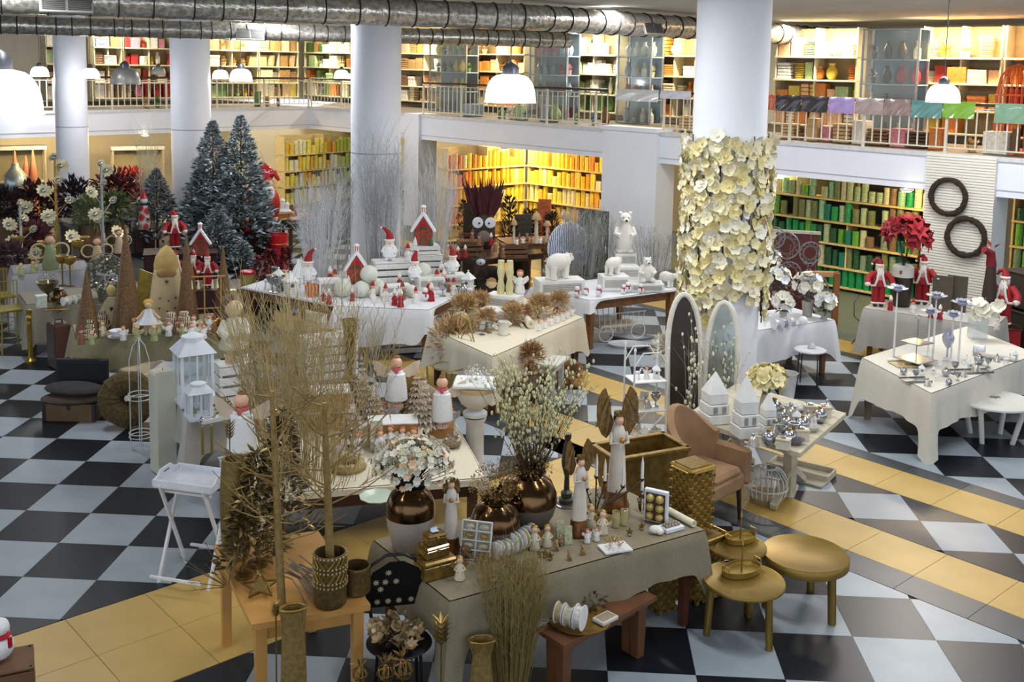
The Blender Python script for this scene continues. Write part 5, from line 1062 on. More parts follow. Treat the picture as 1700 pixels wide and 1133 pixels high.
# folding tray table
zf = .78; c = G(322,800,zf); t = thing('folding_tray_table','white folding tray table on the grey tiles','table',(c.x,c.y,0),face(c,-.55)); w,d = .5,.36
tr = obj('tray',B().box((0,0,zf),(w,d,.02),.004),mat('#dfe2ea',.5),t)
for s in (-1,1): obj('tray_rim',B().box((0,s * d / 2,zf + .03),(w,.016,.06),.004),mat('#dfe2ea',.5),tr); obj('tray_end',B().prism([(-d / 2,.0),(d / 2,0),(d / 2,.05),(.12,.06),(.07,.1),(-.07,.1),(-.12,.06),(-d / 2,.05)],-.008,.008,M=TR((s * w / 2,0,zf)) @ RZ(math.pi / 2) @ RX(math.pi / 2)),mat('#dfe2ea',.5),tr); obj('grip_hole',B().box((s * w / 2,0,zf + .07),(.02,.09,.022),.008),mat('#3b3b40',.8),tr)
for s in (-1,1):
    for q in (-1,1): obj('leg',B().box((0,0,0),(.022,.03,.9),.003,M=TR((s * (w / 2 - .03 - (q > 0) * .03),0,zf / 2)) @ RX(q * .42)),mat('#e4e6ec',.5),t)
for q in (-1,1): obj('stretcher',B().box((0,q * .29,.1),(w - .06,.022,.022),.003),mat('#e4e6ec',.5),t); obj('stretcher',B().box((0,q * .12,zf - .05),(w - .06,.02,.02),.003),mat('#e4e6ec',.5),t)
# centre table with the white angels
zc = .52; ca,cb = G(425,822,zc),G(805,793,zc); tp3 = rect(ca,cb,1.55)
table(tp3,zc - .01,'low dark table under the cream cloth with the white angels',WOODD,.08,1,apron=.16); cloth(ccw(tp3),zc - .006,.06,'short cream cloth on the low table of angels',CL_CREAM,wave=.004,tail=1.2)
zc += .004
def C(px,py,z=None): return G(px,py,zc if z is None else z)
KRAFT = mat('#a9783f',.6,var=.2,scale=8); WTOP = mat('#dcdcda',.6)
def kbox(px,py,w,h,d,label,lift=0,rz=0,top=True,m=KRAFT):
    p = C(px,py) + V((0,0,lift)); k = kk(p); t = thing('kraft_box',label,'box',p,face(p,rz)); obj('box',B().box((0,d / 2,h * k / 2),(w * k,d,h * k),.004),m,t)
    if top: obj('lid',B().box((0,d / 2,h * k + .006),(w * k * 1.02,d * 1.03,.014),.003),WTOP,t)
    return p + V((0,0,h * k + .014)),k
q,k = kbox(540,716,84,30,.3,'long kraft box at the bottom of the pile behind the reeds'); kbox(545,716,74,30,.28,'kraft box on top of the pile behind the reeds',30 * k + .016,.05)
kbox(632,742,36,36,.26,'kraft box beside the patterned white carton',0,.1); kbox(672,740,44,36,.26,'kraft box under the ginger-haired dolls',0,.05)
p = C(625,750); k = kk(p); t = thing('patterned_carton','upright white carton with faint floral print','box',p,face(p,.1)); obj('carton',B().box((0,.03,26 * k),(20 * k,.06,52 * k),.003),mat('#d3d4cf',.5,hex2='#b9b58a',scale=30),t); obj('flap',B().box((0,.03,52 * k + .002),(20 * k,.06,.004)),WTOP,t)
p = C(655,712) + V((0,.1,.19)); angel(p,.53,'larger white angel doll in the middle, red scarf'); p = C(733,726); angel(p + V((0,0,.1)),.52,'white angel doll beside the white urn')
kbox(733,728,40,18,.2,'kraft box beneath the angel beside the urn',0,0,False)
p = V((*G(402,790,.72).xy,.86))
t = thing('white_plinth','cream plinth behind the ribbed gilt vase','plinth',V((p.x,p.y,0)),face(p,.3)); obj('shaft',B().box((0,0,.43),(.3,.26,.84),.008),CL_CREAM,t); obj('cap',B().box((0,0,.855),(.32,.28,.012),.004),WTOP,t)
angel(p + V((0,0,.003)),.58,'white angel doll with a red heart, above the gilt vase',-.3)
def fabtree(px,py,hpx,label,lift=0,s=1):
    p = C(px,py) + V((0,0,lift)); H = hp(p,hpx); t = thing('ruffled_tree',label,'ornament',p,0,'ruffled fabric trees'); obj('trunk',B().lathe([(.03,0),(.03,.01),(.012,.015),(.01,H * .3)],10),WOODD,t); b = B()
    for j in range(9):
        f = j / 8; r = .105 * s * (1 - f) + .014; z = H * (.2 + .74 * f); n = 14
        for i in range(n): a = i * 2 * math.pi / n + j * .5; b.leaf((math.cos(a) * r * .25,math.sin(a) * r * .25,z + H * .04),(math.cos(a),math.sin(a),-.45 + R.uniform(-.2,.2)),(0,0,1),r * 1.05,r * .62,.3)
    obj('ruffles',b,mat('#b7a38c',.8,hex2='#d8ccbc',scale=20),t,stuff=True); obj('finial',B().lathe([(.016,H * .95),(.006,H * 1.0),(0,H * 1.04)],8),mat('#c8b8a2',.7),t)
for a in ((600,690,100,'ruffled fabric tree beside the kraft pile, tallest'),(620,712,92,'ruffled fabric tree behind the patterned carton'),(583,742,92,'ruffled fabric tree behind the ginger doll'),(692,700,96,'ruffled fabric tree between the two angels'),(704,726,108,'wide ruffled fabric tree with a little house, by the urn side')): fabtree(*a)
minis('doll',[(595,752),(445,768),(476,765),(648,742),(668,743),(687,746),(748,712),(637,703),(655,698),(672,690),(630,752),(560,765)],zc,42,['large ginger-haired doll with black buttons in front of the fabric tree','ginger-haired doll behind the gilt leaf cone','ginger-haired doll among the golden twigs','first ginger doll peeping over the cream blossoms','second ginger doll peeping over the cream blossoms','third ginger doll peeping over the cream blossoms','ginger doll at the feet of the angel by the urn','ginger doll with black mittens below the larger angel','ginger doll with a red apron below the larger angel','ginger doll with folded hands below the larger angel','tiny ginger doll beside the patterned carton','ginger doll beside the straw nest'],'ginger-haired dolls')
p = C(577,778); t = thing('straw_nest','shallow pale straw nest on the cream cloth','wreath',p); obj('straw_ring',B().torus((0,0,.03),.12,.045,30,8,lump=.18),mat('#b09c66',.8,var=.4,scale=50),t); obj('straw_wisps',leafball(B(),(0,0,.03),.15,160,.06,.004),mat('#cdb982',.8),t,stuff=True)
p = C(627,830); lathe_thing('jade_dish','pale jade scalloped dish at the table edge','dish',p + V((0,0,.002)),[(.001,.006),(.08,.008),(.14,.02),(.15,.032),(.14,.03),(.07,0),(.001,0)],mat('#b7c6b4',.3,var=.08),36,wave=.03,nw=10)
p = C(695,690); M_ = RX(math.pi / 2 + .1); t = thing('gold_disc','large matt gold disc standing behind the two angels','plate',p + V((-.05,-.12,.0)),face(p)); obj('disc',B().lathe([(.001,-.008),(.2,-.008),(.22,0),(.2,.006),(.001,.004)],40,M=TR((0,.05,.225)) @ M_),mat('#a88b47',.45,.5,var=.2),t); obj('stand',B().box((0,.05,.008),(.16,.1,.016),.003),GOLDD,t)
p = C(750,742); t = thing('cone_basket','round nest of pine cones and white berries beside the urn','basket',p); obj('cone_heap',leafball(B().ball((0,0,.04),(.09,.09,.05),12,8),(0,0,.05),.08,120,.03,.016),mat('#9a8468',.8,var=.4,scale=60),t,stuff=True)
for i in range(14): obj('berry',B().ball((R.uniform(-.07,.07),R.uniform(-.07,.07),.085 + R.uniform(-.02,.01)),.01,6,4),SNOW,t)
# golden twig thicket
TW = mat('#b8a470',.65,var=.35,scale=20)
p = C(520,800); twig_thing('golden_twig_sheaf','tall thicket of golden twigs rising over the centre table',p,1.7,.8,130,TW,.0042,9,r0=.36,curl=.25); p = C(478,790); twig_thing('golden_twig_sheaf','thinner sheaf of golden twigs beside the marble angel girl',p,1.6,.5,70,mat('#c4b384',.65,var=.3),.0035,8,r0=.2,curl=.2,lean=(-.1,.2))
# white urn on a fluted pedestal
p = G(787,800,0); p = V((p.x,p.y,0)); t = thing('white_urn','white urn with a glittering top on a fluted pedestal','urn',p); q = .66
obj('pedestal',B().lathe([(.15,0),(.15,.04),(.11,.06),(.09,.1),(.085,q * .9),(.1,q * .95),(.11,q)],24,wave=.035,nw=12),mat('#d5d6d8',.6),t); obj('collar',B().lathe([(.075,q),(.12,q + .02),(.12,q + .05),(.07,q + .08),(.07,q + .1)],24),mat('#d5d6d8',.6),t); obj('bowl',B().lathe([(.07,q + .09),(.14,q + .14),(.18,q + .22),(.185,q + .28)],28),mat('#d9d5cb',.55),t)
obj('sand_band',B().lathe([(.186,q + .27),(.19,q + .32)],28),mat('#cbb184',.8),t); obj('square_rim',B().box((0,0,q + .345),(.42,.36,.04),.012),mat('#e2e4e2',.5),t); obj('glitter_heap',leafball(B(),(0,0,q + .36),.15,300,.02,.02),mat('#eef1ee',.15,.3),t,stuff=True)
# lantern table
zl = .72; la,lb,lc = G(286,642,zl),G(312,697,zl),G(432,668,zl); tpl = [la.xy,lb.xy,lc.xy,(la + lc - lb).xy]
table(tpl,zl - .01,'table under the pale grey cloth with white lanterns',WOODD,.06); cloth(ccw(tpl),zl - .006,.36,'pale grey cloth on the lantern table',CL_GREY,wave=.012,tail=.5)
zl += .004
def lantern(px,py,w,h,label,rz=.6,lift=0):
    p = G(px,py,zl) + V((0,0,lift)); k = kk(p); W_,H = w * k * .82,h * k; t = thing('lantern',label,'lantern',p,rz); m = mat('#dde3ec',.5)
    obj('base',B().box((0,0,.02),(W_ * 1.04,W_ * 1.04,.04),.005),m,t)
    for sx in (-1,1):
        for sy in (-1,1): obj('corner_post',B().box((sx * (W_ / 2 - .015),sy * (W_ / 2 - .015),H * .38),(.03,.03,H * .7),.003),m,t)
    for s in (-1,1): obj('mullion',B().box((0,s * (W_ / 2 - .012),H * .38),(.018,.012,H * .68)),m,t); obj('mullion',B().box((s * (W_ / 2 - .012),0,H * .38),(.012,.018,H * .68)),m,t); obj('glass_pane',B().box((0,s * (W_ / 2 - .014),H * .38),(W_ - .06,.003,H * .66)),GLASS,t); obj('glass_pane',B().box((s * (W_ / 2 - .014),0,H * .38),(.003,W_ - .06,H * .66)),GLASS,t)
    a = W_ * .58; c_ = W_ * .3; zz = H * .74; b = B().add([(-a,-a,zz),(a,-a,zz),(a,a,zz),(-a,a,zz),(-c_,-c_,H * .9),(c_,-c_,H * .9),(c_,c_,H * .9),(-c_,c_,H * .9)],[(0,3,2,1),(4,5,6,7),(0,1,5,4),(1,2,6,5),(2,3,7,6),(3,0,4,7)]); obj('roof',b,m,t); obj('gallery',B().lathe([(c_ * 1.1,H * .9),(c_ * 1.15,H * .96),(c_ * .9,H * .97),(c_ * .4,H)],16,wave=.04,nw=8),m,t)
    return p,W_,H,t
p,W_,H,t = lantern(322,668,66,118,'large white wooden lantern'.replace('lantern','lantern standing behind the small one')); lantern(330,694,46,62,'small white wooden lantern in front of the large one')
p = G(389,652,zl); k = kk(p); crate(p,58 * k,.24,52 * k,face(p,.25),'white slatted crate under the marble angel girl'); pz = p + V((0,0,52 * k + .003))
t = thing('angel_girl_statue','large brown-haired angel girl statue in a cream dress with gilt wings','statue',pz,face(pz,.35)); H = hp(pz,118); DR = mat('#dcd8c8',.65,var=.08); FL_ = mat('#d9b98e',.6)
for s in (-1,1):
    obj('leg',B().lathe([(H * .055,0),(H * .06,H * .03),(H * .05,H * .06),(H * .055,H * .24)],12,(s * H * .065,0,0)),FL_,t); obj('sleeve',B().tube([(s * H * .12,0,H * .58),(s * H * .19,-.01,H * .46),(s * H * .12,-H * .13,H * .38)],H * .06,10,r1=H * .065),DR,t); obj('hand',B().ball((s * H * .07,-H * .17,H * .38),H * .035,8,6),FL_,t)
    obj('wing',B().prism([(0,0),(s * .12,.14),(s * .2,.1),(s * .2,-.06),(s * .12,-.2),(s * .03,-.14)][::s],-.015,.015,M=TR((s * H * .08,H * .12,H * .5)) @ RZ(-s * .5) @ RX(math.pi / 2) @ SCL(H)),mat('#a8782c',.35,.6),t)
obj('dress',B().lathe([(H * .2,H * .2),(H * .21,H * .22),(H * .17,H * .36),(H * .13,H * .52),(H * .1,H * .62),(H * .05,H * .65)],22,sy=.85,wave=.03,nw=9),DR,t); obj('head',B().ball((0,-.0,H * .77),(H * .13,H * .125,H * .135),18,12),mat('#d9c29c',.6),t); obj('hair',B().ball((0,H * .045,H * .8),(H * .155,H * .13,H * .16),16,10).ball((-H * .11,H * .03,H * .69),(H * .06,H * .06,H * .09),10,8).ball((H * .11,H * .03,H * .69),(H * .06,H * .06,H * .09),10,8),mat('#6b4a34',.6,var=.3,scale=20),t)
obj('nose',B().ball((0,-H * .125,H * .76),H * .014,6,5),FL_,t); obj('heart',B().ball((0,-H * .19,H * .4),H * .035,10,8),FL_,t)
minis('angel',[(377,600),(395,600),(409,598)],1.06,17,['first tiny doll at the statue feet, before the statue','second tiny doll at the feet of the angel girl','third tiny doll at the feet of the angel girl'],'tiny dolls at the angel girl')
p = G(372,692,zl); t = thing('white_tray','white rimmed tray of gilt trinkets on the grey cloth','tray',p,rz + .15); w,d = .5,.2; obj('tray_floor',B().box((0,0,.006),(w,d,.01),.002),WHITEP,t)
for s in (-1,1): obj('tray_rim',B().box((0,s * d / 2,.022),(w,.012,.044),.003),WHITEP,t); obj('tray_rim',B().box((s * w / 2,0,.022),(.012,d,.044),.003),WHITEP,t)
minis('birdhouse',[(345,680)],zl + .012,38,['pale grey toy birdhouse beside the small lantern'],None); minis('star',[(322,692),(362,686),(374,680),(383,690)],zl + .012,20,['gilt star in the tray corner','gilt star beside the birdhouse','gilt star under the crate','gilt star behind the angel head'],'gilt stars on the tray'); minis('bauble',[(335,702),(357,698),(376,694)],zl + .012,10,['shiny bauble in the tray corner','shiny bauble on the tray rim','shiny bauble by the angel doll'],'baubles on the tray')
for (x,y,l) in ((339,706,'gilt ribbon strip hanging over the grey cloth'),(354,704,'longer gilt ribbon strip hanging beside the other')):
    p = G(x,y,zl); solo('ribbon_strip',l,'ribbon',B().box((0,-.03,-.13),(.026,.004,.26)).box((0,0,.003),(.026,.06,.004)),mat('#8f7a2e',.45,.2),p + V((0,-.05,0)),face(p))
# tall white post, wire obelisk, chest, wreath, suitcase, rope post
p = G(273,782,0); t = thing('white_post','tall cream padded post standing on the tiles','post',p,face(p,.35)); k = kk(p); obj('shaft',B().box((0,0,86 * k),(37 * k,.2,172 * k),.02),mat('#c9c8b6',.75,var=.08,scale=6),t); obj('hook',B().cyl((0,0,172 * k),(0,0,172 * k + .02),.004,n=5),BLACKM,t)
p = G(234,742,0); t = thing('wire_obelisk','white wire plant obelisk beside the cream post','plant stand',p); k = kk(p); H = 185 * k; m = mat('#c3c6c4',.4,.3)
for i in range(4): a = i * 1.571 + .5; obj('upright',B().tube([(math.cos(a) * .1,math.sin(a) * .1,0),(math.cos(a) * .1,math.sin(a) * .1,H * .8),(math.cos(a) * .06,math.sin(a) * .06,H * .93),(0,0,H)],.006,6),m,t)
for z in (.12,.16,H * .45,H * .49): obj('hoop',B().torus((0,0,z),.115,.006,24,6),m,t)
p = G(115,700,0); chz = .2; t = thing('open_chest','open wooden chest with black lid on the tiles','chest',p,rz - .55); w,d = .58,.36; obj('front_board',B().box((0,0,chz / 2),(w,.02,chz),.004),mat('#6e5230',.6,var=.3,scale=6),t); obj('back_board',B().box((0,d,chz / 2),(w,.02,chz),.004),mat('#3a2c1e',.6),t)
for s in (-1,1): obj('end_board',B().box((s * w / 2,d / 2,chz / 2),(.02,d,chz),.004),mat('#3a2c1e',.6),t); obj('corner_iron',B().box((s * (w / 2 - .01),-.012,chz / 2),(.04,.008,chz),.002),BLACKM,t)
obj('base',B().box((0,d / 2,.01),(w,d,.02)),mat('#3a2c1e',.6),t); obj('lid',B().box((0,d + .05,chz + .2),(w * 1.04,.05,.42),.01,M=RX(0)),mat('#0d0d10',.6),t); obj('lid_lining',B().box((0,d + .02,chz + .2),(w * .92,.012,.34)),mat('#15151a',.8),t); obj('hasp',B().box((0,-.014,chz * .85),(.04,.008,.07),.002),BLACKM,t)
for i,(y,z,rzz,hx,l) in enumerate(((.13,chz + .03,.1,'#4b3f35','dark brown cushion at the bottom of the open chest'),(.17,chz + .13,-.15,'#33302f','charcoal cushion lying on the brown one in the chest'))):
    q = p + RZ(rz - .55) @ V((0,y,z)); solo('cushion',l,'cushion',B().ball((0,0,0),(.36,.2,.065),20,10),mat(hx,.9,var=.3,scale=12,bump=.4),q,rz - .55 + rzz,'cushions in the chest')
p = G(205,715,0); t = thing('moss_wreath','thick brown moss wreath leaning beside the chest','wreath',p + V((0,.1,0)),face(p,-.15)); M_ = TR((0,.06,.31)) @ RX(math.pi / 2 - .2); obj('moss_ring',B().torus((0,0,0),.175,.14,36,10,M=M_,lump=.05),mat('#5a4a2a',.95,var=.4,scale=40,bump=.8),t); b = B()
for i in range(260): a = R.uniform(0,6.28); q = R.uniform(.1,.31); b.leaf(M_ @ V((math.cos(a) * q,math.sin(a) * q,.1)),(R.uniform(-1,1),-.4,R.uniform(-1,1)),(0,-1,0),.05,.006)
obj('moss_wisps',b,mat('#6f5c34',.9),t,stuff=True)
p = G(104,612,0); t = thing('brown_suitcase','dark brown leather suitcase standing upright behind the chest','suitcase',p,face(p,.35)); obj('shell',B().box((0,.1,.3),(.22,.3,.6),.02),mat('#3a2420',.4,var=.2),t); obj('edge_trim',B().box((0,-.052,.3),(.2,.008,.57),.003),mat('#54342a',.4),t); obj('handle',B().tube([(-.05,.1,.6),(-.04,.1,.64),(.04,.1,.64),(.05,.1,.6)],.008,6),BLACKM,t)
p = G(51,600,0); lathe_thing('brass_post','brass stanchion post beside the grey draped table','post',p,[(.075,0),(.075,.015),(.05,.035),(.03,.05),(.028,.5),(.035,.52),(.028,.54),(.03,.58),(.045,.6),(.03,.63),(.035,.66),(.042,.7),(.03,.71)],mat('#a98a3c',.28,.8),20)
def goldstool(px,py,label,h=.75):
    p = G(px,py,0); t = thing('gold_bar_stool',label,'stool',p,face(p,.3)); m = mat('#9a8a3e',.4,.5)
    for sx in (-1,1):
        for sy in (-1,1): obj('leg',B().cyl((sx * .16,sy * .16,0),(sx * .14,sy * .14,h),.01,n=6),m,t)
    obj('seat',B().box((0,0,h),(.36,.36,.04),.01),m,t); obj('footrest',B().torus((0,0,.25),.2,.007,20,5),m,t); obj('back_frame',B().tube([(-.16,.16,h),(-.17,.18,h + .35),(.17,.18,h + .35),(.16,.16,h)],.01,6),m,t)
    for i in range(5): obj('spindle',B().cyl((-.12 + i * .06,.165,h),(-.12 + i * .06,.178,h + .35),.006,n=5),m,t)
goldstool(18,585,'gold bar stool at the picture edge by the draped tables',.62); goldstool(2,560,'second gold bar stool half out of the picture',.62)
# draped tables of angels and candle holders
z5 = .78; ta,tb = G(127,565,z5),G(398,541,z5); tp5 = rect(ta,tb,.8); table(tp5,z5 - .01,'table under the beige cloth with the wooden angel',WOODD,.07); cloth(ccw(tp5),z5 - .006,.36,'beige cloth on the table of little angels',CL_OLIVE,wave=.012,tail=.2); z5 += .004
z6 = .74; tp6 = rect(G(45,506,z6),G(190,492,z6),.8); table(tp6,z6 - .01,'table under the grey-olive cloth with jars',WOODD,.07); cloth(ccw(tp6),z6 - .006,.5,'grey-olive cloth on the table of jars and spools',mat('#8c8674',.85,var=.12,scale=60),wave=.02,tail=.2,freq=18); z6 += .004
z7 = .76; tp7 = rect(G(22,456,z7),G(150,447,z7),.8); table(tp7,z7 - .01,'table under the silver-grey cloth with gold lotus holders',WOODD,.07); cloth(ccw(tp7),z7 - .006,.62,'silver-grey cloth on the table of lotus holders',mat('#a9a8ac',.7,var=.1,scale=50),wave=.014,tail=.25); z7 += .004
tp8 = rect(G(-70,424,.76),G(22,415,.76),.8); table(tp8,.75,'table at the picture edge under a smooth grey cloth',WOODD,.07); cloth(ccw(tp8),.754,.45,'smooth grey cloth on the table at the picture edge',mat('#8f8e92',.85),wave=.003,tail=0)
def conicle(px,py,z,hpx,wpx,label):
    p = G(px,py,z); k = kk(p); t = thing('copper_cone',label,'ornament',p,0,'tall copper glitter cones'); H,r = hpx * k,wpx * k / 2; pr = [(r * (1 - f) + .006,H * f) for f in [i / 14 for i in range(15)]]; obj('cone',B().lathe(pr,20),mat('#4f3720',.5,.3,hex2='#7d5c36',scale=70,var=.3),t); obj('tip',B().ball((0,0,H),.01,8,6),GOLD,t)
conicle(146,558,z5,112,40,'short copper glitter cone at the beige table corner'); conicle(212,548,z5,175,50,'tallest copper glitter cone behind the wooden angel'); conicle(312,535,z5,150,36,'copper glitter cone behind the bearded wooden king'); conicle(372,530,z5,122,34,'copper glitter cone beside the green tin tower')
p = G(186,545,z5); t = thing('wooden_angel','flat wooden angel with a dark heart on its robe','ornament',p,face(p,-.1)); H = hp(p,74); WM = mat('#cbbd94',.6,var=.12,scale=10)
obj('robe',B().prism([(-.16,0),(.16,0),(.13,.62),(.07,.7),(-.07,.7),(-.13,.62)],-.03,.03,M=SCL(H) @ RX(math.pi / 2)),WM,t); obj('head',B().ball((0,0,H * .85),(H * .1,H * .05,H * .13),14,10),mat('#d6bd7a',.5),t)
for s in (-1,1): obj('sleeve',B().prism([(s * .12,.66),(s * .28,.34),(s * .27,.22),(s * .17,.3),(s * .13,.5)][::-s],-.025,.025,M=SCL(H) @ RX(math.pi / 2)),WM,t); obj('cuff',B().box((s * H * .23,0,H * .27),(H * .1,H * .06,H * .02)),mat('#7a5a3c',.6),t); obj('wing',B().prism([(s * .1,.5),(s * .3,.55),(s * .33,.3),(s * .18,.1)][::-s],.04,.06,M=TR((0,.03,0)) @ SCL(H) @ RX(math.pi / 2)),mat('#8e8f8a',.5,.3),t)
obj('heart',B().prism([(0,.38),(.04,.44),(.035,.48),(.015,.49),(0,.475),(-.015,.49),(-.035,.48),(-.04,.44)],.03,.04,M=SCL(H) @ RX(math.pi / 2)),mat('#4a2a22',.6),t); obj('halo',B().torus((0,0,H * 1.0),H * .09,.004,18,5),GOLD,t)
p = G(278,528,z5); t = thing('bearded_wooden_king','large cream ceramic bearded figure with stars and gilt wings','statue',p,face(p)); H = hp(p,122)
obj('robe',B().lathe([(H * .26,0),(H * .25,H * .1),(H * .19,H * .5),(H * .16,H * .68)],22,sy=.6),mat('#c6b38a',.6,var=.12),t); obj('cowl',B().lathe([(H * .15,H * .62),(H * .165,H * .72),(H * .14,H * .84),(H * .07,H * .95),(0,H)],20,sy=.65),mat('#b79a5a',.6,var=.2),t); obj('beard',B().ball((0,-H * .085,H * .63),(H * .13,H * .03,H * .08),14,8),mat('#a57f4c',.7),t)
for s in (-1,1): obj('wing',B().prism([(s * .16,.6),(s * .34,.68),(s * .38,.4),(s * .34,.08),(s * .24,.15),(s * .2,.4)][::-s],.0,.03,M=TR((0,.05,0)) @ SCL(H) @ RX(math.pi / 2)),mat('#a08a3a',.4,.4,var=.35,scale=20),t)
st = [((1 if i % 2 == 0 else .42) * math.sin(i * math.pi / 5),(1 if i % 2 == 0 else .42) * math.cos(i * math.pi / 5)) for i in range(10)]
for (x,zz,s) in ((0,.52,.035),(-.09,.3,.02),(.02,.26,.02),(.11,.3,.022),(-.1,.17,.02),(.0,.12,.022),(.1,.16,.02)): obj('star_cutout',B().prism([(q[0] * s * H,q[1] * s * H) for q in st],-.004,.004,M=TR((x * H,-H * (.152 - .06 * zz),zz * H)) @ RX(math.pi / 2)),mat('#5c4a34',.7),t)
p = G(247,556,z5); t = thing('curtsying_girl','white-dressed girl figurine spreading her skirt','figurine',p,face(p,-.1)); H = hp(p,62)
for s in (-1,1): obj('leg',B().cyl((s * H * .08,0,0),(s * H * .06,0,H * .4),H * .04,H * .05,8),FL_,t); obj('arm',B().tube([(s * H * .1,0,H * .66),(s * H * .22,-.01,H * .5),(s * H * .3,-.02,H * .44)],H * .03,7),FL_,t)
obj('skirt',B().lathe([(H * .34,H * .3),(H * .3,H * .34),(H * .17,H * .5),(H * .1,H * .66),(H * .06,H * .7)],18,sy=.55,wave=.08,nw=6),mat('#d6dade',.65),t); obj('head',B().ball((0,0,H * .82),H * .1,12,8),FL_,t); obj('hair',B().ball((0,H * .03,H * .86),(H * .13,H * .11,H * .1),12,8),mat('#c0984e',.6),t)
p = G(195,560,z5); lathe_thing('white_cup','wide white teacup on a saucer at the table edge','cup',p + V((0,0,.001)),[(.05,.012),(.06,.014),(.09,.05),(.095,.085),(.088,.085),(.05,.02)],mat('#e9ebee',.25),22,extra=[('saucer',B().lathe([(.001,.004),(.08,.006),(.11,.014),(.11,.01),(.07,0),(.001,0)],26),mat('#e3e5e8',.25)),('handle',B().torus((.1,0,.05),.025,.006,14,6,M=TR((.1,0,.05)) @ RX(1.57) @ TR((-.1,0,-.05))),mat('#e9ebee',.25))])
fp = [(135,572),(152,572),(170,558),(203,536),(215,545),(222,552),(262,556),(280,558),(294,553),(303,560),(322,552),(334,555),(348,547),(356,555),(370,548),(205,565),(228,566),(256,566),(338,562),(318,564)]
fk = ['brown','green','gold','angel','brown','gold','green','angel','brown','green','angel','gold','angel','brown','angel','angel','green','green','angel','angel']
what = ['at the corner by the copper cone','beside the corner elf','in front of the wooden angel','between the wooden angel and tall cone','under the tallest cone','next to the curtsying girl','kneeling beside the curtsying girl','below the bearded king','in front of the brown pots','behind the lantern roof ridge','beside the brown pots','beyond the lantern roof','near the bamboo frame','below the bamboo frame','beside the angel girl statue','beside the teacup handle','at the table edge past the teacup','lying at the table edge','closest to the angel girl wing','directly above the lantern']
for (x,y),f,w_ in zip(fp,fk,what): p = G(x,y,z5); mini(f,p,hp(p,R.uniform(24,32)),f"small {dict(brown='brown elf', green='green fairy', gold='gilded angel', angel='white angel')[f]} {w_}",'little figures on the beige table')
for (x,y,l) in ((148,560,'striped round stacking tins before the short cone'),(172,545,'striped stacking tins with a gold lid'),(284,550,'striped stacking tins in front of the king'),(306,548,'low striped tins beside the king')):
    p = G(x,y,z5); k = kk(p); pr = []
    for i in range(4): pr += [((13 - 2 * i) * k,i * 8 * k),((14 - 2 * i) * k,i * 8 * k + 3 * k),((13 - 2 * i) * k,i * 8 * k + 7 * k)]
    lathe_thing('stacking_tins',l,'tin',p,pr,mat('#d9cdb4',.5,hex2='#5b4030',scale=16,kind='wave'),18)
p = G(340,535,z5); t = thing('bamboo_frame','bamboo hanging frame with cones of twine','frame',p,face(p)); H = hp(p,76); m = mat('#b08a4a',.6)
for x in (-.2,0,.2): obj('post',B().cyl((x,0,0),(x,0,H),.01,n=8),m,t)
obj('top_rail',B().cyl((-.26,0,H),(.26,0,H),.01,n=8),m,t); obj('low_rail',B().cyl((-.22,0,H * .3),(.22,0,H * .3),.008,n=8),m,t)
for x in (-.15,-.07,.1,.16): obj('hanging_cone',B().lathe([(.0,0),(.02,.01),(.006,.12)],10,(x,-.01,H - .16)),mat('#d8c89c',.6),t)
p = G(387,530,z5); t = thing('tin_tower','tower of three green-gold tins','tin',p); H = hp(p,50)
for i in range(3): obj('tin',B().box((0,0,H * (.17 + .33 * i)),(.1,.1,H * .31),.01,rz=.4 + i * .1),mat('#9a9a4c',.3,.3,var=.3,scale=20),t)
# things on the grey-olive and silver-grey tables
p = G(178,500,z6); t = thing('silver_leaf_ball','large ball of glittering silver leaves in a grey pot','ornament',p); r = hp(p,31); obj('pot',B().lathe([(r * .4,0),(r * .5,r * .5),(r * .52,r * .55)],16),mat('#6e6a5e',.6),t); b = B()
for i in range(620): d = V((R.gauss(0,1),R.gauss(0,1),R.gauss(0,1))).normalized(); b.leaf(V((0,0,r * 1.45)) + d * r * .86,d + V((R.uniform(-.8,.8),) * 3),(R.uniform(-1,1),1,R.uniform(-1,1)),r * .24,r * .15,.3)
obj('leaf_ball',b,mat('#a9a898',.22,.7,var=.5,scale=60),t,stuff=True); obj('handle_hoop',B().torus((0,0,r * 1.45),r * 1.12,.006,30,6,M=TR((0,0,r * 1.45)) @ RX(1.57) @ TR((0,0,-r * 1.45))),SILV,t)
p = G(80,500,z6); lathe_thing('bronze_chalice','wide bronze chalice of dried twigs','bowl',p,[(.07,0),(.07,.01),(.02,.04),(.02,.1),(.1,.17),(.15,.27),(.14,.27),(.08,.18)],mat('#7b6f52',.25,.7),24,extra=[('twig_fill',leafball(B(),(0,0,.27),.12,120,.05,.01),mat('#6a5a3a',.8))]); 
p = G(98,505,z6); lathe_thing('amber_jar','bronze round jar beside the spools','jar',p,[(.07,0),(.1,.04),(.11,.12),(.07,.19),(.08,.21),(.06,.21)],BRONZE,20)
sp = [G(108,508,z6),G(118,506,z6),G(128,504,z6),G(140,502,z6)]
for q,hx,l in zip(sp,('#d8d4c4','#b5b08e','#9c9a84','#d0ccc0'),('ivory','striped sage','grey-green','pale cream')): spool(q,.062,.06,math.atan2((sp[3] - sp[0]).y,(sp[3] - sp[0]).x),l + ' ribbon spool on the grey-olive cloth',hx,'spools on the grey-olive cloth')
p = G(70,512,z6); t = thing('pale_gift_bag','pale floral gift box at the grey-olive table corner','box',p,face(p,.2)); obj('box',B().box((0,.04,.08),(.13,.09,.16),.004),mat('#c9cfc9',.5,hex2='#a8b0a0',scale=20),t); obj('lid',B().box((0,.04,.165),(.14,.1,.02),.003),mat('#e0e2da',.5),t)
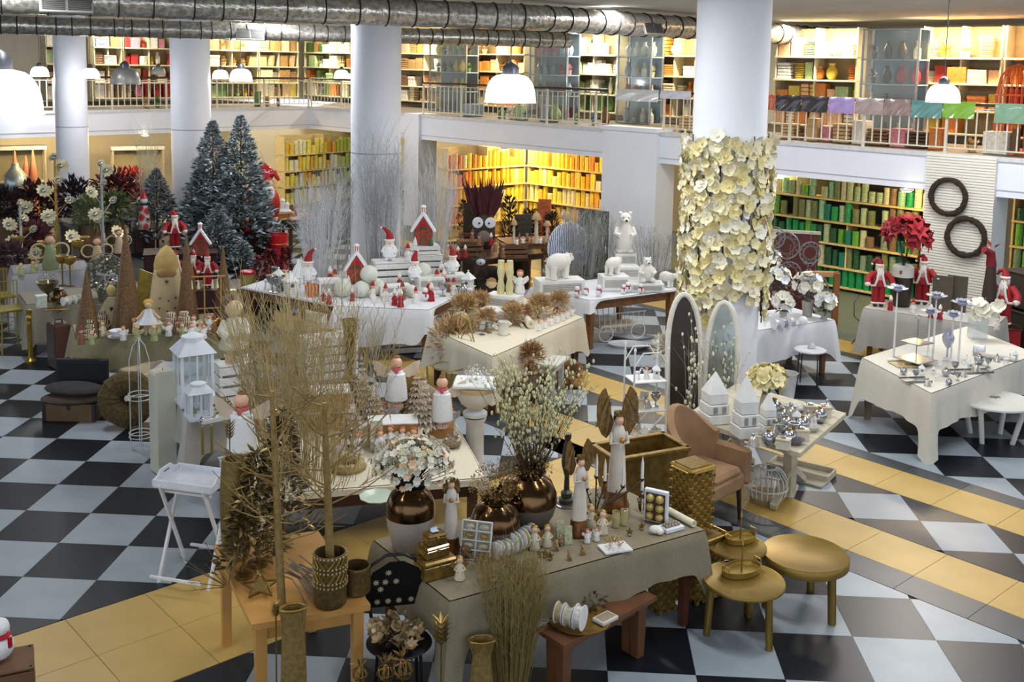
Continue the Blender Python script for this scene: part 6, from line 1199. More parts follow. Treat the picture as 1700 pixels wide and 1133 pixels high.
p = G(95,514,z6); t = thing('moss_tray','flat tray of dried moss at the cloth edge','tray',p,rz - .3); obj('tray',B().box((0,0,.006),(.3,.12,.012),.003),GOLDD,t); obj('moss',leafball(B(),(0,0,.02),.09,160,.03,.01),mat('#6f6440',.9),t,stuff=True)
minis('goldcup',[(104,475),(117,476),(72,448),(140,440),(45,430),(130,448),(30,446)],z7 - .2,50,['tall gold lotus holder behind the amber jar','wider gold lotus holder behind the spools','dark gold lotus holder above the bronze chalice','gold lotus holder behind the short copper cone','gold flower-head holder on the silver-grey cloth','gold lotus holder by the silver ball','small gold lotus holder at the silver-grey cloth corner'],'gold lotus holders')
minis('green',[(35,456),(55,452),(60,446),(85,448),(105,446),(118,445),(92,440)],z7,20,['green fairy at the silver-grey cloth corner','green fairy beside a gilt plate','green fairy behind the chalice','green fairy above the chalice twigs','green fairy in front of the lotus holder','green fairy at the far cloth edge','green fairy under the seated angel'],'green fairies on the silver-grey cloth')
for (x,y,h,l,hx) in ((84,447,60,'tall seated angel figure in a green dress','#7f8a62'),(162,442,50,'winged angel bust beside the silver ball','#b9a27c'),(198,420,40,'pale angel bust behind the tallest copper cone','#c9b294')):
    p = G(x,y,z7); t = thing('angel_bust',l,'statue',p,face(p)); H = hp(p,h); obj('robe',B().lathe([(H * .2,0),(H * .22,H * .1),(H * .14,H * .5),(H * .1,H * .66),(H * .05,H * .7)],16),mat(hx,.6),t); obj('head',B().ball((0,0,H * .82),H * .12,12,8),mat('#d9a98c',.55),t); obj('hair',B().ball((0,H * .04,H * .86),(H * .13,H * .12,H * .11),10,8),mat('#6a3c28',.6),t)
    for s in (-1,1): obj('wing',B().torus((s * H * .28,H * .08,H * .5),H * .2,H * .025,20,6,M=TR((s * H * .28,H * .08,H * .5)) @ RX(1.57) @ TR((-s * H * .28,-H * .08,-H * .5))),mat('#c9b48c',.5),t)
# ================================================================ red and white Christmas table, bears, dried flowers, owl corner, frosted trees
z8 = .75; e = [G(402,477,z8),G(553,507,z8),G(712,515,z8),G(800,480,z8)]
tpa = [e[0].xy,e[1].xy,G(640,470,z8).xy,G(500,447,z8).xy]; tpb = rect(G(556,508,z8),G(712,515,z8),1.5); tpb[2] = e[3].xy + (tpb[2] - e[3].xy) * .25
table(tpa,z8 - .01,'brown table of white ornaments beside the silver twigs',WOOD,.09,apron=.13); table(tpb,z8 - .012,'brown table of red and white gnomes before the middle column',WOOD,.09,apron=.13)
cloth(ccw(tpa),z8 - .006,.015,'white runner on the table beside the silver twigs',CL_WHITE,wave=0,tail=0); pb_ = ccw(tpb); cloth(pb_,z8 - .004,[.52,.015,.02,.02],'white cloth hanging to the floor before the gnomes',CL_WHITE,wave=.01,tail=.1); z8 += .004
def X(px,py): return G(px,py,z8)
for i,(x,y,rr) in enumerate(((569,493,13.5),(600,494,12),(625,490,12),(684,494,9),(609,470,12),(703,476,11))):
    p = X(x,y); r = rr * 1.15 * kk(p); lift = 0
    if i == 4: p = (X(600,494) + X(625,490)) / 2; lift = r * 1.55
    if i == 5: lift = .13
    t = thing('snowball',['large snowball beside the red pot','snowball below the stacked one','snowball below the stacked one, by the white crate','small snowball in front of the louvred box','snowball stacked upon two others','snowball between two gnomes on a louvred box'][i],'ornament',p + V((0,0,r + lift)),0,'felt snowballs'); obj('ball',B().ball((0,0,0),r,20,14),mat('#d9dccf',.95,var=.1,scale=80,bump=.7),t); obj('hanging_loop',B().torus((0,0,r),.012,.003,10,5),SNOW,t)
def cr(px,py,w,d,h,label,rz=.2,lift=0,rows=3): p = X(px,py) + V((0,0,lift)); k = kk(p); crate(p,w * k,d,h * k,face(p,rz),label,rows=rows); return p + V((0,0,h * k + .003))
def lb(px,py,w,d,h,label,rz=.2,lift=0,z=None): p = (X(px,py) if z is None else G(px,py,z)) + V((0,0,lift)); k = kk(p); drawerbox(p,w * k,d,h * k,face(p,rz),label); return p + V((0,0,h * k + .001))
a = cr(652,466,66,.4,34,'white slatted crate carrying the tall-hatted gnome'); gnome(a + V((-.05,0,0)),hp(a,56),'gnome with the tallest red hat, standing on a white crate',hat=1); p = a + V((.24,-.05,0)); mini('santa',p,hp(p,28),'small red-capped figurine beside the tall-hatted gnome')
a = cr(702,450,58,.42,30,'white slatted crate under the raised gingerbread house',lift=0); b2 = cr(702,450,50,.36,14,'shallow white crate directly under the raised gingerbread house',lift=a.z - z8,rows=2); house(b2,hp(b2,66),'gingerbread house raised on white crates'); p = X(592,470); house(p,hp(p,66),'gingerbread house standing behind the snowballs')
lb(655,490,52,.2,18,'white louvred box behind the brown reindeer'); a = lb(714,478,44,.3,20,'white louvred box under the bearded gnome'); a2 = lb(751,472,40,.26,18,'white louvred box near the table end'); lb(546,490,36,.2,28,'white box frame with a dark window beside the red pot')
p = X(688,478); gnome(p + V((0,0,.12)),hp(p,50),'gnome with a drooping red hat beside the small snowball',.2,-.4); gnome(a2,hp(a2,48),'gnome with a red hat at the table end',0,.6); p = X(512,470); gnome(p,hp(p,58),'gnome with a curled red hat among the silver twigs',0,-.8)
minis('birdhouse',[(777,482),(500,462),(482,488),(463,478)],z8,34,['white birdhouse at the table end','white domed birdhouse beside the curled-hat gnome','white birdhouse in front of the table corner','little white birdhouse near the runner tip'],'white birdhouses')
p = X(496,470); lathe_thing('white_finial','white pagoda-shaped lantern beside the curled-hat gnome','lantern',p,[(.1,0),(.1,.08),(.13,.1),(.1,.13),(.08,.22),(.03,.3),(.03,.34),(0,.38)],SNOW,16)
rs = [(585,500,'redfig','between two snowballs'),(619,496,'santa','before the snowballs by the crate'),(640,500,'santa','in front of the white crate'),(653,502,'deer','beside a red-capped figure'),(663,480,'redfig','on the edge of the white crate'),(668,497,'brown','in front of the louvred box'),(690,503,'santa','standing alone at the cloth edge'),(706,500,'penguin','beside the lone capped figure'),(712,490,'redfig','behind the pink one'),(716,500,'redfig','at the cloth edge'),(725,478,'santa','on the louvred box corner'),(737,478,'redfig','holding a sign'),(745,485,'brown','in front of the end gnome'),(753,490,'santa','by the glass jar'),(768,490,'bauble','next to the birdhouse'),(655,507,'redfig','with red boots at the front edge'),(665,510,'redfig','with red boots beside its twin'),(537,500,'redfig','lying near the table corner'),(546,505,'redfig','sitting at the table corner'),(556,478,'santa','leaning on the dark window frame'),(548,472,'redfig','hanging before the silver twigs'),(445,478,'deer','at the runner tip'),(452,484,'cup','near the runner tip'),(460,486,'cup','beside a white birdhouse'),(471,482,'bauble','behind the white birdhouse'),(475,470,'santa','with a red ball on the runner'),(735,492,'cup','at the cloth edge'),(780,492,'deer','at the far table end')]
for (x,y,f,w_) in rs: p = X(x,y); mini(f,p,hp(p,R.uniform(20,30)),f"small {dict(redfig='red', santa='red-capped', deer='white deer', brown='brown elf', penguin='snow', bauble='silver bauble', cup='silver goblet')[f]} figurine {w_}",'figurines on the red and white table')
p = X(517,492); lathe_thing('striped_pot','red and gold striped pot near the table corner','pot',p,[(.07,0),(.09,.06),(.1,.17),(.085,.17),(.07,.03)],mat('#c03a24',.5,hex2='#dba86a',scale=7,kind='wave'),18); p = X(735,470); t = lathe_thing('red_cone_bouquet','red paper cone of cotton bolls beside the end gnome','bouquet',p,[(.01,0),(.05,.2),(.045,.2)],REDG,14)
for i in range(12): obj('cotton_boll',B().ball((R.uniform(-.06,.06),R.uniform(-.06,.06),.23 + R.uniform(0,.07)),.03,8,6),SNOW,t)
SG = mat('#e2e4e6',.55,var=.2,scale=20); SG2 = mat('#bcc0c4',.55,var=.3)
for (px,py,hpx,spr,n,m,lab) in ((530,462,165,.45,130,SG,'dense silver twig thicket behind the curled-hat gnome'),(560,455,190,.3,60,SG2,'darker grey twig thicket next to the middle column'),(632,452,235,.38,90,SG2,'tall dark grey twigs before the middle column'),(655,452,215,.2,60,SG,'silver twigs beside the middle column edge'),(715,440,190,.5,70,SG,'open spray of silver branches behind the raised house'),(735,436,155,.35,40,mat('#c3c3c0',.55),'pale branches behind the end gnome')):
    p = X(px,py); twig_thing('silver_twig_sheaf',lab,p,hp(p,hpx),spr,n,m,.004,7,r0=.2,curl=.15)
# below the table: white bench with red dolls, bead tree, gold fluted vase
p = G(690,582,0); crate(p,.7,.3,.2,face(p,.2),'white slatted crate under the gnome table',rows=2)
for i,(x,y) in enumerate(((672,572),(700,560),(712,555),(690,548))): p = G(x,y,.22); mini('redfig',p,hp(p,36),['red dressed doll under the table, by the cloth','red dressed doll sitting on the crate under the table','red dressed doll at the crate end under the table','red dressed doll behind the others under the table'][i],'dolls under the gnome table')
p = G(622,605,0); twig_thing('beaded_tree','small white beaded tree in front of the hanging white cloth',p,hp(p,80),.2,26,mat('#c9c4bc',.5),.004,6,tipm=SNOW,tips=260,cat='artificial tree')
p = G(581,560,.55); lathe_thing('gold_trumpet_vase','tall gold trumpet vase behind the golden twigs','vase',V((p.x,p.y,0)),[(.1,0),(.1,.03),(.03,.06),(.05,.3),(.1,.75),(.12,.78),(.1,.78),(.04,.35)],mat('#8a7236',.4,.5,var=.35,scale=30),22)
kb = G(545,625,0); crate(V((kb.x,kb.y,0)),.7,.35,.55,face(kb,.3),'white slatted crate stack behind the golden twigs',rows=5); p = V((kb.x,kb.y,.552)); minis('angel',[(555,566),(535,563)],.553,22,['white doll on the crate stack behind the twigs','second white doll on the crate stack behind the twigs'],None)
# bear table
z9 = .75; e9 = [G(883,476,z9),G(980,499,z9),G(1130,480,z9)]; tp9 = [e9[0].xy,e9[1].xy,e9[2].xy,(e9[0] + e9[2] - e9[1]).xy]; table(tp9,z9 - .01,'brown table of polar bears before the white pillar',WOOD,.1,apron=.13)
cc = ccw(tp9); i0 = min(range(4),key=lambda i: (cc[i] - e9[0].xy).length); dr = [.02] * 4; dr[i0] = .3; cloth(cc,z9 - .006,dr,'white cloth on the polar bear table',CL_WHITE,wave=.006,tail=.1); z9 += .004
BEAR = mat('#e6e3da',.95,var=.08,scale=60,bump=.6)
def polar(p,hpx,label,rz,sit=False):
    p = V(p); H = hp(p,hpx); t = thing('polar_bear_figure',label,'figurine',p,face(p,rz),'polar bears')
    b = B(); b.ball((-H * .12,0,H * .62),(H * .5,H * .28,H * .34),18,12) if not sit else b.ball((0,0,H * .36),(H * .32,H * .3,H * .38),16,12)
    hx,hz = (H * .46,H * .74) if not sit else (0,H * .82); hy = 0 if not sit else -H * .08
    if not sit:
        b.ball((H * .22,0,H * .64),(H * .3,H * .24,H * .28),14,10)
        for sx in (-.42,.2):
            for sy in (-1,1): b.lathe([(H * .1,0),(H * .13,H * .04),(H * .1,H * .12),(H * .13,H * .5)],10,(sx * H,sy * H * .15,0))
    else:
        for s in (-1,1): b.ball((s * H * .2,-H * .2,H * .1),(H * .12,H * .2,H * .1),10,8); b.tube([(s * H * .22,-H * .05,H * .55),(s * H * .3,-H * .18,H * .4),(s * H * .16,-H * .28,H * .36)],H * .08,8)
    obj('body',b,BEAR,t); h = B().ball((hx,hy,hz),H * .17,14,10); d = V((1,0,0)) if not sit else V((0,-1,0)); sd = V((0,1,0)) if not sit else V((1,0,0)); q = V((hx,hy,hz)); h.ball(q + d * H * .16 - V((0,0,H * .04)),H * .085,10,8); obj('head',h,BEAR,t); obj('nose',B().ball(q + d * H * .245 - V((0,0,H * .02)),H * .035,8,6),BLACKM,t)
    for s in (-1,1): obj('ear',B().ball(q + sd * s * H * .12 + V((0,0,H * .14)),H * .05,8,6),BEAR,t); obj('eye',B().ball(q + sd * s * H * .07 + d * H * .14 + V((0,0,H * .05)),H * .02,6,4),BLACKM,t)
    return t
def lb9(*a,**k): return lb(*a,z=z9,**k)
a = lb9(928,486,78,.34,24,'white louvred box under the walking polar bear',rz=.3); polar(a + V((0,0,.0)),44,'walking polar bear on the white louvred box',.75); am = lb9(1018,480,46,.3,24,'white louvred box in the middle of the bear table',rz=.3); lb9(1038,462,42,.3,22,'white louvred box under the upright polar bear',rz=.2)
a = lb9(1036,456,36,.26,20,'upper white louvred box under the upright polar bear',rz=.2,lift=.17)
p = G(1035,456,z9); H = hp(p,68); t = thing('upright_polar_bear','large polar bear standing upright on louvred boxes','figurine',p + V((0,0,a.z - z9)),face(p,.15)); b = B().lathe([(H * .12,0),(H * .2,H * .08),(H * .23,H * .3),(H * .2,H * .5),(H * .13,H * .66),(H * .1,H * .72)],18)
for s in (-1,1): b.ball((s * H * .13,-H * .08,H * .05),(H * .1,H * .14,H * .06),10,8); b.tube([(s * H * .17,0,H * .6),(s * H * .23,-H * .08,H * .46),(s * H * .12,-H * .2,H * .42)],H * .065,8)
obj('body',b,BEAR,t); obj('head',B().ball((0,-.01,H * .83),(H * .15,H * .15,H * .14),16,10).ball((0,-H * .16,H * .79),(H * .075,H * .09,H * .06),10,8),BEAR,t); obj('nose',B().ball((0,-H * .245,H * .8),H * .03,8,6),BLACKM,t)
for s in (-1,1): obj('ear',B().ball((s * H * .12,0,H * .95),H * .05,8,6),BEAR,t); obj('eye',B().ball((s * H * .06,-H * .14,H * .86),H * .018,6,4),mat('#3c5a78',.3),t)
a = lb9(1072,482,56,.3,14,'white tray box under the sitting polar bear',rz=.15); polar(a,42,'sitting polar bear beside the clear tray',.3,True); polar(G(1108,476,z9),26,'small polar bear at the table end',-.6); polar(am + V((.0,.04,0)),30,'polar bear on the middle louvred box',.9)
minis('penguin',[(1000,476),(1010,476),(1035,488),(1042,486),(994,492),(973,490),(1064,488),(1095,484),(958,494)],z9,19,['snow figurine with a red scarf, one of two on the louvred box','second snow figurine with a red scarf on the louvred box','snow figurine before the upright bear','snow figurine next to the one before the upright bear','snow figurine lying at the front edge','brown-tinted snow figurine at the front edge','snow figurine in front of the sitting bear','snow figurine near the table end','snow figurine at the cloth fold'],'snow figurines with scarves')
for (px,py,hpx,spr,n,lab) in ((965,458,118,.42,110,'dense grey wire branches behind the polar bears'),(1085,458,80,.4,80,'grey wire branches with icicles behind the sitting bear'),(1000,452,95,.35,60,'grey wire branches behind the upright bear')):
    p = G(px,py,z9); twig_thing('wire_branch_sheaf',lab,p,hp(p,hpx),spr,n,mat('#a9aaa6',.5,var=.3),.0038,6,r0=.25,curl=.12)
for i,(x,y) in enumerate(((981,390),(1000,395),(992,402),(972,408),(1055,392),(1070,396),(1085,410),(1005,410))): p = D(x,y,depth(G(1000,452,z9))); t = lathe_thing('hanging_icicle',['first','second','third','fourth','fifth','sixth','seventh','eighth'][i] + ' white icicle in the wire branches, counted from the striped cushion','ornament',p,[(0,-.14),(.008,-.08),(.011,0),(.004,.01)],SNOW,8,'white icicles',extra=[('cord',B().cyl((0,0,0),(0,0,.08),.002,n=4),SNOW)])
p = V((*G(948,455,.75).xy,.75)); t = thing('striped_cushion','large blue and white striped cushion behind the wire branches','cushion',p + V((-.05,.12,.0)),face(p,.2)); obj('cushion_cover',B().ball((0,0,.4),(.34,.12,.42),24,14),mat('#dfe3ec',.8,hex2='#5c6b94',scale=11,kind='wave'),t); obj('piping',B().torus((0,0,.4),.34,.01,30,6,M=TR((0,0,.4)) @ RX(1.57) @ SCL(1,1.23,1) @ TR((0,0,-.4))),mat('#eef0f4',.8),t)
p = G(912,470,z9); t = thing('pale_foliage','pale grey-green foliage at the bear table corner','plant',p); obj('leaf_mass',leafball(leafball(B(),(0,0,.12),.13,120,.06,.03),(.03,.05,.3),.11,90,.06,.03),mat('#b7c1b2',.8,var=.3),t,stuff=True); obj('stem',B().cyl((0,0,0),(0,0,.3),.006,n=5),WOODD,t)
# under the bear table
p = G(1020,560,0); t = thing('wire_cradle','white wire basket stand under the bear table','basket',p,.5); 
for i in range(9): obj('wire',B().tube([(-.4 + i * .1,-.2,.42),(-.36 + i * .09,-.17,.16),(-.36 + i * .09,.17,.16),(-.4 + i * .1,.2,.42)],.006,5),WHITEP,t)
for s in (-1,1): obj('rail',B().cyl((-.42,s * .2,.42),(.42,s * .2,.42),.008,n=6),WHITEP,t); obj('wheel',B().torus((s * .28,-.22,.13),.12,.008,24,6,M=TR((s * .28,-.22,.13)) @ RX(1.57) @ TR((-s * .28,.22,-.13))),WHITEP,t)
obj('liner',B().box((0,0,.2),(.66,.3,.06),.02),CL_CREAM,t)
for (x,y,r,l,hx) in ((1042,575,.2,'flat white oval tray lying on the floor under the bear table','#cfd0d4'),(1050,562,.24,'flat grey kite-shaped board on the floor under the bear table','#9ea0a8')): p = G(x,y,0); lathe_thing('floor_tray',l,'tray',p + V((0,0,.002)),[(.001,.01),(r * .9,.012),(r,.04),(r * .96,.04),(r * .85,0),(.001,0)],mat(hx,.5),28 if 'oval' in l else 4,sx=1.5)
# dried-flower table
zd = .75; d0,d1,d2 = G(714,545,zd),G(818,592,zd),G(968,527,zd); tpd = [d0.xy,d1.xy,d2.xy,(d0 + d2 - d1).xy]; table(tpd,zd - .01,'table under the cream cloth with dried pampas',WOODD,.09); cloth(ccw(tpd),zd - .006,.42,'cream cloth on the table of dried pampas',CL_CREAM,wave=.014,tail=.25); zd += .004
PAM = mat('#c9a676',.9,var=.3,scale=40); PAM2 = mat('#b0865a',.9,var=.3,scale=40)
def pampas(px,py,r,label,z=None,m=PAM,n=260): p = G(px,py,zd if z is None else z); rr = r * kk(p); t = thing('pampas_bunch',label,'dried flowers',p,0,'dried pampas bunches'); obj('plumes',leafball(leafball(B(),(0,0,rr * .8),rr * .85,n * 2,rr * .5,rr * .09,.8),(rr * .3,0,rr * 1.1),rr * .6,n,rr * .4,rr * .07,1),m,t,stuff=True); obj('stem_tie',B().lathe([(rr * .12,0),(rr * .08,rr * .2),(rr * .14,rr * .5)],10),PAM2,t)
for a in ((768,535,26,'tan pampas bunch at the near table end'),(795,520,20,'tan pampas bunch behind the yellow feather'),(805,548,20,'pampas bunch behind the silver cups'),(850,540,20,'pampas bunch beside the cream rolls'),(893,528,22,'pampas bunch beyond the cream rolls'),(925,520,20,'pampas bunch at the far table end'),(848,530,16,'darker pampas tuft under the candle box',None,PAM2),(868,535,16,'darker pampas tuft beside the paper roll',None,PAM2)): pampas(*a)
pampas(752,600,40,'tall hanging pampas beside the near table end',.35,PAM,420); pampas(880,612,24,'pampas bunch on the little grey table',.45,PAM2); pampas(945,640,22,'pampas bunch on the floor beside the little grey table',0,PAM2); pampas(868,640,22,'pampas bunch hanging before the little grey table',.2,PAM2)
t = lb(838,512,56,.26,24,'white louvred box under the double candle',z=zd,rz=-.4); lb(838,530,80,.3,16,'long white box in the pampas',z=zd,rz=-.4)
for (dx,l) in ((-.06,'tall carved cream pillar candle, one of the pair'),(.06,'tall carved cream pillar candle beside its twin')): p = t + V((dx,-.04 * dx,0)); lathe_thing('carved_candle',l,'candle',p,[(.05,0),(.055,.1),(.035,.2),(.055,.3),(.05,.36),(.045,.38),(.045,.47),(.01,.47)],mat('#d8cf9c',.5,var=.12),16,extra=[('wick',B().cyl((0,0,.47),(0,0,.49),.003,n=4),BLACKM)])
p = t + V((.2,.08,-.02)); mini('angel',p + V((0,0,.025)),.36,'white robed figure beside the carved candles'); p = G(888,518,zd); t = thing('cream_arch','cream paper arch with a yellow rose beside the candles','ornament',p,face(p)); obj('arch',B().prism([(-.1,0),(.1,0),(.1,.14),(.05,.22),(-.05,.22),(-.1,.14)],-.03,.03,M=RX(math.pi / 2)),mat('#ddd3b2',.7),t); obj('rose',leafball(B(),(.02,-.05,.1),.04,30,.05,.03),mat('#e0cf78',.7),t)
for i,(a,c,r,l) in enumerate(((G(860,522,zd),G(881,546,zd),.055,'thick cream paper roll lying across the pampas table'),(G(845,522,zd),G(868,545,zd),.02,'thin cream paper roll beside the thick one'))):
    t = thing('paper_roll',l,'roll',(a + c) / 2 + V((0,0,r)),math.atan2((c - a).y,(c - a).x)); L = (c - a).length; obj('paper',B().lathe([(r,-L / 2),(r,L / 2),(r * .4,L / 2),(r * .3,L / 2 - .02)],18,M=RY(math.pi / 2)),mat('#d9d3b4',.65),t)
p = G(836,556,zd); lathe_thing('white_jug','white jug with a spout at the cream cloth edge','jug',p,[(.06,0),(.07,.05),(.055,.12),(.06,.15),(.07,.17),(.06,.17),(.045,.1)],mat('#dedad0',.3),18,extra=[('spout',B().prism([(0,0),(.05,.02),(.0,.05)],-.02,.02,M=TR((.055,0,.12)) @ RX(1.57)),mat('#dedad0',.3)),('handle',B().torus((-.075,0,.1),.035,.008,14,6,M=TR((-.075,0,.1)) @ RX(1.57) @ TR((.075,0,-.1))),mat('#dedad0',.3))])
minis('cup',[(800,556),(812,553),(828,549)],zd,16,['low silver cup at the cream cloth edge','low silver cup beside its twin','silver cup beside the white jug'],'silver cups on the cream cloth'); minis('angel',[(905,545),(915,540),(925,536),(935,532),(942,528),(895,549),(950,524)],zd,18,['tiny mauve figurine at the far cloth edge, first from the paper roll','second tiny figurine from the paper roll','third tiny figurine from the paper roll','fourth tiny figurine from the paper roll','fifth tiny figurine from the paper roll','tiny figurine touching the paper roll','tiny figurine at the far cloth corner'],'tiny figurines on the cream cloth')
for (x,y,l) in ((765,540,'large yellow-white feather disc at the near end'),(788,536,'second yellow-white feather disc')): p = G(x,y,zd); solo('feather_disc',l,'ornament',leafball(B().ball((0,0,.09),(.1,.05,.09),14,8),(0,0,.09),.09,60,.06,.02),mat('#ddd6b0',.8,var=.15),p,face(p))
zs_ = .45; s0,s1,s2 = G(843,600,zs_),G(925,608,zs_),G(946,592,zs_); table([s0.xy,s1.xy,s2.xy,(s0 + s2 - s1).xy],zs_,'little grey painted side table under the pampas table',mat('#c6c7c0',.6),.06,.8,'side_table'); p = G(895,598,zs_); mini('candle',p,.1,'cream candle on the little grey table')
p = G(745,668,0); t = thing('gold_scroll_chair','gold wire scroll chair beside the cream cloth','chair',p,face(p,-.7)); m = mat('#a18d50',.35,.6)
for sx in (-1,1):
    for sy in (-1,1): obj('leg',B().tube([(sx * .2,sy * .18,0),(sx * .19,sy * .17,.25),(sx * .2,sy * .18,.45)],.009,6),m,t)
    obj('back_post',B().tube([(sx * .2,.18,.45),(sx * .22,.2,.75),(sx * .14,.2,1.0),(0,.2,1.05)],.009,6),m,t); obj('scroll',B().torus((sx * .1,.2,.75),.08,.007,20,5,M=TR((sx * .1,.2,.75)) @ RX(1.57) @ TR((-sx * .1,-.2,-.75))),m,t)
obj('seat_ring',B().torus((0,0,.45),.2,.01,24,6),m,t)
# owl corner
zo = .62; tpo = rect(G(790,432,zo),G(925,418,zo),.9); table(tpo,zo,'dark brown table of forest ornaments before the yellow shelves',WOODD,.1); tpq = rect(G(842,405,.9),G(930,402,.9),.7); table(tpq,.9,'orange-brown table with mushrooms beside the owl',WOOD,.09)
p = G(803,412,zo); H = hp(p,60); t = thing('feathered_owl','dark owl ornament with white eye discs and burgundy plumes','ornament',p,face(p)); obj('body',B().lathe([(H * .2,0),(H * .32,H * .2),(H * .3,H * .6),(H * .2,H * .85),(0,H * .95)],18),mat('#3a2f2a',.9,var=.4,scale=30,bump=.6),t); obj('breast',B().ball((0,-H * .22,H * .35),(H * .18,H * .12,H * .25),12,8),mat('#7a7068',.8),t)
for s in (-1,1): obj('eye_disc',B().lathe([(.001,0),(H * .15,.005),(H * .14,.015),(.001,.02)],18,M=TR((s * H * .17,-H * .27,H * .74)) @ RX(1.57)),mat('#e4e8ee',.6),t); obj('pupil',B().ball((s * H * .13,-H * .3,H * .73),H * .028,8,6),BLACKM,t)
b = B()
for i in range(26): x = -.3 + .6 * i / 25; b.leaf((x * H * .8,R.uniform(-.05,.08),H * .8),(x * 1.2,R.uniform(-.15,.15),1),(0,-1,0),H * R.uniform(.9,1.3),H * .12)
obj('plumes',b,mat('#4a1420',.8,var=.3),t)
for (x,y,h,w_,l) in ((890,404,52,16,'tall mushroom ornament in the middle of the orange-brown table'),(940,400,48,18,'tall mushroom ornament at the table end'),(853,404,40,10,'round-headed brown mushroom beside the dark screen'),(908,402,36,12,'brown mushroom ornament before the red screen')):
    p = G(x,y,.902); H = hp(p,h); r = hp(p,w_ / 2); t = thing('mushroom_ornament',l,'ornament',p,0,'mushroom ornaments'); obj('stalk',B().lathe([(r * .55,0),(r * .4,H * .3),(r * .35,H * .8)],12),mat('#cfc0a4',.7),t); obj('cap',B().lathe([(r * .3,H * .78),(r * 1.1,H * .76),(r,H * .84),(r * .5,H * .97),(0,H)],16),mat('#b9966a',.7,var=.3),t)
for (x,y,r,h,l,hx) in ((775,385,18,50,'dark evergreen sprays behind the owl','#241a18'),(845,398,14,70,'dark evergreen cone beside the owl','#2b211c'),(880,395,16,45,'dark bark figure behind the mushrooms','#33291f'),(915,400,14,45,'dark bark trunk beside the end mushroom','#3a2f24')):
    p = G(x,y,.7); k = kk(p); t = thing('dark_spray',l,'dried plant',p); b = B()
    for i in range(320): f = R.random(); a = R.uniform(0,6.28); b.leaf((math.cos(a) * r * k * (1 - .6 * f),math.sin(a) * r * k * (1 - .6 * f),h * k * f),(math.cos(a),math.sin(a),.9),(0,0,1),.12,.03)
    obj('leaf_mass',b,mat(hx,.9,var=.4),t,stuff=True); obj('stem',B().cyl((0,0,0),(0,0,h * k),.012,n=6),WOODD,t)
for (x,y,w_,h,l,hx) in ((790,330,44,60,'dark framed screen behind the owl plumes','#4a4030'),(868,350,30,56,'narrow dark screen beside the owl','#3c3428'),(904,325,22,56,'coral carved panel on the yellow shelves','#c9663e'),(985,345,52,46,'dark panelled screen beside the white pillar','#3b3226')):
    p = D(x,y + h * .6,20.6 if 'coral' not in l else 23.2); k = kk(p); t = thing('folding_screen',l,'screen',V((p.x,p.y,0)),face(p,.3 if x < 900 else -.2)); z0_ = p.z - h * k * .5; H = z0_ + h * k; obj('panel',B().box((0,0,H / 2),(w_ * k,.03,H),.004),mat(hx,.6,var=.3,scale=12),t)
    for j in range(3): obj('inset',B().box((0,-.018,H - h * k * (.2 + .3 * j)),(w_ * k * .8,.008,h * k * .22),.002),mat(hx,.5,var=.5,scale=30),t)
for (x,y,w_,h,l) in ((780,425,40,26,'brown slatted crate beneath the owl'),(852,428,44,24,'brown slatted crate beside the owl'),(780,404,34,18,'brown slatted crate stacked under dark sprays')): p = G(x,y,zo); k = kk(p); crate(p,w_ * k,.3,h * k,face(p,.2),l,mat('#6b4a2e',.6,var=.3),rows=3,name='brown_crate')
of = [(772,428),(784,402),(795,408),(815,408),(822,418),(835,428),(760,430),(850,412),(860,414),(870,418),(768,412),(842,415)]
for i,(x,y) in enumerate(of): p = G(x,y,zo + (.3 if i < 7 else .003)); mini('brown' if i % 3 else 'redfig',p,hp(p,20),f'{ORD[i]} forest elf among the brown crates, counted from the owl','forest elves by the owl')
mf = [(862,400),(868,404),(875,400),(882,405),(897,404),(903,406),(912,403),(858,406),(920,405),(927,402)]
for i,(x,y) in enumerate(mf): p = G(x,y,.902); mini(('brown','angel','bear')[i % 3],p,hp(p,13),f'{ORD[i]} tiny forest ornament on the orange-brown table, counted from the dark screen','tiny forest ornaments')
p = G(815,500,0); t = thing('twig_wreath','thick dark twig wreath leaning behind the gnome table','wreath',p,face(p)); obj('ring',B().torus((0,0,0),.2,.1,32,10,M=TR((0,.1,.3)) @ RX(1.4),lump=.1),mat('#2c211b',.95,var=.5,scale=40),t); 
p = G(798,448,0); t = thing('fox_mask','grey fox head with a pale face above the dark wreath','ornament',V((*G(798,440,.62).xy,.62)),face(p)); obj('head',B().ball((0,0,.08),(.1,.07,.09),14,10),mat('#4b4038',.8),t); obj('face_mask',B().ball((0,-.05,.06),(.08,.04,.06),12,8),mat('#d9dce2',.7),t); obj('nose',B().ball((0,-.1,.05),.015,6,5),BLACKM,t)
for s in (-1,1): o = obj('ear',B().lathe([(.035,0),(.02,.05),(0,.09)],8,(s * .07,0,.15)),mat('#4b4038',.8),t)
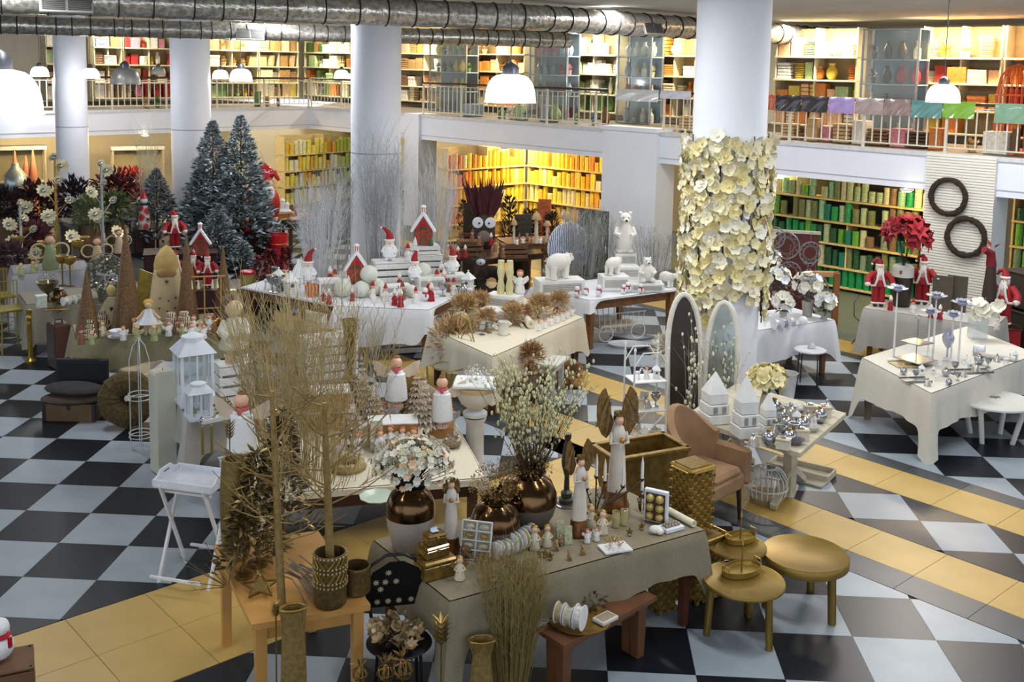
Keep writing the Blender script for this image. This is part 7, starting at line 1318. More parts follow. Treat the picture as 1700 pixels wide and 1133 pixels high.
# frosted trees and bearded figures
for (x,yb,yt,w_,n,l) in ((402,432,186,100,1500,'tallest frosted fir beside the big red bauble'),(356,428,196,100,1500,'tall frosted fir in front of the second column'),(262,414,276,74,800,'frosted fir beside the dotted white figure'),(327,424,290,52,500,'slim frosted fir before the second column base'),(364,448,336,62,600,'small frosted fir between the two gingerbread houses'),(402,452,398,46,350,'smallest frosted fir beside the red bins')):
    p = G(x,yb,0); k = kk(p); fir(l,p,(yb - yt) * k,w_ * k / 2 * 1.3,int(n * 1.2))
STG = mat('#3a1a18',.8,var=.2)
def stage(px,py,z,w_,d,label,m=STG): p = G(px,py,z); t = thing('display_plinth',label,'plinth',(p.x,p.y,0),face(p)); obj('block',B().box((0,d / 2 - .1,z / 2 - .006),(w_,d,z - .012),.01),m,t); obj('top_board',B().box((0,d / 2 - .1,z - .006),(w_ + .03,d + .03,.012),.003),WOODD,t); return t
stage(300,420,.5,1.3,.7,'dark plinth under the tallest bearded figure'); stage(345,480,.5,1.5,.8,'dark red plinth behind the beige table'); stage(415,382,.62,1.1,.5,'dark stepped plinth under the small red figures'); stage(418,352,.85,1.0,.4,'upper step of the plinth under the small red figures',WOODD)
robed(G(291,414,.5),hp(G(291,414,.5),66),'tallest bearded red-coated figure beside the second column'); robed(G(345,477,.5),hp(G(345,477,.5),60),'bearded red-coated figure behind the bamboo frame'); robed(G(292,482,.5),hp(G(292,482,.5),68),'bearded red-coated figure half hidden by the copper cone',.5); robed(G(322,470,.5),hp(G(322,470,.5),54),'grey-coated bearded figure between two red ones',-.2)
for (x,y,z,h,l) in ((333,424,.5,55,'gingerbread house behind the bearded figures'),(392,378,.62,50,'white gingerbread house with red candy beams'),(410,342,.85,44,'highest white gingerbread house with red candy beams'),(240,346,.6,36,'gingerbread house beside the dotted white figure')): p = G(x,y,z); house(p,hp(p,h),l)
minis('redfig',[(425,348),(432,350),(402,350),(418,380),(430,378),(440,380),(410,384),(452,376)],.62,24,['red figure on the upper step by the house','second red figure on the upper step','red figure under the highest house','red figure on the lower step','second red figure on the lower step','red figure at the lower step end','red figure before the candy house','red figure beside the big flat figure'],'small red figures on the steps')
p = G(445,372,.62); H = hp(p,90); p = V((p.x,p.y,.62)); t = thing('big_red_figure','big flat red figure with a white beard holding a toy sack','figurine',p,face(p)); obj('base_plate',B().box((0,0,.01),(.3,.2,.02),.004),WOODD,t); obj('body',B().ball((0,0,H * .36),(H * .22,H * .1,H * .36),18,12),REDG,t); obj('beard',B().ball((0,-H * .08,H * .58),(H * .13,H * .05,H * .15),12,8),FUR,t); obj('head',B().ball((0,-H * .02,H * .74),H * .11,14,10),SKIN,t); obj('hat',B().tube([(0,0,H * .78),(0,0,H * .9),(H * .12,0,H * .94),(H * .2,0,H * .8)],H * .11,12,r1=H * .03),REDG,t); obj('sack',B().ball((-H * .1,-H * .1,H * .3),(H * .13,H * .06,H * .15),12,8),RED,t); obj('fur_hem',B().torus((0,0,H * .1),H * .15,H * .03,18,8,sy=.6),FUR,t)
p = D(440,288,depth(p)); t = thing('red_bauble','big glossy red bauble with a white snowflake on the tall fir','ornament',p); r = 15 * kk(p); obj('globe',B().ball((0,0,0),r,22,14),mat('#b3141c',.15,coat=.5),t); obj('snowflake',B().prism([((1 if i % 2 == 0 else .3) * r * .6 * math.cos(i * .5236),(1 if i % 2 == 0 else .3) * r * .6 * math.sin(i * .5236)) for i in range(12)],0,.01,M=RZ(face(p)) @ TR((r * .25,-r * .93,0)) @ RX(1.57)),SNOW,t); obj('cap',B().lathe([(r * .2,r * .95),(r * .2,r * 1.1),(.01,r * 1.15)],10),GOLD,t); obj('cord',B().cyl((0,0,r),(-.1,0,r * 2.5),.004,n=4),RED,t)
zt = .8; tpt = rect(G(448,356,zt),G(490,352,zt),.6); table(tpt,zt,'light wooden table with a white snow scene beside the big red figure',WOODL,.07); p = G(468,352,zt); t = thing('snow_village','little white snow village on the light wooden table','ornament',p); obj('snow_bank',B().ball((0,0,.02),(.22,.14,.06),16,8),SNOW,t)
for i,(dx,h) in enumerate(((-.1,.14),(.02,.2),(.12,.12))): obj('cottage',B().box((dx,0,.05 + h / 2),(.08,.08,h),.01),SNOW,t); obj('cottage_roof',B().lathe([(.07,.05 + h),(.0,.12 + h)],4,(dx,0,0)),SNOW,t)
zx = .62; tpx = rect(G(480,372,zx),G(535,368,zx),.6); t = table(tpx,zx,'dark X-frame table of red tinsel wreaths',mat('#2e2a1e',.5),.05,1); q = ccw(tpx); cq = sum(q,V((0,0))) / 4
for s in (-1,1): a,c = q[0] - cq,q[1] - cq; a,c = (a,c) if s > 0 else (c,a); obj('cross_brace',B().cyl((a.x * .9,a.y * .9,.08),(c.x * .9,c.y * .9,.52),.012,n=6),mat('#2e2a1e',.5),t)
for i,(x,y) in enumerate(((490,366),(505,360),(520,366),(500,352))): p = G(x,y,zx + .0); t = thing('tinsel_wreath',f'{ORD[i]} red and white tinsel wreath on the X-frame table','wreath',p,0,'tinsel wreaths'); obj('ring',B().torus((0,0,.04),.12,.035,24,8,lump=.3),mat('#c2474a',.5,hex2='#e8dcd8',scale=30),t); obj('tinsel_wisps',leafball(B(),(0,0,.05),.15,60,.05,.006),SNOW,t,stuff=True)
for (x,y,h,r,l) in ((463,440,52,16,'red glossy bin with gold dots beside the X-frame table'),(432,425,46,15,'dark red bin behind the small frosted fir')): p = G(x,y,0); k = kk(p); lathe_thing('red_bin',l,'bin',p,[(r * k * .8,0),(r * k,h * k),(r * k * .95,h * k),(r * k * .75,.05)],REDG if 'glossy' in l else RED,20,extra=[('dot_band',B().torus((0,0,h * k * .7),r * k * .95,.008,20,5),GOLD)])
for (x,yb,h,w_,l) in ((433,492,70,44,'dark red feather cone tree behind the runner tip'),(474,470,60,26,'slim dark red feather cone behind the white runner'),(450,455,40,30,'dark red feather cone beside the red bin')): p = G(x,yb,.4); k = kk(p); stage(x,yb,.4,.4,.3,'low dark block under the ' + l.split(' behind')[0].split(' beside')[0]); conetree(p,h * k,w_ * k / 2,l,mat('#5c0f18',.8,var=.3),mat('#8a1a24',.8),420,'red_feather_tree',.09)
p = G(412,490,.45); lathe_thing('candy_jar','tall glass jar with a red lid and gold sweets','jar',V((p.x,p.y,.45)),[(.09,0),(.1,.02),(.11,.3),(.12,.34)],mat('#b3a05c',.25,.2),18,extra=[('lid',B().lathe([(.125,.34),(.125,.38),(.1,.39)],18),REDG)]); stage(412,490,.45,.5,.4,'small dark block under the candy jar')
# ================================================================ flowered column, rustic table, silver and red tables
cx,cy,crr = CP[0]; fa = math.atan2(CAM.y - cy,CAM.x - cx); BL2 = [blossom_mesh(5,.1,.085,.2,.25,rnd=True),blossom_mesh(5,.085,.075,.25,.45,rnd=True),blossom_mesh(6,.095,.065,.2,.3,rnd=True)]
IV = [mat('#f1e8c6',.8,var=.06),mat('#f5f0de',.8,var=.05),mat('#ecdc9e',.8,var=.1),mat('#efe4b4',.8,var=.08)]
for i in range(17):
    a = fa + (-1.75 + 3.5 * i / 16); rr = crr + .035; zt_,zb_ = 3.3 + R.uniform(-.06,.04),R.uniform(.75,1.5) if 3 < i < 14 else R.uniform(.95,1.3)
    t = thing('blossom_garland',f'{ORD[i]} garland of ivory orchid blossoms on the wide column, counted from the armchair side','garland',(cx,cy,0),0,'orchid garlands'); pts = [(math.cos(a + .05 * math.sin(j)) * rr,math.sin(a + .05 * math.sin(j)) * rr,zt_ + (zb_ - zt_) * j / 9) for j in range(10)]; obj('stem',B().tube(pts,.008,5),mat('#54483c',.8),t)
    n = int((zt_ - zb_) / .088)
    for j in range(n):
        aa = a + R.uniform(-.11,.11); q = rr + R.uniform(.0,.05); o = obj('blossom',R.choice(BL2),IV[(i * 7 + j * 3) % 4],t,(math.cos(aa) * q,math.sin(aa) * q,zt_ - (zt_ - zb_) * (j + .5) / n + R.uniform(-.04,.04))); o.rotation_mode = 'QUATERNION'; o.rotation_quaternion = V((math.cos(aa) + R.uniform(-.5,.5),math.sin(aa) + R.uniform(-.5,.5),R.uniform(-.5,.4))).to_track_quat('Z','Y')
def archframe(px,pyb,pyt,wpx,label,panel,lean=.12,rz=0):
    p = G(px,pyb,0); k = kk(p); H,w = (pyb - pyt) * k,wpx * k; t = thing('arched_frame',label,'mirror',p,face(p,rz)); M_ = RX(-lean); P_ = [(-w / 2,0),(-w / 2,H * .6)] + [(-w / 2 * math.cos(q),H * .6 + H * .4 * math.sin(q) ** .9) for q in [i * .26 for i in range(1,12)]] + [(w / 2,H * .6),(w / 2,0)]
    obj('frame',B().tube([M_ @ V((x,0,z + .02)) for x,z in P_],.03,8,closed=True),mat('#dcd8cb',.6,var=.1),t); obj('panel',B().prism(P_,-.006,.006,M=M_ @ TR((0,0,.02)) @ RX(math.pi / 2)),panel,t)
    for s in (-1,1): obj('foot_scroll',B().torus((s * w * .5,-.02,.1),.06,.01,18,6,M=TR((s * w * .5,-.02,.1)) @ RX(1.57) @ TR((-s * w * .5,.02,-.1))),WHITEP,t)
    return p
p = archframe(1135,745,492,56,'arched white frame with a dark wooden panel beside the armchair',mat('#33261d',.5,var=.3),rz=.3); catkins(p + V((.02,-.12,0)),1.35,.14,9,90,'pale catkin spray before the dark arched panel',mat('#e6e2c8',.7),mat('#b9b3a2',.7),bud=.03)
p = archframe(1190,748,505,52,'arched white mirror frame next to the dark panelled one',mat('#aab4b2',.12,.6),rz=-.1); catkins(p + V((.05,-.12,0)),1.45,.2,10,90,'dark catkin branches before the arched mirror',mat('#c9d0b4',.7),mat('#3b342c',.8),bud=.025)
# white wire shelf stand with white trinkets
p = G(1068,748,0); k = kk(p); t = thing('wire_etagere','white wire shelf stand of white trinkets behind the gold planter','shelf',p,face(p,.4)); H = 175 * k; w = 58 * k
for sx in (-1,1):
    for sy in (-1,1): obj('post',B().cyl((sx * w / 2,sy * .14,0),(sx * w / 2,sy * .14,H),.01,n=6),WHITEP,t); obj('finial',B().lathe([(.014,H),(.018,H + .02),(0,H + .05)],8,(sx * w / 2,sy * .14,0)),WHITEP,t)
    obj('arch',B().tube([(-w / 2,sx * .14,H * .85),(-w / 4,sx * .14,H * .98),(w / 4,sx * .14,H * .98),(w / 2,sx * .14,H * .85)],.008,6),WHITEP,t); obj('brace',B().cyl((-w / 2,sx * .14,H * .08),(w / 2,sx * .14,H * .4),.008,n=6),WHITEP,t)
for f in (.1,.42,.7): obj('shelf',B().box((0,0,H * f),(w,.3,.016),.004),WHITEP,t)
for i in range(9): f = (.7,.42,.1)[i // 3]; q = p + RZ(face(p,.4)) @ V((-w * .3 + w * .3 * (i % 3),-.02,H * f + .009)); kd = ('deer','angel','birdhouse','giftbox','bell','cup','angel','birdhouse','giftbox')[i]; mini(kd,q,.15,f"white {kd.replace('giftbox', 'gift box')} trinket on the {('top', 'middle', 'lowest')[i // 3]} wire shelf, {ORD[i % 3]} from the gold planter",'trinkets on the wire shelf')
def card_tag(px,py,z,label): p = G(px,py,z); solo('price_card',label,'price tag',B().box((0,0,0),(.09,.003,.06),.001),mat('#dfe3ee',.6),p,face(p))
card_tag(1070,655,.62,'white price card on the wire shelf stand'); card_tag(783,589,.45,'white price card on the gold wire chair')
pampas(1108,600,26,'ivory pampas beside the arched frames',.55,mat('#e3dccb',.9),420)
# rustic pedestal table
zr = .74; r0,r1,r2 = G(1133,692,zr),G(1328,753,zr),G(1405,686,zr); pr_ = ccw([r0.xy,r1.xy,r2.xy,(r0 + r2 - r1).xy]); cr_ = sum(pr_,V((0,0))) / 4; RW = mat('#c9bfa8',.7,var=.16,scale=12); t = thing('pedestal_table','whitewashed plank table on X-shaped pedestals by the flowered column','table',(cr_.x,cr_.y,0)); P_ = [q - cr_ for q in pr_]
for i in range(6): f0,f1 = i / 6 + .003,(i + 1) / 6 - .003; obj('plank',B().prism([P_[0].lerp(P_[3],f0),P_[1].lerp(P_[2],f0),P_[1].lerp(P_[2],f1),P_[0].lerp(P_[3],f1)],zr - .045,zr),RW,t)
ax = (P_[1] - P_[0]).normalized(); bx = (P_[2] - P_[1]).normalized()
for s in (-1,1):
    c = ax * s * .3; obj('post',B().box((c.x,c.y,.36),(.1,.1,.66),.006,rz=math.atan2(ax.y,ax.x)),RW,t)
    for q in (-1,1): e = c + bx * q * .42; obj('foot',B().cyl((c.x,c.y,.3),(e.x,e.y,.04),.045,n=4),RW,t); obj('brace',B().cyl((c.x,c.y,.42),(e.x,e.y,zr - .06),.04,n=4),RW,t)
zr += .002
def tower(px,py,w_,h,label):
    p = G(px,py,zr); k = kk(p); w,H = w_ * k,h * k; t = thing('white_house_lantern',label,'lantern',p,face(p,.5)); m = mat('#e3e3df',.6)
    for i in range(3): obj('storey',B().box((0,0,H * (.1 + .2 * i)),(w * (1 - .08 * i),w * (1 - .08 * i),H * .19),.006),m,t)
    obj('roof',B().lathe([(w * .6,H * .6),(w * .56,H * .63),(.01,H)],4,M=RZ(.785),smooth=False),m,t)
    for q in (-1,1): obj('window_slot',B().box((q * w * .2,-w * .5,H * .3),(w * .16,.01,H * .12)),mat('#8f8f88',.7),t)
tower(1236,724,36,102,'tall white house lantern on the rustic table'); tower(1274,716,24,64,'slim white house lantern beside the tall one'); tower(1185,700,40,84,'wide white house lantern behind the arched mirror')
it = [('giftbox',1262,738,'at the near plank edge'),('giftbox',1300,745,'beside the grey dish'),('bell',1288,722,'behind the gift boxes'),('bauble',1305,712,'in the middle of the rustic table'),('bauble',1298,700,'beside a glass bell'),('bell',1312,696,'under the yellow flowers'),('birdhouse',1322,705,'in the bauble cluster'),('bauble',1332,715,'near the long plank edge'),('giftbox',1345,690,'beside the white bowl'),('giftbox',1366,692,'at the far plank edge'),('bell',1340,706,'between baubles'),('cup',1318,728,'near the grey dish'),('bauble',1285,690,'behind the slim lantern'),('bauble',1275,740,'beside the near gift box'),('bell',1250,740,'at the foot of the tall lantern'),('deer',1330,690,'behind the bauble cluster'),('angel',1352,705,'at the long plank edge'),('bauble',1310,736,'beside the dish rim'),('giftbox',1330,730,'before the glass bell'),('bauble',1360,702,'close to the far gift box'),('cup',1296,732,'between the gift boxes'),('bell',1372,684,'at the far table corner')]
for (kd,x,y,w_) in it: p = G(x,y,zr); mini(kd,p,hp(p,R.uniform(22,31)),f"small {dict(giftbox='beige gift box', bell='glass bell', bauble='silver bauble', birdhouse='white birdhouse', cup='silver goblet', deer='white deer', angel='white angel')[kd]} {w_}",'silver trinkets on the rustic table')
for (x,y,r,l,hx) in ((1318,738,.1,'dark grey oval dish on the rustic table','#6e6a70'),(1340,684,.12,'white fluted bowl on the rustic table','#d9d9d4'),(1345,716,.1,'pale lace dish near the plank edge','#c9c6c0'),(1312,680,.09,'white shell dish behind the baubles','#dededa')): p = G(x,y,zr); lathe_thing('shallow_dish',l,'dish',p + V((0,0,.001)),[(.001,.008),(r * .6,.012),(r,.05),(r * .95,.05),(r * .5,0),(.001,0)],mat(hx,.35),24,sy=.7)
p = G(1270,690,zr); t = bouquet(p + V((0,0,.0)),.36,.17,.1,46,BL2,IV[2:],'bunch of yellow blossoms behind the white house lanterns',mat('#7d6f48',.8),.1); obj('vase',B().lathe([(.05,0),(.07,.06),(.05,.18),(.04,.22)],14),mat('#b9b2a4',.4),t)
p = G(1306,660,0); lathe_thing('white_planter','white ribbed planter on the floor behind the rustic table','planter',p,[(.09,0),(.12,.3),(.13,.32),(.12,.32),(.08,.05)],mat('#d6d5cf',.6),18,wave=.03,nw=9)
# wire bird cage and wooden trays on the floor
p = G(1272,832,0); k = kk(p); r = 34 * k; t = thing('round_bird_cage','round white wire bird cage standing on the yellow path','cage',p); obj('base',B().lathe([(r * .72,0),(r * .78,.02),(r * .9,.07),(r * .85,.07)],26),mat('#b3a27e',.6),t)
for i in range(22): a = i * math.pi / 11; obj('wire',B().tube([(math.cos(a) * r * f,math.sin(a) * r * f,z) for f,z in ((.86,.06),(1.0,.15),(.95,.24),(.7,.31),(.4,.335))],.005,5),WHITEP,t)
for f,z in ((.99,.15),(.4,.335)): obj('hoop',B().torus((0,0,z),r * f,.008,28,6),WHITEP,t)
for (x,y,w_,d,h,rzz,l) in ((1330,785,.62,.26,.07,-.55,'whitewashed wooden trough on the floor under the rustic table'),(1340,800,.34,.16,.02,-.6,'small wooden board lying beside the trough')): p = G(x,y,0); t = thing('wooden_trough',l,'tray',p,rzz); obj('base',B().box((0,0,.01),(w_,d,.016),.003),RW,t); [obj('side_board',B().box((0,s * d / 2,h / 2 + .004),(w_,.018,h),.003),RW,t) for s in (-1,1)]; [obj('end_board',B().box((s * w_ / 2,0,h / 2 + .004),(.018,d,h),.003),RW,t) for s in (-1,1)]
# silver table
zv = .74; v0,v1,v2 = G(1432,594,zv),G(1546,653,zv),G(1722,588,zv); tpv = [v0.xy,v1.xy,v2.xy,(v0 + v2 - v1).xy]; table(tpv,zv - .01,'table under the ivory cloth with silver candle lotuses',mat('#7d6a52',.6),.08); cloth(ccw(tpv),zv - .006,.42,'ivory cloth on the table of silver candle lotuses',mat('#d9d3c6',.85,var=.08,scale=50),wave=.012,tail=.8); zv += .004
LOT = [blossom_mesh(11,.13,.06,.2,.12,'lotus_petals',True),blossom_mesh(9,.09,.05,.25,.5,'lotus_petals',True)]; BLUE = mat('#9aa3c8',.25,.3,var=.2,scale=40)
for (x,y,yt,l) in ((1483,598,482,'tallest lotus candle stand at the table end'),(1548,600,494,'lotus candle stand behind the tier tray'),(1590,612,505,'lotus candle stand beside the white orchid'),(1540,590,520,'lower lotus candle stand in the middle'),(1578,598,525,'lower lotus candle stand over the lilac ornament')):
    p = G(x,y,zv); H = hp(p,y - yt); t = thing('lotus_candle_stand',l,'candle holder',p,0,'lotus candle stands'); obj('base',B().lathe([(.07,0),(.06,.012),(.012,.03),(.008,H * .97)],16),WHITEP,t); o = obj('outer_petals',LOT[0],mat('#d3d6de',.25,.4),t,(0,0,H)); o = obj('inner_petals',LOT[1],mat('#d3d6de',.25,.4),t,(0,0,H + .012)); obj('mosaic_cup',B().ball((0,0,H + .02),(.055,.055,.03),14,8),BLUE,t)
p = G(1520,605,zv); t = thing('tier_tray','silver two-tier tray with trinkets','tray',p); H = hp(p,75)
for f,w_ in ((.12,.34),(.5,.26)): obj('tier',B().box((0,0,H * f),(w_,w_,.012),.003,rz=.6),SILV,t)
obj('pole',B().cyl((0,0,0),(0,0,H),.006,n=8),SILV,t); obj('ring',B().torus((0,0,H + .025),.025,.004,16,5,M=TR((0,0,H + .025)) @ RX(1.57) @ TR((0,0,-H - .025))),SILV,t); obj('foot',B().lathe([(.08,0),(.02,.03)],12),SILV,t)
sv = [(1500,622),(1520,630),(1540,640),(1555,632),(1530,622),(1570,625),(1585,618),(1600,625),(1560,612),(1610,612),(1625,605),(1640,610),(1655,600),(1670,605),(1685,598),(1575,640),(1590,632),(1620,618),(1600,604),(1550,620)]
for i,(x,y) in enumerate(sv): p = G(x,y,zv); kd = ('bauble','cup','bell','deer','birdhouse')[i % 5]; mini(kd,p,hp(p,R.uniform(11,19)),f"silver {dict(bauble='bauble', cup='goblet', bell='bell', deer='deer', birdhouse='house')[kd]}, {ORD[i]} trinket from the tier tray on the ivory cloth",'silver trinkets on the ivory cloth')
for (x,y,w_,d,l) in ((1520,632,.3,.16,'oblong silver tray near the cloth corner'),(1610,618,.5,.14,'long silver tray of trinkets'),(1500,606,.26,.24,'round gold plate beneath the tier tray')): p = G(x,y,zv); solo('silver_tray',l,'tray',B().box((0,0,.005),(w_,d,.008),.003).box((0,d / 2,.01),(w_,.01,.02)).box((0,-d / 2,.01),(w_,.01,.02)),SILVG if 'gold' not in l else mat('#cdbb8a',.4,.3),p,.2)
p = G(1625,590,zv); spool(p,.07,.12,-.5,'white ribbon spool with a blue core on the ivory cloth','#e2e2e6'); p = G(1655,596,zv); t = thing('paper_roll','white paper roll beside the blue-cored spool','roll',p + V((0,0,.03)),-.5); obj('paper',B().lathe([(.03,-.2),(.03,.2),(.012,.2)],14,M=RY(1.571)),mat('#dedcd4',.6),t)
p = G(1572,596,zv); lathe_thing('lilac_ornament','lilac glass ornament on a silver stem','ornament',p,[(.04,0),(.012,.02),(.01,.12),(.06,.2),(.07,.26),(.04,.34),(0,.38)],mat('#b9b6cc',.2,.2),16)
p = G(1622,562,zv); t = thing('white_orchid','white orchid spray in a frosted glass block','plant',p); obj('glass_block',B().box((0,0,.13),(.2,.16,.26),.006),mat('#c9d6d8',.15,alpha=.45),t); b = B()
for i in range(16): o = obj('blossom',BL2[i % 3],IV[1],t,(R.uniform(-.12,.25),R.uniform(-.08,.08),.34 + R.uniform(-.05,.12))); o.rotation_euler = (R.uniform(.6,1.6),0,R.uniform(-.8,.8))
obj('stem',B().tube([(0,0,.2),(.05,0,.36),(.2,0,.36)],.006,5),mat('#55663c',.7),t)
# round tables
roundtable(1650,663,.46,62,'white round low table beside the ivory cloth',.03,4,.8,mat('#dcdad2',.6,var=.06),.03,.55)
roundtable(1345,580,.5,26,'small white round table on black metal legs',.02,4,.4,mat('#dfe0e4',.5),.008,lm=BLACKM); t = G(1348,578,.502); lathe_thing('glass_dome','small pale dome on the black-legged round table','ornament',t,[(.05,0),(.05,.03),(.03,.06),(0,.07)],mat('#c9cdd6',.2),16)
p = G(1652,660,.462); solo('silver_clip','silver butterfly clip lying on the white round table','ornament',B().leaf((0,0,.004),(1,.3,0),(0,0,1),.08,.04).leaf((0,0,.004),(-1,.2,0),(0,0,1),.08,.04).box((0,0,.003),(.02,.06,.006)),SILVG,p)
p = G(1625,690,0); t = thing('kraft_carton','kraft carton on the floor under the ivory cloth','box',p,.6); obj('carton',B().box((0,.25,.11),(.5,.3,.22),.005),mat('#a88a5c',.7),t); obj('tape',B().box((0,.25,.222),(.5,.05,.002)),mat('#c9b48c',.4),t)
# white flower table
zw = .75; tpw = rect(G(1240,551,zw),G(1385,531,zw),.8); table(tpw,zw - .01,'table under the white cloth with potted white flowers',WOOD,.08); cloth(ccw(tpw),zw - .006,.42,'white cloth on the table of potted white flowers',CL_WHITE,wave=.014,tail=.3); zw += .004
for (x,y,h,r,l) in ((1290,505,45,20,'white blossoms in a dark bowl beside the flowered column'),(1340,525,55,22,'white cotton stems in a pale grey pot'),(1368,530,30,14,'low white blossoms in a glass at the table end'),(1300,530,30,15,'white blossoms behind the little white bench'),(1275,470,40,18,'grey feather wreath of white blossoms')):
    p = G(x,y,zw); k = kk(p); t = bouquet(p,h * k,r * k,r * k * .7,26,[BL2[1]],[IV[1],SNOW],l,mat('#4c5148',.8),.1); obj('pot',B().lathe([(r * k * .35,0),(r * k * .45,h * k * .45),(r * k * .4,h * k * .45)],14),mat('#a9a69e',.6),t); obj('leaf_mass',leafball(B(),(0,0,h * k * .7),r * k * .8,60,.07,.03),mat('#5d6863',.8),t,stuff=True)
for q,hx,l in zip([G(1288,547,zw),G(1300,545,zw),G(1312,543,zw)],('#c9ccd8','#9a9db0','#d8d8de'),('white','grey-blue','silver')): spool(q,.07,.07,.5,l + ' ribbon spool on the white flower table',hx,'spools on the white flower table')
p = G(1333,540,zw); solo('white_bauble','round white bauble beside the ribbon spools','ornament',B().ball((0,0,.06),.06,14,10),SNOW,p)
for (x,y,r,l) in ((1305,408,22,'large silver dreamcatcher wheel'),(1345,420,18,'silver dreamcatcher wheel over the red panel'),(1285,395,18,'silver dreamcatcher wheel beside the column'),(1310,455,20,'lower silver dreamcatcher wheel'),(1352,478,22,'lowest silver dreamcatcher wheel')):
    p = D(x,y,depth(G(1310,520,zw)) + .5); k = kk(p); t = thing('dreamcatcher',l,'ornament',p,face(p,R.uniform(-.4,.4)),'silver dreamcatchers'); obj('hoop',B().torus((0,0,0),r * k,.01,28,6,M=RX(1.571)),SILVG,t); b = B(); n = 12
    for i in range(n): a = i * 6.283 / n; a2 = a + 1.9; b.cyl((math.cos(a) * r * k,0,math.sin(a) * r * k),(math.cos(a2) * r * k,0,math.sin(a2) * r * k),.003,n=4)
    obj('web',b,SILVG,t); obj('feather',leafball(B(),(0,0,-r * k * 1.3),r * k * .3,14,.1,.03,-1),SILVG,t); obj('cord',B().cyl((0,0,r * k),(0,0,r * k + .25),.003,n=4),SILVG,t)
p = G(1330,560,0); t = thing('red_backboard','dark red panel behind the dreamcatchers','panel',p + V((.02,.9,0)),face(p)); obj('panel',B().box((0,0,.8),(.75,.03,1.4),.004),mat('#4e1a18',.7),t); obj('top_rail',B().box((0,0,1.5),(.8,.05,.05),.004),WOODG,t); [obj('foot',B().box((s * .35,0,.05),(.06,.4,.1),.006),WOODD,t) for s in (-1,1)]
p = G(1384,556,0); t = thing('standing_table_frame','brown wooden table standing on its edge','table',p,face(p,.2)); k = kk(p); H = 105 * k; obj('post',B().box((0,0,H / 2),(.09,.09,H),.006),WOOD,t); obj('top_rail',B().box((-.18,.05,H - .04),(.45,.1,.08),.006),mat('#b58a5c',.6),t); obj('post',B().box((-.36,.1,H / 2),(.07,.07,H),.006),WOODD,t)
# red figures table
zn = .75; tpn = rect(G(1434,511,zn),G(1652,543,zn),.75); table(tpn,zn - .01,'table under the grey-white cloth with red-coated figures',WOOD,.08); cloth(ccw(tpn),zn - .006,.5,'grey-white cloth on the table of red-coated figures',CL_GREY,wave=.014,tail=.3); zn += .004
for (x,y,h,l,a) in ((1457,508,82,'red-coated bearded figure at the table end beside the cable',.2),(1530,505,84,'red-coated bearded figure beside the poinsettia vase',-.1)): p = G(x,y,zn); robed(p,hp(p,h),l,a)
p = G(1663,542,.55); stage(1663,542,.55,.5,.4,'red draped block under the third red-coated figure',RED); robed(p,hp(p,98),'red-coated bearded figure beside the ribbed pillar',-.3)
p = G(1496,508,zn); k = kk(p); t = lathe_thing('dark_floor_vase','dark bronze vase with a white collar holding poinsettias','vase',p,[(13 * k,0),(14 * k,.02),(17 * k,50 * k)],mat('#3d342c',.3,.4),22); obj('white_collar',B().lathe([(17 * k,50 * k),(17 * k,66 * k),(12 * k,70 * k),(10 * k,66 * k)],22),mat('#dcd8d0',.6),t); obj('label',B().box((-8 * k,-15 * k,59 * k),(5 * k,.01,6 * k)),mat('#8a5a44',.6),t)
POI = [blossom_mesh(7,.19,.09,.12,.2),blossom_mesh(6,.14,.075,.15,.5)]; bouquet(p + V((0,0,66 * k)),.42,38 * k,34 * k,52,POI,[mat('#8c0f1a',.7,var=.2),mat('#7a0c16',.7,var=.2),mat('#a01622',.7,var=.2)],'big bunch of dark red poinsettias beside the wreaths',mat('#3c2a22',.8),0,low=-.3)
for (x,w_,l) in ((1566,32,'dark brown board leaning against the ribbed pillar'),(1590,32,'second dark brown board beside the first')): p = G(x,520,zn); k = kk(p); t = thing('dark_board',l,'board',p + V((0,.1,0)),face(p,-.15)); obj('board',B().box((0,0,30 * k),(w_ * k,.03,60 * k),.004,M=RX(-.1)),mat('#4a4032',.5,var=.3),t); obj('sticker',B().box((-8 * k,-.018,54 * k),(.03,.003,.02),M=RX(-.1)),WTOP,t)
minis('redfig',[(1545,528),(1560,530),(1478,515)],zn,22,['little red figure behind the lotus stands','little red figure next to its twin behind the lotus stands','little red figure beside the end figure'],None); minis('santa',[(1655,548),(1636,536),(1515,520)],zn,24,['little capped figure below the third bearded figure','little capped figure with a sign','little capped figure below the dark vase'],None); minis('deer',[(1622,530)],zn,40,['black and white deer beside the orchid'],None)
p = G(1642,545,0); t = thing('red_reindeer','tall brown reindeer with a red felt head','figurine',V((*G(1640,520,.75).xy,0)),face(p,.6)); H = 1.75; obj('body',B().lathe([(.14,0),(.12,.5),(.09,1.1),(.06,1.45)],14),mat('#3c2a24',.8),t); obj('head',B().tube([(0,0,1.42),(-.02,0,1.6),(-.14,-.02,1.66)],.07,10,r1=.05),mat('#7d1420',.8),t); [obj('ear',B().leaf((0,s * .04,1.68),(.2,s,.8),(0,0,1),.14,.06),mat('#7d1420',.8),t) for s in (-1,1)]
for (z,h,l) in ((0,.75,'lower dark wicker hamper at the picture edge'),(.755,.55,'upper dark wicker hamper at the picture edge')): p = G(1700,600,0); t = thing('dark_hamper',l,'basket',p + V((.05,.1,z)),.4); obj('body',B().box((0,0,h / 2),(.55,.5,h - .04),.02),mat('#3b3026',.7,var=.4,scale=30,bump=.5),t); obj('lid',B().box((0,0,h - .02),(.57,.52,.03),.008),mat('#463a2c',.7),t)
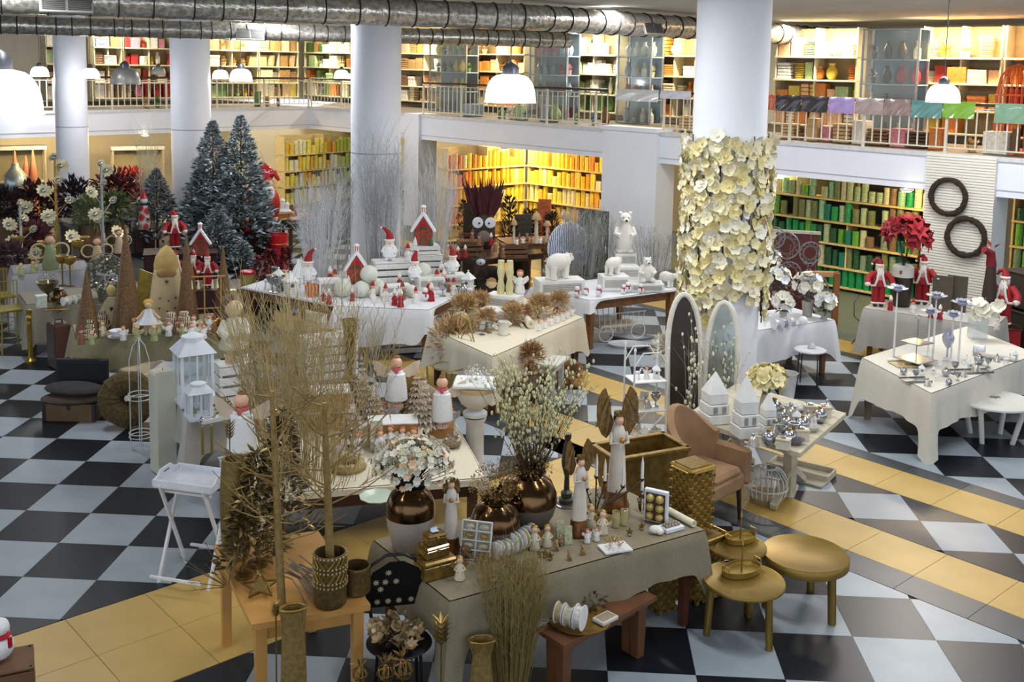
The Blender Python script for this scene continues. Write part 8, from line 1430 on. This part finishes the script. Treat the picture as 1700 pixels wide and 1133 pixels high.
# wreaths on the ribbed pillar
for (x,y,r,l) in ((1574,327,27,'upper dark twig wreath on the ribbed pillar'),(1603,394,29,'lower dark twig wreath on the ribbed pillar')):
    p = onR(x,y,-.145); k = kk(p); t = thing('twig_wreath',l,'wreath',p,math.atan2(dR.y,dR.x)); M_ = RX(math.pi / 2); obj('ring',B().torus((0,0,0),r * k * 1.06,r * k * .17,44,8,M=M_,lump=.12),mat('#3a2a20',.9,var=.4,scale=50),t); b = B()
    for i in range(260): a = R.uniform(0,6.28); d = V((-math.sin(a),math.cos(a),R.uniform(-.4,.4))); q = r * k * R.uniform(.9,1.2); b.leaf(M_ @ V((math.cos(a) * q,math.sin(a) * q,R.uniform(-.01,.05))),M_ @ d,(R.uniform(-1,1),1,0),.09,.008)
    obj('twig_wrap',b,mat('#4a3728',.9),t,stuff=True)
p = G(1432,560,0); solo('power_cable','dark looped cable hanging beside the grey-white cloth','cable',B().tube([(0,.3,.6),(-.1,.2,.5),(-.12,.1,.3),(.02,.05,.18),(-.04,0,.02),(-.2,-.25,.008),(-.28,-.45,.008)],.008,6),BLACKM,p)
# ================================================================ far corner by the cream wall
GP = mat('#b9bcc6',.6)
def gantry(px,py,w_,label):
    p = G(px,py,1.75); t = thing('display_gantry',label,'display stand',(p.x,p.y,0),face(p,.1)); k = kk(p); w = w_ * k; obj('top_shelf',B().box((0,0,1.7),(w,.5,.1),.006),GP,t); [obj('post',B().box((s * (w / 2 - .04),q * .2,.83),(.06,.06,1.65),.004),mat('#8a8478',.6),t) for s in (-1,1) for q in (-1,1)]; obj('back_panel',B().box((0,.22,.9),(w - .1,.02,1.5)),mat('#7a745f',.7),t); obj('mid_shelf',B().box((0,0,.8),(w - .1,.44,.03),.004),GP,t); return p
gantry(30,242,84,'pale display stand of terracotta cones at the picture edge'); gantry(228,242,84,'pale display stand behind the red blossoms')
for (x,yb,yt,l) in ((26,300,248,'terracotta cone tree with a silver bottle before it'),(44,298,258,'shorter terracotta cone tree in the middle'),(56,300,246,'terracotta cone tree beside the dark stand')): p = D(x,yb,depth(G(30,242,1.75)) - .5); k = kk(p); lathe_thing('terracotta_cone',l,'ornament',V((p.x,p.y,0)),[(.12,0),(.12,p.z),(8 * k,p.z + .01),(.01,p.z + (yb - yt) * k)],mat('#b5745c',.7,var=.15),16)
p = D(26,310,depth(G(30,242,1.75)) - 1); lathe_thing('silver_bottle','big silver-blue glass bottle before the cone trees','bottle',V((p.x,p.y,0)),[(.2,0),(.26,p.z),(.27,p.z + .3),(.1,p.z + .5),(.08,p.z + .6)],mat('#a9b8bd',.2,.5),20)
for (x,y,r,n,l,hx) in ((62,345,42,420,'big burgundy foliage mass behind the gold blossom tree','#3f0f18'),(125,330,34,300,'dark violet foliage beside the slim column','#2e1a24'),(195,318,36,320,'burgundy foliage before the pale stand','#5a1c26'),(10,340,26,200,'dark foliage at the picture edge','#241c1e'),(55,395,24,200,'dull pink foliage under the gold blossom tree','#6a3a44'),(190,345,26,200,'green foliage on the grey table','#5c6e42'),(150,352,26,200,'pale green foliage beside the blossom tree','#8a9468'),(222,300,22,160,'scarlet blossoms before the pale stand','#9a1c1c'),(18,425,20,140,'brown-pink foliage on the smooth grey cloth','#5e4444')):
    p = G(x,y + r * .8,.7); k = kk(p); t = thing('foliage_mass',l,'plant',V((p.x,p.y,0))); obj('leaf_mass',leafball(B(),(0,0,.7 + r * k * .8),r * k,n * 2,.16,.06),mat(hx,.85,var=.4),t,stuff=True); obj('pot',B().lathe([(.14,0),(.2,.5),(.18,.7)],14),mat('#6b5238',.7),t)
tpg = rect(G(118,372,.72),G(232,362,.72),.9); table(tpg,.72,'grey painted table with green bowls behind the blossom trees',mat('#8f8b82',.7),.12,1)
minis('jar',[(135,366),(150,362),(165,366),(185,360),(205,364),(222,360)],.722,22,[ORD[i] + ' glass jar on the grey painted table, counted from the gold blossom tree' for i in range(6)],'jars on the grey table')
for (x,yb,yt,m,l) in ((97,460,262,GOLD,'gold-stemmed blossom tree with mirror flowers'),(172,440,272,mat('#a9adb4',.5),'silver-stemmed blossom tree with mirror flowers'),(37,450,338,mat('#c3c3b8',.5),'white-stemmed blossom tree at the picture edge')):
    p = G(x,yb,.4); k = kk(p); H = (yb - yt) * k + .4; t = thing('mirror_blossom_tree',l,'artificial tree',(p.x,p.y,0),0,'mirror blossom trees'); obj('trunk',B().cyl((0,0,0),(0,0,H),.03,.02,10),m,t); obj('base',B().lathe([(.2,0),(.2,.02),(.03,.05)],18),m,t)
    for j in range(8):
        a,f = j * 2.4,.45 + .08 * j; e = V((math.cos(a) * .32 * (1.1 - f * .7),math.sin(a) * .3,H * f)) if j < 7 else V((0,0,H)); b = B().tube([(0,0,H * (f - .1) if j < 7 else H * .9),e * .7 + V((0,0,H * f * .28)),e],.008,5); g = obj('branch',b,m,t); o = obj('blossom',LOT[j % 2],mat('#e3d9ae',.4,.2,var=.25),g,e); o.scale = (1.05,) * 3; o.rotation_euler = (1,0,face(p) + R.uniform(-.8,.8)); obj('mirror_heart',B().ball(e + V((0,-.02,.01)),.045,10,6),SILV,g)
p = G(240,380,.5); H = hp(p,62); t = thing('dotted_figure','tall white dotted figure with a black scarf beside the frosted fir','figurine',V((p.x,p.y,.5)),face(p)); stage(240,380,.5,.4,.3,'dark block under the dotted figure'); obj('body',B().lathe([(H * .16,0),(H * .17,H * .2),(H * .1,H * .6),(H * .07,H * .68)],16),mat('#e2dedb',.7,hex2='#b3322e',scale=6,kind='vor'),t); obj('head',B().ball((0,0,H * .76),H * .1,12,8),SNOW,t); obj('scarf',B().torus((0,0,H * .66),H * .08,H * .03,14,6),BLACKM,t); obj('hat',B().lathe([(H * .11,H * .82),(H * .05,H * .95),(0,H * 1.05)],12),REDG,t)
p = G(250,410,0); twig_thing('ivory_blossom_tree','tall ivory blossom tree beside the second column',p,hp(p,195),.3,40,mat('#d9d3b8',.7),.006,6,tipm=mat('#e6dfb4',.8),tips=700,cat='artificial tree')
p = G(14,1092,.3); crate(V((p.x,p.y,0)),.3,.3,.28,.5,'brown paper crate at the lower picture corner',mat('#6b4a32',.7),rows=2,name='brown_crate'); mini('penguin',V((p.x - .05,p.y,.285)),.3,'white snow figurine on the brown crate at the picture corner')
